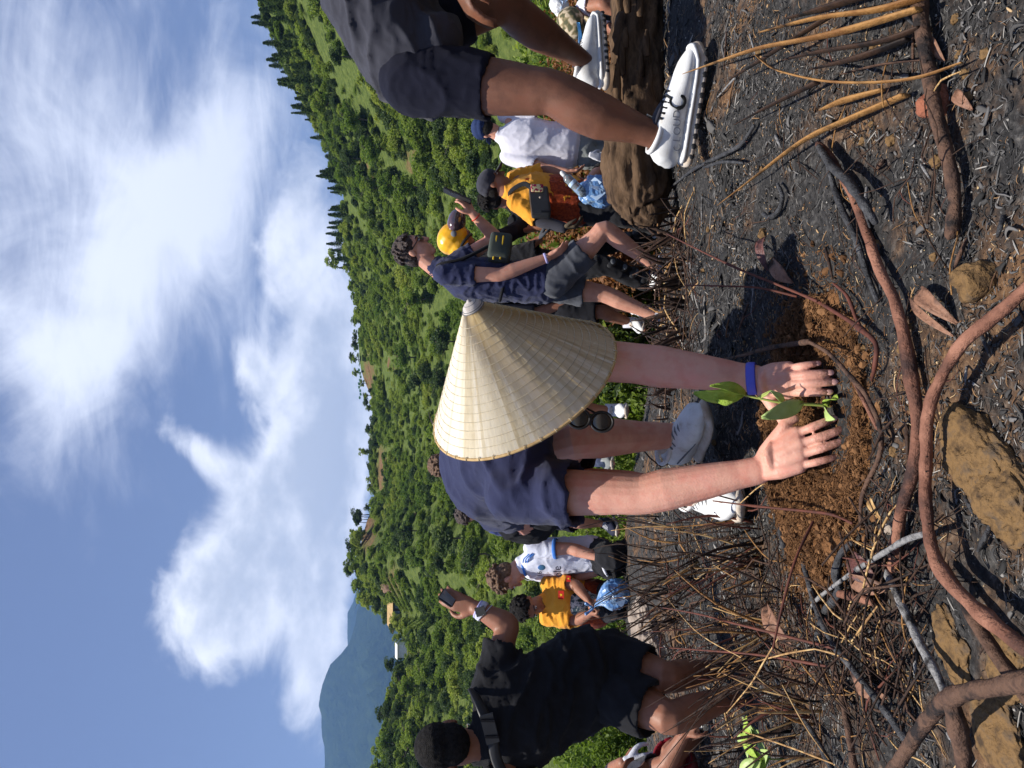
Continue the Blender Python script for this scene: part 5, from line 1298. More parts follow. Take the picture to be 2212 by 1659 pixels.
# --- football shirt, curly hair
def football_man():
    d = 5.6
    J = dict(pel=P(462, 1285, d), ch=P(456, 1190, d), nk=P(438, 1126, d), sS=V3(.62, -.75, .0), sH=V3(.5, -.8, 0),
             shR=P(474, 1158, 5.48), elR=P(474, 1232, 5.42), wrR=P(454, 1300, 5.32), handR=((-.45, -.2, -.6), (-.6, .3, .2), (0, -1, 0), .5),
             shL=P(424, 1158, 5.75), elL=P(412, 1230, 5.7), wrL=P(424, 1295, 5.55), handL=((0, -.5, -.6), (1, 0, 0), (0, -1, 0), .5),
             hipR=P(468, 1292, 5.55), knR=P(455, 1322, 5.2), anR=P(486, 1372, 5.5), hipL=P(450, 1292, 5.7), knL=P(432, 1325, 5.3), anL=P(460, 1376, 5.6))
    f = unit((-.72, .15, -.62)); u = unit((-.55, .1, .8))
    e, H = build_person('curly-haired man in white football shirt with blue trim kneeling on the crest', m_skin_fair, J, (P(414, 1098, d), f, u), (m_hairbr, 'curly'),
        dict(m=m_lilac, k=.58, w=.98, hem=P(463, 1278, d), amp=.0045), dict(m=m_black, long=True, name='trousers'), seed=30, wid=1.02)
    sh, el = J['shR'], J['elR']; p = sh.lerp(el, .57); mb = MB(); ring(mb, p, el-sh, .0705, (.004, .013)); mb.build('sleeve_trim', m_bluetrim, e)
    ring(mb := MB(), P(437, 1130, d), J['nk']-J['ch'], (.072, .068), (.006, .010)); mb.build('collar', m_bluetrim, e)
    for k in range(3):
        o = V3(.0, .0, -.016*k); strip(e, 'shoulder_stripe', [P(444, 1130+k*5, 5.50), P(452, 1132+k*5, 5.45), P(462, 1143+k*5, 5.42)], .005, .0035, (0, -.3, 1), m_bluetrim)
    m_ink = mat('dark_print', srgb(40, 44, 60), rough=.7); m_sh = mat('shield_print', srgb(90, 150, 150), srgb(70, 110, 180), rough=.7)
    x = unit((-.62, -.75, 0)); x = unit((.75, .62, 0)); n = V3(-.62, -.75, 0)
    textmesh('ole', .085, P(424, 1205, 5.36), (.8, -.45, .1), (.1, 0, 1), e, m_ink); textmesh('16', .05, P(419, 1166, 5.42), (.8, -.45, .1), (.1, 0, 1), e, m_ink)
    MB().ell(P(433, 1170, 5.42), (.022, -.01, 0), (0, .004, 0), (0, 0, .028), 12, 7).build('crest', m_sh, e)
    mb = MB(); hand(mb, J['wrR'], *J['handR'][:3], 1.12, .5); link('striped_glove', mb.solid(.007, 3), m_sock, e)
    for q in (J['shR'],): pass
    MB().tube([H[0]-H[3]*-.078-H[2]*.02, P(405, 1140, 5.5), P(418, 1165, 5.48)], [.0015]*3, seg=5).build('earphone_wire', m_sock, e)
football_man()

# --- youth in orange holding a blue bag
def orange_boy():
    d = 5.6
    J = dict(pel=P(352, 1296, 5.75), ch=P(360, 1212, d), nk=P(359, 1176, d), sS=V3(1, .05, 0), sH=V3(1, .1, 0),
             shR=P(325, 1190, 5.58), elR=P(320, 1248, 5.5), wrR=P(334, 1276, 5.35), handR=((.6, -.3, -.1), (.2, 0, -1), (0, -1, .2), .5),
             shL=P(397, 1190, 5.62), elL=P(396, 1243, 5.5), wrL=P(364, 1270, 5.35), handL=((-.8, -.3, -.2), (0, 0, -1), (0, -1, .2), .5),
             hipR=P(340, 1302, 5.75), knR=P(345, 1330, 5.35), anR=P(338, 1385, 5.65), toeR=P(345, 1392, 5.5), hipL=P(368, 1302, 5.75), knL=P(385, 1325, 5.4), anL=P(375, 1380, 5.65), toeL=P(382, 1388, 5.5))
    f = unit((-.12, -.70, -.70)); u = unit((-.1, -.6, .75))
    e, H = build_person('black-haired youth in orange flag T-shirt kneeling with a blue plastic bag', m_skin_tan, J, (P(347, 1143, 5.52), f, u), (m_hairbk, 'mop'),
        dict(m=m_orange, k=.78, w=1.04, hem=P(355, 1285, 5.68), amp=.010), dict(m=m_black, long=True, name='trousers'), dict(m=m_rubber), seed=34, wid=.95)
    flag(e, P(374, 1212, 5.445), (1, 0, 0), (0, .2, 1), (.1, -1, .1), .03); flag(e, P(409, 1228, 5.46), (1, 0, 0), (0, .2, 1), (.3, -1, .1), .022, 'sleeve_patch')
    m_pr = mat('landscape_print', srgb(60, 84, 92), srgb(206, 206, 200), srgb(36, 56, 50), scale=26, rough=.8, detail=2, lo=.4, hi=.6)
    t = MB(); torso(t, [P(356, 1272, 5.63), P(357, 1256, 5.62), P(358, 1240, 5.61)], [(.13, .147), (.13, .145), (.125, .141)], [J['sH']]*3); me = t.solid(.008, 3); link('shirt_print', me, m_pr, e)
    t = MB(); torso(t, [P(354.5, 1288, 5.67), P(355.5, 1272, 5.64)], [(.182, .14), (.182, .14)], [J['sH']]*2); link('shirt_hem', t.solid(.008, 3), m_redpat, e)
orange_boy()
plastic_bag('plastic_bag', 'clear blue plastic bag held by the youth in orange', P(376, 1322, 5.2), .10, .125, .075, 5, P(345, 1280, 5.25))

# --- man in black, seen from behind, at the left
def black_man():
    d = 2.9
    J = dict(pel=P(205, 1290, 2.95), ch=P(112, 1120, 2.85), nk=P(52, 1036, 2.78), sS=V3(1, .1, -.12), sH=V3(1, .15, -.25),
             shL=P(185, 1062, 2.85), elL=P(308, 1098, 2.95), wrL=P(345, 1030, 2.98), handL=((.28, .1, .9), (.1, .9, 0), (-.9, 0, .3), .28, .3),
             shR=P(-40, 1090, 2.75), elR=P(-75, 1230, 2.8), wrR=P(-40, 1330, 2.9), handR=((.2, .2, -1), (0, 1, 0), (1, 0, 0), .4),
             hipL=P(232, 1310, 2.98), knL=P(196, 1440, 2.85), anL=P(215, 1572, 3.1), toeL=P(205, 1575, 3.2), hipR=P(165, 1310, 2.9), knR=P(108, 1450, 2.72), anR=P(166, 1612, 2.9), toeR=P(160, 1605, 3.05))
    f = unit((-.55, .8, .05)); u = unit((-.05, -.1, 1))
    e, H = build_person('man in black T-shirt and shorts seen from behind holding up a phone', m_skin_tan, J, (P(46, 972, 2.74), f, u), (m_hairbk, 'short'),
        dict(m=m_black, k=.66, w=1.06, hem=P(200, 1275, 2.94), amp=.012, fr=(6, 6, 15)), dict(m=m_black, k=.72), dict(m=m_rubber), vox=.007, seed=40, wid=1.04)
    ring(mb := MB(), P(54, 1034, 2.79), J['nk']-J['ch'], (.076, .07), (.0018, .0018)); mb.build('necklace', m_solew, e)
    strip(e, 'sling_strap', [P(-40, 1100, 2.63), P(20, 1072, 2.655), P(75, 1062, 2.66), P(130, 1040, 2.70), P(170, 1020, 2.8)], .019, .004, (.25, 0, 1), m_rubber)
    bk = MB().box(P(85, 1058, 2.648), (.048, 0, .012), (0, .007, 0), (-.006, 0, .022)).build('strap_buckle', m_rubber, e, False)
    for q in (-.028, .028): MB().box(P(85, 1058, 2.640)+V3(q, 0, q*.25), (.004, 0, 0), (0, .004, 0), (0, 0, .024)).build('buckle_bar', m_blackish, bk, False)
    wr, el = J['wrL'], J['elL']
    m_watch = mat('white_strap', srgb(206, 206, 222), srgb(190, 190, 210), rough=.5)
    ring(mb := MB(), wr.lerp(el, .16), wr-el, .036, (.003, .012)); w = mb.build('watch', m_watch, e)
    MB().box(wr.lerp(el, .16)+V3(.01, -.038, .004), (.016, 0, .005), (0, .006, 0), (-.005, 0, .018)).build('watch_face', m_lens, w, False)
    ring(mb := MB(), wr.lerp(el, .05), wr-el, .034, (.0025, .005)); mb.build('bracelet', m_bandw, e); ring(mb := MB(), wr.lerp(el, .26), (wr-el)+V3(.06, 0, 0), .040, (.002, .002)); mb.build('cord_bracelet', m_sock, e)
    a, b = P(356, 984, 2.97), P(380, 951, 2.97); ax = V3(.05, 1, -.12).normalized(); sd_ = V3(.54, 0, .84); sd_ = (sd_-ax*sd_.dot(ax)).normalized(); nn = ax.cross(sd_)
    pe = empty('phone', (a+b)/2-V3(0, 0, .04), 'phone in the raised hand of the man in black', 'phone')
    me = MB().box((a+b)/2, ax*.06, sd_*.033, nn*.0045).mesh(); bm = bmesh.new(); bm.from_mesh(me); bmesh.ops.bevel(bm, geom=bm.edges[:], offset=.004, segments=2, affect='EDGES'); bm.to_mesh(me); bm.free(); link('case', me, m_rubber, pe, False)
    MB().box((a+b)/2+nn*.0056, ax*.055, sd_*.029, nn*.0008).build('screen', mat('phone_screen', srgb(150, 165, 175), srgb(110, 120, 130), rough=.1), pe, False)
black_man()

# --- someone sitting at the left edge
def edge_person():
    d = 3.7
    J = dict(pel=P(-70, 1480, 4.0), ch=P(-60, 1390, 3.95), nk=P(-40, 1330, 3.9), sS=V3(.5, 1, 0), sH=V3(.5, 1, 0),
             shR=P(-20, 1360, 3.7), elR=P(10, 1440, 3.55), wrR=P(72, 1478, 3.5), handR=((.7, -.1, -.5), (0, .3, -1), (0, -1, 0), .4),
             shL=P(-60, 1350, 4.2), elL=P(-10, 1320, 3.9), wrL=P(12, 1345, 3.7), handL=((.1, -.2, -1), (0, 1, 0), (1, 0, 0), .5),
             hipR=P(-60, 1490, 3.85), knR=P(30, 1450, 3.6), anR=P(92, 1530, 3.75), toeR=P(112, 1545, 3.65), hipL=P(-60, 1490, 4.1), knL=P(20, 1470, 4.2), anL=P(70, 1540, 4.3), toeL=P(95, 1540, 4.25))
    build_person('person in maroon shorts sitting at the left edge, arm reaching to the ground', m_skin_tan, J, (P(-40, 1275, 3.85), (.8, -.2, -.5), (.3, 0, .9)), (m_hairbk, 'short'), dict(m=m_charcoal, k=.7), dict(m=m_maroon, k=.95), dict(m=m_shoew, sock=.04), seed=44, vox=.008, wid=.95)
    mb = MB(); hand(mb, P(12, 1352, 3.69), (.1, -.2, -1), (0, 1, 0), (1, 0, 0), 1.15, .4); o = link('white_glove', mb.solid(.007, 3), m_sock, None); rebase(o); tag(o, 'white work glove on a raised hand at the left edge', 'glove')
edge_person()

# --- people half hidden behind the planter
def hidden(label, hu, hv, d, fu, fv, hm, top, low, shm, skn, f, seed, sock=0):
    hp = P(hu, hv+30, d); ft = P(fu, fv, d-.05); k = (hp.z-ft.z); x = lambda t: hp.x*(t)+ft.x*(1-t)
    pel = V3(x(.52), d+.15, ft.z+k*.50); ch = V3(x(.8), d+.05, ft.z+k*.74); nk = V3(x(.92), d, ft.z+k*.88)
    w = max(.7, min(1.0, k/1.55))
    J = dict(pel=pel, ch=ch, nk=nk, sS=V3(1, 0, 0), sH=V3(1, 0, 0), shR=ch+V3(-.17*w, 0, .07), elR=ch+V3(-.2*w, -.05, -.2*w), wrR=ch+V3(-.14*w, -.2, -.38*w), shL=ch+V3(.17*w, 0, .07), elL=ch+V3(.2*w, -.05, -.2*w), wrL=ch+V3(.14*w, -.2, -.38*w),
             hipR=pel+V3(-.09*w, 0, -.03), knR=V3(ft.x-.10, d-.05, ft.z+k*.27), anR=V3(ft.x-.13, d+.1, ft.z+.08), toeR=V3(ft.x-.16, d-.07, ft.z), hipL=pel+V3(.09*w, 0, -.03), knL=V3(ft.x+.02, d-.05, ft.z+k*.27), anL=V3(ft.x, d+.05, ft.z+.08), toeL=V3(ft.x, d-.13, ft.z))
    build_person(label, skn, J, (hp, f, (0, -.3, 1)), hm, dict(m=top, k=.6), dict(m=low, k=.9), dict(m=shm, sock=sock, sm=m_sock), seed=seed, vox=.0105, fc=False, wid=w)
hidden('brown-haired person just showing above the back of the planting man', 654, 930, 5.3, 660, 1322, (m_hairbr, 'curly'), m_greysh, m_greysh, m_greypt, m_skin_fair, (0, -.6, -.6), 50, .06)
hidden('person hidden by the conical hat with one white sneaker showing below its brim', 808, 958, 5.0, 772, 1352, (m_hairbk, 'short'), m_black, m_black, m_shoew, m_skin_tan, (0, -.6, -.6), 52, .04)
hidden('dark-haired person crouching behind the hips of the planting man', 548, 985, 5.4, 560, 1335, (m_hairdk, 'curly'), m_bluec, m_navyblk, m_shoenavy, m_skin_fair, (0, -.6, -.6), 54)
# ------------------------------------------------------------------ burnt slope: log, roots, sticks, stones, leaves
def Q(x, y, h=0.0): return G(1659-y, x, h)
m_log = mat('log_bark', srgb(36, 28, 23), srgb(98, 78, 60), srgb(28, 22, 20), scale=18, rough=.95, bump=1, bscale=26, spec=.1, stretch=(.25, 1, 1), lo=.3, hi=.7)
m_root = mat('red_root', srgb(60, 44, 40), srgb(118, 80, 64), srgb(150, 106, 86), scale=13, detail=9, lo=.36, hi=.66, rough=.75, bump=.6, bscale=140, spec=.2)
m_rootdk = mat('dark_root', srgb(66, 50, 43), srgb(98, 74, 60), srgb(38, 33, 32), scale=26, rough=.8, bump=.6, bscale=140, spec=.2)
m_char = mat('charcoal', (.016, .016, .018), (.05, .05, .053), (.16, .16, .165), scale=34, rough=.6, bump=.7, bscale=160, spec=.4, lo=.35, hi=.8)
m_ash = mat('ashy_stick', srgb(66, 66, 68), srgb(140, 138, 136), srgb(40, 38, 38), scale=40, rough=.75, bump=.5, bscale=150)
m_blade = mat('scorched_blade', srgb(122, 84, 46), srgb(160, 118, 68), srgb(38, 25, 18), scale=7, rough=.6, bump=.4, bscale=120, spec=.3, lo=.38, hi=.68)
m_straw = mat('pale_straw', srgb(206, 176, 124), srgb(168, 132, 84), srgb(116, 84, 54), scale=30, rough=.7)
m_redstem = mat('red_stem', srgb(104, 58, 44), srgb(74, 44, 36), scale=30, rough=.7)
m_stalkdk = mat('burnt_stalk', srgb(26, 20, 19), srgb(62, 43, 31), srgb(15, 13, 13), scale=14, rough=.7, bump=.3, bscale=90)
m_deadleaf = mat('dead_leaf', srgb(98, 70, 54), srgb(140, 102, 80), srgb(60, 44, 38), scale=22, rough=.6, bump=.5, bscale=90, spec=.35)
m_deadpurple = mat('dark_dead_leaf', srgb(58, 40, 42), srgb(104, 66, 60), srgb(30, 24, 27), scale=24, rough=.5, bump=.6, bscale=90, spec=.45)
m_rock = mat('tan_rock', srgb(70, 56, 42), srgb(118, 92, 60), srgb(84, 72, 60), scale=34, detail=9, rough=.9, bump=.9, bscale=60, spec=.15)
m_rockred = mat('red_rock', srgb(150, 92, 68), srgb(118, 72, 56), scale=30, rough=.9, bump=.8, bscale=80)
m_rockgrey = mat('grey_rock', srgb(168, 154, 140), srgb(128, 114, 102), scale=12, rough=.9, bump=.8, bscale=40)

def fallen_log():
    pts = [P(1212, 1398, 2.92), P(1245, 1384, 2.93), P(1300, 1376, 2.95), P(1400, 1374, 3.0), P(1520, 1382, 3.05), P(1640, 1380, 3.1), P(1800, 1372, 3.15)]
    mb = MB(); mb.tube(pts, [(.062, .055), (.104, .100), (.114, .112), (.112, .112), (.106, .108), (.104, .106), (.1, .1)], [V3(0, 1, 0)]*7, seg=64, sub=16, cap='rr')
    me = mb.mesh('log_trunk'); a = vget(me); nn = np.empty(len(a)*3, np.float32); me.vertices.foreach_get('normal', nn); nn = nn.reshape(-1, 3)
    for i in range(len(a)):
        p = a[i]; q = Vector((p[0]*5, p[1]*26, p[2]*26)); w = noise.noise(Vector((p[0]*3, p[1]*3, p[2]*3)))
        h = 1-abs(noise.noise(q+Vector((w*2, w, w))))*2; h2 = noise.noise(Vector((p[0]*16, p[1]*40, p[2]*40)))
        a[i] = p+nn[i]*(.022*h+.010*h2+.018*w+.006*noise.noise(Vector((p[0]*60, p[1]*90, p[2]*90))))
    vset(me, a)
    e = empty('fallen_log', P(1450, 1430, 3.0), 'thick weathered log lying across the slope at the right', 'log')
    link('trunk', me, m_log, e)
    rr = random.Random(4)
    for k in range(9):
        b = pts[1]+V3(rr.uniform(-.01, .02), rr.uniform(-.06, .02), rr.uniform(-.07, .08)); t = b+V3(-rr.uniform(.04, .11), rr.uniform(-.03, .02), rr.uniform(-.04, .02))
        MB().tube([b+V3(.05, 0, 0), b, t], [.02, .016, .003], seg=6, sub=2).build('splinter', m_log, e)
    for k in range(14):
        u = rr.uniform(1260, 1640); b = P(u, 1340+rr.uniform(-15, 60), 2.9-.0)+V3(0, rr.uniform(-.005, .02), 0); l = rr.uniform(.03, .09)
        MB().tube([b, b+V3(l, -.004, .004), b+V3(l*2, 0, 0)], [(.012, .005), (.016, .006), (.006, .003)], [(0, 0, 1)]*3, seg=6, sub=2).build('bark_flake', m_log, e)
fallen_log()

def stick(name, label, pts, rad, m, cat='stick', group=None, knots=0, sub=6, seg=10, seed=0, rough=.16):
    mb = MB(); W_ = [Q(*p) for p in pts]; mb.tube(W_, rad, seg=seg, sub=sub); me = mb.mesh(name); a = vget(me); nn = np.empty(len(a)*3, np.float32); me.vertices.foreach_get('normal', nn); nn = nn.reshape(-1, 3)
    rm = max(rad)
    for i in range(len(a)):
        p = Vector(a[i]); a[i] += nn[i]*rm*rough*(noise.noise(p*110+Vector((seed, 0, 0)))+1.3*noise.noise(p*34+Vector((seed, 3, 0)))+1.2*(max(0, noise.noise(p*14+Vector((seed, 9, 0)))))**2*4)
    vset(me, a); o = link(name, me, m, None)
    rebase(o); tag(o, label, cat, group)
    rr = random.Random(seed)
    for k in range(knots):
        i = rr.randrange(len(W_)-1); p = W_[i].lerp(W_[i+1], rr.random()); r_ = rad[i]
        d = Vector((rr.uniform(-.4, .4), -1, rr.uniform(.2, 1))).normalized()
        MB().ell(p+d*r_*.92, (r_*.16, 0, 0), (0, r_*.16, 0), (0, 0, r_*.16), 6, 5).build('bud_scar', m_rootdk, o)
    return o
# the big roots of the foreground
stick('exposed_root', 'long reddish root curving across the ground in front of the soil mound', [(1768, 312, .02), (1800, 350, .02), (1850, 440, .015), (1893, 565, .018), (1937, 665, .02), (1966, 800, .02), (1981, 905, .022), (1974, 1010, .024), (1946, 1110, .02), (1930, 1225, .012)],
      [.0062, .0072, .0077, .0083, .0085, .0087, .0090, .0094, .0082, .0076], m_root, 'root', knots=26, seed=1)
stick('exposed_root', 'thick reddish root arching clear of the ground nearest the camera', [(2235, 610, .05), (2140, 690, .055), (2085, 735, .058), (2038, 805, .055), (2006, 885, .05), (2000, 1000, .045), (2001, 1100, .045), (2016, 1190, .045), (2055, 1262, .045), (2130, 1335, .05), (2230, 1412, .06)],
      [.0074, .0072, .0077, .0080, .0083, .0081, .0080, .0082, .0082, .0083, .0083], m_root, 'root', knots=24, seed=2)
stick('thin_root', 'thin grey side root leading off the thick arching root', [(2004, 1152, .045), (1960, 1165, .05), (1900, 1200, .05), (1830, 1245, .04), (1762, 1298, .03), (1744, 1330, .02)], [.0042, .0040, .0040, .0038, .0034, .002], m_ash, 'root', seed=3)
stick('charred_stick', 'black charred stick slanting through the straw at the lower left', [(1728, 1172, .02), (1742, 1240, .03), (1770, 1330, .035), (1800, 1390, .04), (1850, 1455, .04), (1905, 1525, .035), (1962, 1602, .03)], [.005, .0058, .006, .0062, .006, .006, .0058], m_char, seed=4)
stick('ashy_stick', 'ash-grey charred stick beside the purple dead leaf', [(1915, 1238, .02), (1945, 1300, .025), (1985, 1385, .03), (2020, 1450, .035), (2053, 1520, .045)], [.006, .0065, .0066, .0062, .006], m_ash, seed=5)
stick('forked_root', 'dark brown forked root close to the camera at the lower left', [(2240, 1468, .12), (2180, 1480, .115), (2110, 1492, .11), (2052, 1508, .105), (2000, 1560, .10), (1962, 1615, .10), (1925, 1672, .10)], [.0098, .0098, .0098, .0104, .0094, .0092, .0090], m_rootdk, 'root', seed=6)
stick('root_branch', 'second prong of the dark forked root at the lower left', [(2052, 1508, .105), (2068, 1560, .10), (2078, 1610, .095), (2084, 1675, .09)], [.0095, .0088, .0082, .008], m_rootdk, 'root', seed=7)
stick('exposed_root', 'brown root running beside the thick arching root into the corner', [(2035, 1225, .02), (2060, 1262, .025), (2100, 1330, .03), (2150, 1410, .04), (2225, 1510, .05)], [.005, .008, .0085, .0088, .009], m_rootdk, 'root', seed=8)
stick('exposed_root', 'charred to reddish root at the lower right of the picture', [(1985, -15, .02), (1990, 50, .022), (2000, 110, .022), (2020, 230, .022), (2044, 330, .022), (2064, 430, .02), (2054, 505, .015)], [.0098, .010, .010, .0098, .0096, .0094, .009], m_rootdk, 'root', knots=12, seed=9)
stick('curved_root', 'thin dark root looping over the soil mound in front of the hands', [(1746, 738, .045), (1790, 763, .045), (1844, 821, .03), (1873, 858, .025), (1900, 923, .02), (1900, 985, .02), (1864, 1066, .025), (1858, 1140, .02)], [.004, .0042, .0042, .0042, .0042, .004, .0038, .002], m_rootdk, 'root', seed=10)
stick('brown_twig', 'tapering brown twig lying behind the wrist with the blue band', [(1566, 775, .02), (1610, 766, .03), (1660, 752, .035), (1748, 738, .045)], [.002, .0042, .0052, .0055], m_rootdk, seed=11)
stick('red_twig', 'dark red twig curling beside the right-hand side of the mound', [(1764, 650, .02), (1830, 690, .02), (1866, 716, .02), (1892, 744, .02), (1890, 790, .02), (1883, 820, .01)], [.003, .0038, .004, .004, .0036, .003], m_redstem, seed=12)
stick('red_twig', 'thin red twig meeting the long root from above', [(1800, 612, .012), (1830, 640, .015), (1850, 690, .02), (1866, 716, .02)], [.0022, .003, .003, .003], m_redstem, seed=13)
stick('twig', 'small rooty twig on the front of the mound', [(1845, 826, .03), (1868, 870, .03), (1895, 925, .022)], [.003, .0036, .003], m_root, seed=14)
stick('charred_stick', 'pair of black charred sticks joined to the long root, upper piece', [(1770, 318, .03), (1795, 358, .035), (1830, 390, .04), (1865, 440, .04), (1890, 480, .03)], [.006, .007, .0075, .007, .006], m_char, seed=15)
stick('charred_stick', 'crusty black stick lying along the long reddish root', [(1790, 362, .015), (1810, 430, .012), (1850, 520, .012), (1872, 590, .01), (1895, 650, .008)], [.005, .006, .0058, .005, .004], m_char, seed=16)
stick('charred_stick', 'hooked black charred root on the open ash', [(1650, 462, .012), (1662, 470, .015), (1682, 455, .015), (1690, 425, .015), (1680, 398, .012)], [.005, .0055, .0055, .005, .004], m_char, seed=17)
stick('charred_branch', 'long black twig lying in front of the white running shoe', [(1452, 402, .01), (1500, 365, .012), (1560, 335, .015), (1600, 312, .015), (1628, 272, .015)], [.004, .0055, .006, .0052, .004], m_char, seed=18)
stick('charred_branch', 'short black twig forking off near the white running shoe', [(1520, 362, .012), (1560, 350, .02), (1605, 352, .015)], [.004, .0045, .0025], m_char, seed=19)
stick('charred_stick', 'short upright black stub by the left of the soil mound', [(1690, 1118, .01), (1688, 1150, .025), (1693, 1178, .03)], [.006, .0075, .0065], m_char, seed=20)
stick('charred_branch', 'black branch with a brown stub crossing below the mound', [(1838, 1175, .02), (1815, 1200, .03), (1806, 1240, .03), (1812, 1280, .03), (1784, 1320, .025), (1768, 1370, .02), (1764, 1420, .015)], [.006, .0066, .0075, .0085, .008, .008, .007], m_char, seed=21)
stick('brown_stub', 'short pinkish brown stub on the black branch', [(1812, 1282, .03), (1850, 1290, .03), (1882, 1300, .025)], [.0075, .0075, .006], m_root, seed=22)
stick('brown_stick', 'brown stick leaning through straw at the lower left', [(1800, 1440, .02), (1815, 1490, .02), (1830, 1560, .02), (1842, 1640, .02), (1850, 1690, .02)], [.006, .0064, .0062, .006, .006], m_rootdk, seed=23)
stick('charred_stick', 'straight charcoal stick at the bottom left edge', [(1655, 1440, .02), (1700, 1500, .02), (1760, 1590, .025), (1810, 1690, .03)], [.0045, .005, .0055, .0055], m_char, seed=24)
stick('dry_reed', 'long straight red stem slanting over the open ash by the clump', [(1440, 505, .15), (1520, 545, .13), (1600, 583, .10), (1680, 615, .07), (1764, 650, .03)], [.0016, .0020, .0023, .0025, .0030], m_redstem, 'reed', seed=25)
stick('dry_reed', 'straight red stem standing beside the burnt stubble', [(1480, 616, .2), (1560, 618, .15), (1640, 622, .10), (1720, 640, .04)], [.0014, .0017, .002, .0022], m_redstem, 'reed', seed=26)
stick('dry_reed', 'long red stem crossing the straw below the man in black', [(1426, 1312, .22), (1500, 1325, .2), (1580, 1345, .16), (1680, 1370, .1), (1800, 1400, .05)], [.0016, .002, .0023, .0025, .0028], m_redstem, 'reed', seed=27)
stick('dry_reed', 'second long red stem crossing the straw at the lower left', [(1425, 1398, .2), (1520, 1405, .18), (1640, 1415, .12), (1790, 1440, .04)], [.0016, .0019, .0022, .0025], m_redstem, 'reed', seed=28)
stick('dry_reed', 'red stem leaning across two others in the straw', [(1756, 1128, .05), (1718, 1210, .1), (1690, 1310, .13), (1670, 1400, .15)], [.0028, .0026, .0024, .0018], m_redstem, 'reed', seed=29)
stick('dry_reed', 'red stem in front of the white sneaker at the left of the mound', [(1540, 1082, .12), (1620, 1092, .1), (1700, 1100, .07), (1790, 1110, .04), (1840, 1130, .02)], [.0016, .0022, .0026, .0028, .0022], m_redstem, 'reed', seed=30)
for i, (ps, rr_) in enumerate([([(1570, 1540, .12), (1620, 1480, .13), (1650, 1430, .12), (1680, 1380, .1)], .0032), ([(1630, 1430, .12), (1700, 1412, .1), (1760, 1402, .08)], .0028), ([(1760, 1402, .08), (1800, 1412, .06), (1832, 1426, .05)], .0028),
        ([(1605, 1580, .1), (1700, 1612, .09), (1800, 1650, .08)], .003), ([(1840, 1385, .05), (1862, 1355, .05), (1895, 1310, .05)], .0034), ([(1440, 1290, .2), (1500, 1360, .2), (1600, 1420, .18)], .002), ([(1540, 1220, .1), (1590, 1250, .1)], .003), ([(1690, 1480, .1), (1740, 1570, .08), (1790, 1640, .05)], .0022)]):
    stick('straw_stalk', ['pale split straw lying across the sticks under the black shorts', 'pale straw stalk running out from the stalk knot', 'bent end of the pale straw stalk', 'long pale straw at the lower left corner', 'short thick pale straw beside the grey stick', 'thin pale arching straw behind the others', 'short pale straw by the burnt tuft', 'thin pale straw lying over the dark soil'][i], ps, [rr_*.62*(1-.35*abs(2*q/(len(ps)-1)-1)) for q in range(len(ps))], m_straw, 'straw', seed=60+i)
# scorched blades fanning out at the right
BL = [([(1474, 160, .10), (1560, 130, .11), (1644, 103, .11), (1740, 85, .09), (1823, 67, .08), (1982, 20, .04)], [.001, .004, .006, .007, .0085, .007], m_blade, 'broad scorched tan blade reaching over to the toe of the white shoe'),
      ([(1632, 119, .10), (1665, 145, .10), (1704, 159, .10), (1783, 175, .09), (1882, 178, .07), (1982, 167, .05), (2077, 135, .02)], [.002, .0035, .004, .0042, .004, .0038, .002], m_blade, 'long curving scorched stem at the right'),
      ([(1549, 444, .03), (1620, 390, .04), (1704, 325, .045), (1760, 290, .045), (1823, 262, .04), (1954, 206, .02)], [.0008, .0025, .0045, .006, .0065, .007], m_blade, 'pale split blade pointing at the charred sticks'),
      ([(1771, 238, .04), (1830, 215, .05), (1906, 194, .03)], [.002, .008, .005], m_blade, 'short curled brown husk among the blades'),
      ([(1585, 270, .05), (1660, 230, .06), (1763, 179, .05)], [.001, .004, .0065], m_stalkdk, 'dark burnt blade tip over the ash'),
      ([(1575, 172, .06), (1640, 132, .08), (1720, 80, .08), (1800, 30, .06)], [.002, .004, .005, .006], m_stalkdk, 'black burnt blade behind the tan one'),
      ([(1700, 40, .06), (1780, 18, .06), (1900, -20, .04)], [.003, .008, .009], m_stalkdk, 'broad black blade at the right edge'),
      ([(1690, 130, .05), (1780, 110, .06), (1900, 90, .05), (1985, 60, .03)], [.002, .006, .007, .005], m_stalkdk, 'dark brown blade lying among the fan'),
      ([(1750, 150, .04), (1850, 125, .05), (1960, 85, .03)], [.002, .007, .006], m_stalkdk, 'nearly black folded blade low in the fan'),
      ([(1640, 70, .07), (1760, 40, .08), (1900, 20, .06), (2000, -10, .03)], [.002, .006, .008, .008], m_blade, 'rusty blade along the right edge of the fan'),
      ([(1820, 160, .03), (1900, 140, .03), (1990, 130, .02)], [.002, .003, .002], m_rootdk, 'thin dark stem under the blade fan')]
for i, (ps, rd, m, lb) in enumerate(BL):
    mb = MB(); mb.tube([Q(*p) for p in ps], [(r_*1.5, r_*.5) for r_ in rd], [V3(0, -.5, 1)]*len(ps), seg=9, sub=6); o = mb.build('scorched_blade', m, None); rebase(o); tag(o, lb, 'blade')

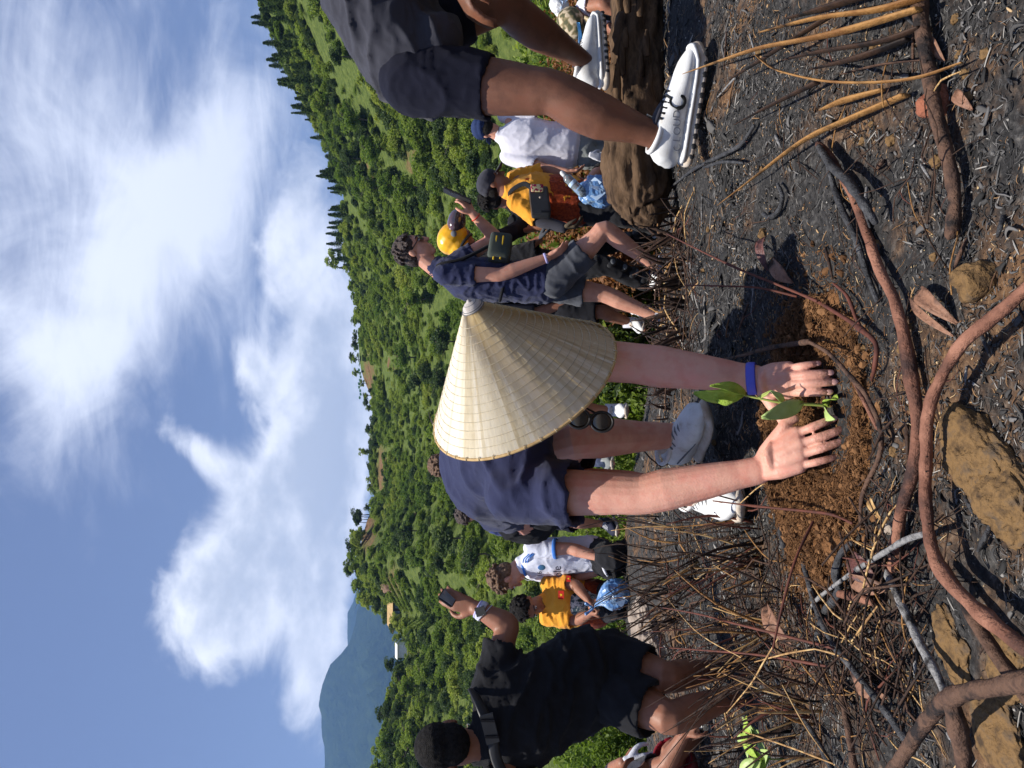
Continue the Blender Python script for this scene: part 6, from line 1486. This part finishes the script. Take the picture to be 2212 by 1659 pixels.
# stones
def rock(label, x, y, rx, ry, rz, m, seed, tilt=0.0, sink=.35, h=None, name='rock'):
    c = Q(x, y); mb = MB(); ct, st_ = math.cos(tilt), math.sin(tilt)
    mb.ell(c+V3(0, 0, rz*(1-sink*2)), (rx*ct, rx*st_, 0), (-ry*st_, ry*ct, 0), (0, 0, rz), 26 if rx < .03 else 80, 18 if rx < .03 else 54); me = mb.mesh(name); a = vget(me)
    for i in range(len(a)):
        q = Vector(a[i])-c; k = 1.0/max(rx, ry); n0 = noise.cell(q*k*2.1+Vector((seed, 0, 0)))
        a[i] = c+q*(1+.30*noise.noise(q*k*1.5+Vector((seed, 0, 0)))+.14*noise.noise(q*k*4+Vector((seed, 0, 0)))+.06*abs(noise.noise(q*k*11))+(.10*(1-abs(noise.noise(Vector((q.x*k*3, q.y*k*3, q.z*k*14+seed))))*2)+.05*noise.noise(q*k*26)+.025*noise.noise(q*k*60) if rx > .03 else 0))
    vset(me, a); o = link(name, me, m, None); rebase(o); tag(o, label, 'rock'); return o
rock('big tan rock under the arching root nearest the camera', 2122, 985, .046, .070, .024, m_rock, 1, -.55, .40)
rock('tan rock half buried at the bottom edge', 2190, 1085, .045, .055, .022, m_rock, 2, -.4, .38)
rock('small tan stone right of the arching root', 2122, 607, .026, .030, .024, m_rock, 3)
rock('red stone beside the dark root at the lower right', 2032, 222, .024, .026, .020, m_rockred, 4)
rock('flat tan stone under the grey stick at the lower left', 2060, 1400, .05, .035, .010, m_rock, 5, .8, .42)
rock('flat tan stone in the lower left corner', 2155, 1575, .055, .04, .012, m_rock, 6, .7, .45)
rock('tan stone at the bottom edge beyond the forked root', 2185, 1440, .04, .04, .012, m_rock, 7, .3, .42)
rock('small tan stone touching the long reddish root', 1895, 535, .012, .012, .009, m_rock, 8)
rock('small tan stone on the open ash', 1650, 505, .014, .013, .010, m_rock, 9)
rock('pale boulder behind the shins of the man in black', 1428, 1410, .16, .13, .10, m_rockgrey, 10, 0, .3)
rock('brown boulder between the man in black and the youth', 1400, 1345, .15, .14, .08, m_rockgrey, 11, 0, .35)
rock('white pebble below the mound', 1928, 1142, .010, .011, .009, m_rockgrey, 12)
rk = random.Random(9)
for i in range(46):
    x, y = rk.uniform(1460, 2160), rk.uniform(30, 1630); s = rk.uniform(.004, .010)
    o = rock('small tan pebble in the burnt litter', x, y, s, s*1.1, s*.8, m_rock, 20+i, name='pebble'); o['group'] = 'pebbles in the burnt litter'; o['category'] = 'pebble'
# pale stones where the phone man stands
for i, (x, y, lb) in enumerate([(1392, 648, 'pale stone beside the raised foot of the phone man'), (1410, 600, 'flat pale stone by the burnt stubble'), (1465, 560, 'dark stone in front of the stubble'), (1345, 715, 'tan stone behind the phone man')]):
    rock(lb, x, y, .05, .05, .035, m_rockgrey if i != 2 else m_char, 80+i)

# dead leaves
def leaf(name, base, tip, w, nrm, m, parent=None, curl=.3, fold=.35, wav=.1, seed=0, n=9):
    base, tip = Vector(base), Vector(tip); ax = tip-base; L = ax.length; ax.normalize(); nn = Vector(nrm); nn = (nn-ax*nn.dot(ax)).normalized(); sd_ = ax.cross(nn); V, Fc = [], []
    for i in range(n):
        t = i/(n-1); wd = w*math.sin(math.pi*min(1, t*.93+.035))**.8*(1-.25*t)
        c = base+ax*L*t+nn*(curl*L*(t-t*t)*1.2-curl*L*.25*t*t)
        for j in range(5):
            k = (j-2)/2; V.append(c+sd_*wd*k+nn*(abs(k)*wd*fold+wav*w*math.sin(t*9+j*2+seed)))
    for i in range(n-1):
        for j in range(4): Fc.append((i*5+j, i*5+j+1, (i+1)*5+j+1, (i+1)*5+j))
    me = bpy.data.meshes.new(name); me.from_pydata([tuple(v) for v in V], [], Fc); me.update(); o = link(name, me, m, parent); q = o.modifiers.new('t', 'SOLIDIFY'); q.thickness = .0006
    if parent is None: rebase(o)
    return o
for i, (a, b, w, m, cu, lb) in enumerate([((1900, 1262, .02), (1832, 1192, .04), .022, m_deadpurple, .5, 'large curled purple-black dead leaf leaning on the long root'), ((1920, 1270, .02), (1825, 1245, .05), .018, m_deadleaf, .3, 'pinkish torn dead leaf under the purple one'),
        ((1988, 625, .01), (2050, 690, .015), .013, m_deadleaf, .5, 'split brown dead leaf with a pale rib beside the arching root'), ((1965, 645, .008), (2050, 725, .01), .007, m_deadleaf, .2, 'narrow curled leaf ending under the arching root'),
        ((1655, 510, .01), (1650, 580, .03), .014, m_deadpurple, .7, 'folded dark leaf standing on the open ash'), ((1672, 560, .01), (1705, 610, .02), .020, m_deadleaf, .3, 'crisp brown leaf among thin red stems'), ((1660, 1300, .05), (1700, 1395, .05), .022, m_deadleaf, .5, 'rusty curled leaf caught in the straw'),
        ((1838, 1440, .02), (1910, 1510, .02), .022, m_deadleaf, .2, 'pinkish brown leaf beside the charred stick'), ((2005, 80, .01), (2035, 130, .01), .009, m_deadleaf, .4, 'brown leaf by the dark root at the lower right'), ((2065, 195, .01), (2095, 235, .01), .009, m_deadleaf, .4, 'pale dead leaf at the bottom right'),
        ((1880, 1075, .02), (1900, 1120, .02), .008, m_straw, .3, 'small forked pale leaf at the front of the mound')]):
    tag(leaf('dead_leaf', Q(*a), Q(*b), w, (.2*(-1)**i, -.6, 1), m, None, cu, .45, .15, i), lb, 'leaf')

# small living plants
m_green = mat('seedling_leaf', srgb(132, 158, 54), srgb(156, 180, 76), srgb(112, 138, 46), scale=30, rough=.62, bump=.5, bscale=90, spec=.2, lo=.3, hi=.75)
m_greenp = mat('seedling_leaf_pale', srgb(150, 172, 96), srgb(174, 192, 120), scale=30, rough=.45, bump=.3, bscale=60, spec=.4)
for mm in (m_green, m_greenp): mm.node_tree.nodes['Principled BSDF'].inputs['Subsurface Weight'].default_value = 0
m_stem = mat('green_stem', srgb(168, 178, 92), srgb(140, 150, 74), rough=.6)
def seedling():
    dd = 1.50; b0 = P(781, 1800, 1.500); b0.z = gz(b0.x, b0.y); p1 = P(785, 1760, dd); p2 = P(789, 1690, dd); p3 = P(799, 1637, 1.510); p4 = P(805, 1606, 1.515)
    e = empty('seedling', b0, 'green seedling being planted between the two hands', 'plant')
    MB().tube([b0-V3(0, 0, .01), p1, p2, p3, p4], [.0034, .0031, .0027, .0022, .0015], seg=8, sub=5).build('stem', m_stem, e)
    Lf = lambda a, b, w, n, m, **k: leaf('leaf', a, b, w, n, m, e, **k)
    Lf(p4, P(808, 1500, 1.500), .020, (-.6, -1, .2), m_green, curl=.15, fold=.25); Lf(p4+V3(0, 0, -.005), P(829, 1540, 1.480), .013, (.5, -1, .3), m_green, curl=.4, fold=.5)
    Lf(P(795, 1548, 1.500), P(790, 1586, 1.490), .009, (-1, -1, 0), m_green, curl=.3)
    Lf(P(789, 1735, 1.490), P(757, 1648, 1.455), .019, (-.15, -1, .35), m_greenp, curl=.15, fold=.18)
    Lf(P(792, 1692, 1.495), P(814, 1668, 1.470), .008, (.3, -1, .4), m_greenp, curl=.4); Lf(p3, P(815, 1665, 1.480), .004, (0, -1, 0), m_stem, curl=.2)
    Lf(P(782, 1790, 1.495), P(801, 1806, 1.440), .0175, (.9, -.5, .5), m_green, curl=.3, fold=.4); Lf(P(780, 1785, 1.490), P(752, 1798, 1.445), .0145, (-.5, -.8, .5), m_greenp, curl=.35, fold=.35)
seedling()
def small_plant(label, x, y, s, seed, n=6):
    b = Q(x, y); e = empty('seedling', b, label, 'plant'); rr = random.Random(seed); MB().tube([b-V3(0, 0, .01), b+V3(0, 0, s*.6)], [s*.02, s*.014], seg=6, sub=2).build('stem', m_stem, e)
    for k in range(n):
        a = k*2.4+rr.random(); z = b+V3(0, 0, s*(.25+.35*k/n)); leaf('leaf', z, z+V3(math.cos(a)*s*.5, math.sin(a)*s*.5, s*rr.uniform(.1, .4)), s*.14, (0, -.3, 1), m_green if k % 2 else m_greenp, e, .3, .25, .06, k)
small_plant('small bright seedling planted behind the brim of the conical hat', 1388, 862, .20, 1)
small_plant('bright green weed at the lower left edge', 1665, 1590, .11, 2, 7); small_plant('second bright green weed at the lower left edge', 1695, 1640, .13, 3, 7)
small_plant('leafy seedling in front of the football shirt', 1325, 1232, .42, 4, 8); small_plant('green sprout by the burnt clump near the log', 1420, 480, .16, 5)

# burnt grass clumps: every stalk its own part
def clump(label, x, y, n, h, spread, lean, mset, seed, r0=.003, group=None):
    b = Q(x, y); e = empty('burnt_grass_clump', b, label, 'grass clump', group); rr = random.Random(seed)
    for k in range(n):
        a = rr.uniform(0, 6.283); rad = rr.random()**.6*spread; p = b+V3(math.cos(a)*rad, math.sin(a)*rad*.7, 0); p.z = gz(p.x, p.y)-.005
        hh = h*rr.uniform(.45, 1.1); d = V3(math.cos(a)*.35+lean[0]+rr.uniform(-.25, .25), math.sin(a)*.3+lean[1]+rr.uniform(-.2, .2), 1)*hh
        bend = V3(rr.uniform(-.3, .3), rr.uniform(-.2, .2), -rr.uniform(0, .25))*hh; r_ = r0*rr.uniform(.6, 1.4)
        MB().tube([p, p+d*.5, p+d+bend*.6], [(r_*1.3, r_*.7), (r_*1.15, r_*.6), (r_*.3, r_*.25)], [V3(rr.uniform(-1, 1), .5, 0)]*3, seg=6, sub=3, cap='ff').build('stalk', rr.choice(mset), e)
DK = [m_stalkdk]*7+[m_rootdk]; TN = [m_stalkdk]*4+[m_blade, m_straw, m_redstem, m_rootdk]
clump('black stubble clump at the feet of the phone man', 1478, 575, 24, .22, .16, (0, 0), DK, 1, .0055)
clump('black stubble clump behind the phone man', 1470, 660, 26, .20, .18, (-.1, 0), DK, 2, .0055)
clump('burnt stubble clump right of the conical hat', 1478, 715, 24, .19, .16, (-.1, 0), DK, 3, .0055)
clump('burnt stubble clump under the right rim of the conical hat', 1465, 775, 20, .20, .15, (.1, 0), DK, 4, .005)
clump('sparse black stubble between the arms of the planting man', 1450, 850, 12, .13, .12, (.2, 0), DK, 5, .0045)
clump('burnt tuft leaning against the end of the log', 1470, 475, 18, .20, .12, (-.3, .1), DK, 6, .005)
clump('tall burnt grass in front of the football shirt', 1440, 1225, 34, .42, .28, (-.15, .1), DK+[m_blade], 7, .0038)
clump('tall burnt grass left of the planting man', 1500, 1190, 30, .36, .22, (-.25, 0), TN, 8, .0034)
clump('straw-coloured burnt tuft beside the left elbow', 1640, 1165, 30, .24, .10, (-.25, .1), TN, 9, .0026)
clump('burnt tuft in front of the kneeling youth', 1470, 1315, 26, .34, .25, (-.1, 0), DK, 10, .0036)
clump('tangled burnt grass below the shorts of the man in black', 1640, 1300, 34, .26, .16, (-.2, .1), TN, 11, .0026)
clump('tangled burnt grass at the shins of the man in black', 1700, 1430, 34, .26, .18, (-.1, .1), TN, 12, .0026)
clump('loose burnt grass at the left edge', 1760, 1560, 28, .20, .16, (.1, .1), TN, 13, .0024)
clump('burnt stalks crossing in the lower left', 1640, 1400, 14, .34, .05, (-.5, .2), TN, 14, .0026)
clump('small burnt tuft behind the left sneaker', 1590, 1135, 12, .16, .08, (-.2, 0), DK, 15, .0028)
clump('dry twigs standing at the left edge behind the man in black', 1590, 1600, 14, .30, .14, (.05, .1), TN, 16, .0026)
# blue bundle on the ground
mb = MB(); c = P(225, 1408, 4.55); rr = random.Random(2)
for k in range(7): mb.ell(c+V3(rr.uniform(-.07, .07), rr.uniform(-.05, .05), rr.uniform(-.05, .05)), (rr.uniform(.05, .09), 0, 0), (0, .07, 0), (0, 0, rr.uniform(.03, .06)), 10, 8)
me = mb.solid(.009, 4); wrinkle(me, .014, (16, 16, 16)); o = link('cloth_bundle', me, m_bluec, None); rebase(o); tag(o, 'blue cloth bundle lying by the pale boulder', 'cloth')

# ------------------------------------------------------------------ loose soil round the seedling
m_soil = mat('loose_soil', srgb(98, 68, 44), srgb(128, 91, 60), srgb(58, 42, 31), scale=38, rough=1, bump=1, bscale=120, spec=.05, lo=.3, hi=.7)
def mound():
    c = Q(1790, 930); N = 130; xs_ = np.linspace(-.36, .36, N); ys_ = np.linspace(-.21, .36, 104); V = []; Fc = []
    for y in ys_:
        for x in xs_:
            ex = x+.03; d = math.sqrt((ex/.30)**2+((y-.05)/.24)**2)+.34*noise.noise(Vector((x*8, y*8, 2)))+.16*noise.noise(Vector((x*22, y*22, 4))); k = max(0, min(1, (1.12-d)/.5)); k = k*k*(3-2*k)
            p = Vector((x, y, 0)); n_ = abs(noise.noise(p*26))*.022+abs(noise.noise(p*60))*.013+noise.noise(p*120)*.005
            hole = math.exp(-(((x-.035)/.17)**4+((y+.035)/.10)**4))
            z = gz(c.x+x, c.y+y)+k*(.024+n_*1.15*(1-.6*hole)-(.036)*hole)-(1-k)*.012; V.append((c.x+x, c.y+y, z))
    nx = len(xs_)
    for j in range(len(ys_)-1):
        for i in range(nx-1): Fc.append((j*nx+i, j*nx+i+1, (j+1)*nx+i+1, (j+1)*nx+i))
    me = bpy.data.meshes.new('soil_mound'); me.from_pydata(V, [], Fc); me.update(); o = link('soil_mound', me, m_soil, None); tag(o, 'loose orange-brown soil heaped round the seedling', 'soil', kind='stuff')
    return c
MC = mound()
# ------------------------------------------------------------------ litter
def var_mat(name, cols, rough=.8, spec=.2, bump=0):
    m = bpy.data.materials.new(name); m.use_nodes = True; T = NT(m.node_tree); b = T.n['Principled BSDF']; oi = T.node('ShaderNodeObjectInfo'); tcn = T.node('ShaderNodeTexCoord')
    f = T.math('ADD', T.math('MULTIPLY', oi.outputs['Random'], .8), T.math('MULTIPLY', T.noise(tcn.outputs['Object'], 60, 3), .2)); n = len(cols)
    T.l.new(T.ramp(f, [(i/(n-1), c) for i, c in enumerate(cols)]), b.inputs['Base Color']); b.inputs['Roughness'].default_value = rough; b.inputs['Specular IOR Level'].default_value = spec; return m
mv_char = var_mat('litter_char', [(.010, .010, .010), (.025, .024, .023), (.065, .062, .059), (.19, .18, .172)], .75, .2)
mv_tan = var_mat('litter_tan', [srgb(70, 50, 38), srgb(116, 86, 60), srgb(164, 130, 92), srgb(206, 180, 138)], .85)
mv_ash = var_mat('litter_ash', [srgb(70, 69, 68), srgb(118, 115, 111), srgb(178, 172, 162)], .8)
mv_fib = var_mat('soil_fibre', [srgb(54, 38, 27), srgb(98, 69, 45), srgb(138, 101, 68)], .95, .1)
def piece(seed, L, w, t, bend, m):
    rr = random.Random(seed); mb = MB(); mb.tube([(-L/2, 0, 0), (-L*.15, rr.uniform(-1, 1)*bend*L, bend*L*.5), (L*.2, rr.uniform(-1, 1)*bend*L, bend*L*.4), (L/2, rr.uniform(-1, 1)*bend*L, 0)], [(w*.6, t), (w, t), (w*.9, t), (w*.3, t*.6)], [(0, 1, 0)]*4, seg=5, sub=2, cap='ff')
    me = mb.mesh('piece'); me.materials.append(m); me.polygons.foreach_set('use_smooth', [True]*len(me.polygons)); return me
def clod(seed, m):
    mb = MB(); mb.ell((0, 0, 0), (1, 0, 0), (0, .8, 0), (0, 0, .7), 7, 5); me = mb.mesh('clod'); a = vget(me)
    for i in range(len(a)): a[i] *= 1+.5*noise.noise(Vector(a[i])*1.3+Vector((seed, 0, 0)))
    vset(me, a); me.materials.append(m); return me
pieces = [piece(1, 1, .05, .03, .10, mv_char), piece(2, 1, .10, .02, .22, mv_char), piece(3, 1, .035, .03, .25, mv_char), piece(4, .7, .16, .012, .18, mv_char), piece(5, 1, .05, .03, .05, mv_ash),
          piece(6, .6, .13, .05, .05, mv_tan), piece(7, 1, .04, .03, .12, mv_tan), clod(8, mv_tan), clod(9, mv_ash), clod(10, mv_char)]
lp, le, ls, li = [], [], [], []
r = np.random.default_rng(77)
def litter(n, y0, y1, s0, s1):
    yy = np.sqrt(r.random(n)*(y1*y1-y0*y0)+y0*y0); tt = -.60+1.2*r.random(n); xx = yy*tt; zz = ground_np(xx, yy)
    for x, y, z in zip(xx, yy, zz):
        z += bump_z(x, y)
        if ((x-MC.x+.03)/.28)**2+((y-MC.y-.05)/.22)**2 < 1: continue
        soil = noise.noise(Vector((x*1.9+3, y*1.9, 0)))+.5*noise.noise(Vector((x*6, y*6, 3)))
        if noise.noise(Vector((x*4.3, y*4.3, 9)))+.6*noise.noise(Vector((x*11, y*11, 1))) < -.12 and r.random() < .75: continue
        if soil > .2: k = int(r.choice([5, 6, 7, 0, 2, 9, 0, 1, 2]))
        else: k = int(r.choice([0, 1, 2, 3, 0, 1, 3, 3, 0, 2, 4, 4, 6, 5, 8, 9]))
        s = s0+(s1-s0)*r.random()**2
        if k in (7, 8, 9): s *= .13 if s < .03 else .07
        if k == 5: s *= .5
        lp.append((x, y, z+s*.03+.001)); le.append((r.normal()*.28, r.normal()*.28, r.random()*6.28)); ls.append(s); li.append(k)
litter(62000, .72, 2.0, .003, .018); litter(9000, .72, 2.2, .012, .036); litter(42000, 1.9, 3.8, .007, .034); litter(3500, 1.9, 4.5, .03, .10); litter(9000, 3.4, 7.0, .015, .06)
gn_scatter('burnt_litter', lp, le, ls, li, pieces, 'charred scraps, ash and wood chips covering the slope', 'litter')
fib = [piece(20+i, 1, .03, .03, .35, mv_fib) for i in range(4)]+[clod(30+i, mv_fib) for i in range(3)]
lp, le, ls, li = [], [], [], []
for k in range(11000):
    a = r.random()*6.28; d = r.random()**.6*(1.0 if k % 4 else 1.35); x = MC.x-.03+math.cos(a)*d*.30; y = MC.y+.05+math.sin(a)*d*.24
    p = Vector((x-MC.x, y-MC.y, 0)); hole = math.exp(-(((p.x-.035)/.17)**4+((p.y+.035)/.10)**4)); z = gz(x, y)+(.025+(abs(noise.noise(p*26))*.0253+abs(noise.noise(p*60))*.015)*(1-.6*hole)-.036*hole)*max(0, min(1, (1.15-d)/.45))
    kk = int(r.choice([0, 1, 2, 3, 0, 1, 2, 3, 4, 5, 6])); s = (.010+.020*r.random()) if kk < 4 else (.002+.009*r.random()**3)
    lp.append((x, y, z)); le.append((r.normal()*.5, r.normal()*.5, r.random()*6.28)); ls.append(s); li.append(kk)
gn_scatter('soil_crumbs', lp, le, ls, li, fib, 'crumbs and root fibres on the heaped soil', 'soil')
stk = [piece(60+i, 1, .012, .010, .06+.03*i, m_) for i, m_ in enumerate([m_stalkdk, m_stalkdk, m_rootdk, m_blade, m_straw, m_redstem])]
lp, le, ls, li = [], [], [], []
for k in range(1150):
    if k < 640: u, v = r.normal(300, 170), r.uniform(1450, 2000)
    elif k < 860: u, v = r.uniform(850, 1200), r.uniform(1420, 1520)
    else: u, v = r.uniform(60, 1600), r.uniform(1480, 2100)
    if not 0 < u < 1659: continue
    p = G(u, v)
    if ((p.x-MC.x+.0)/.34)**2+((p.y-MC.y-.0)/.26)**2 < 1: continue
    s_ = (.05+.16*r.random()**1.5)*(1 if p.y < 2.5 else 1.5)*(1 if k < 860 else .6); up = abs(r.normal())*.32
    lp.append((p.x, p.y, p.z+.004+abs(math.sin(up))*s_*.42)); le.append((0, up, r.random()*6.28)); ls.append((s_, s_*(1.0 if p.y < 3 else 1.6), s_*(1.0 if p.y < 3 else 1.6))); li.append(int(r.choice([0, 0, 0, 0, 1, 1, 1, 2, 2, 2, 3, 4, 5])))
gn_scatter('fallen_stalks', lp, le, ls, li, stk, 'tangle of broken burnt stalks lying over the ash', 'stalks')
# loose sticks one can pick out
rs2 = random.Random(31)
for i in range(70):
    x = rs2.uniform(1470, 2180); y = rs2.uniform(20, 1640); L = rs2.uniform(25, 110); a = rs2.uniform(-1.2, 1.2); w = Q(x, y)
    if ((w.x-MC.x+.0)/.34)**2+((w.y-MC.y-.0)/.26)**2 < 1: continue
    d = w.y; r_ = rs2.uniform(.0012, .0035)
    o = stick('charred_twig', 'short charred twig lying loose in the burnt litter', [(x, y, .004), (x+math.sin(a)*L*.25, y+math.cos(a)*L*.5, .012), (x+math.sin(a)*L*.5, y+math.cos(a)*L, .006)], [r_, r_*1.1, r_*.6], rs2.choice([m_char, m_char, m_ash, m_rootdk, m_stalkdk]), 'twig', 'charred twigs in the litter', seed=100+i, sub=3, seg=6)
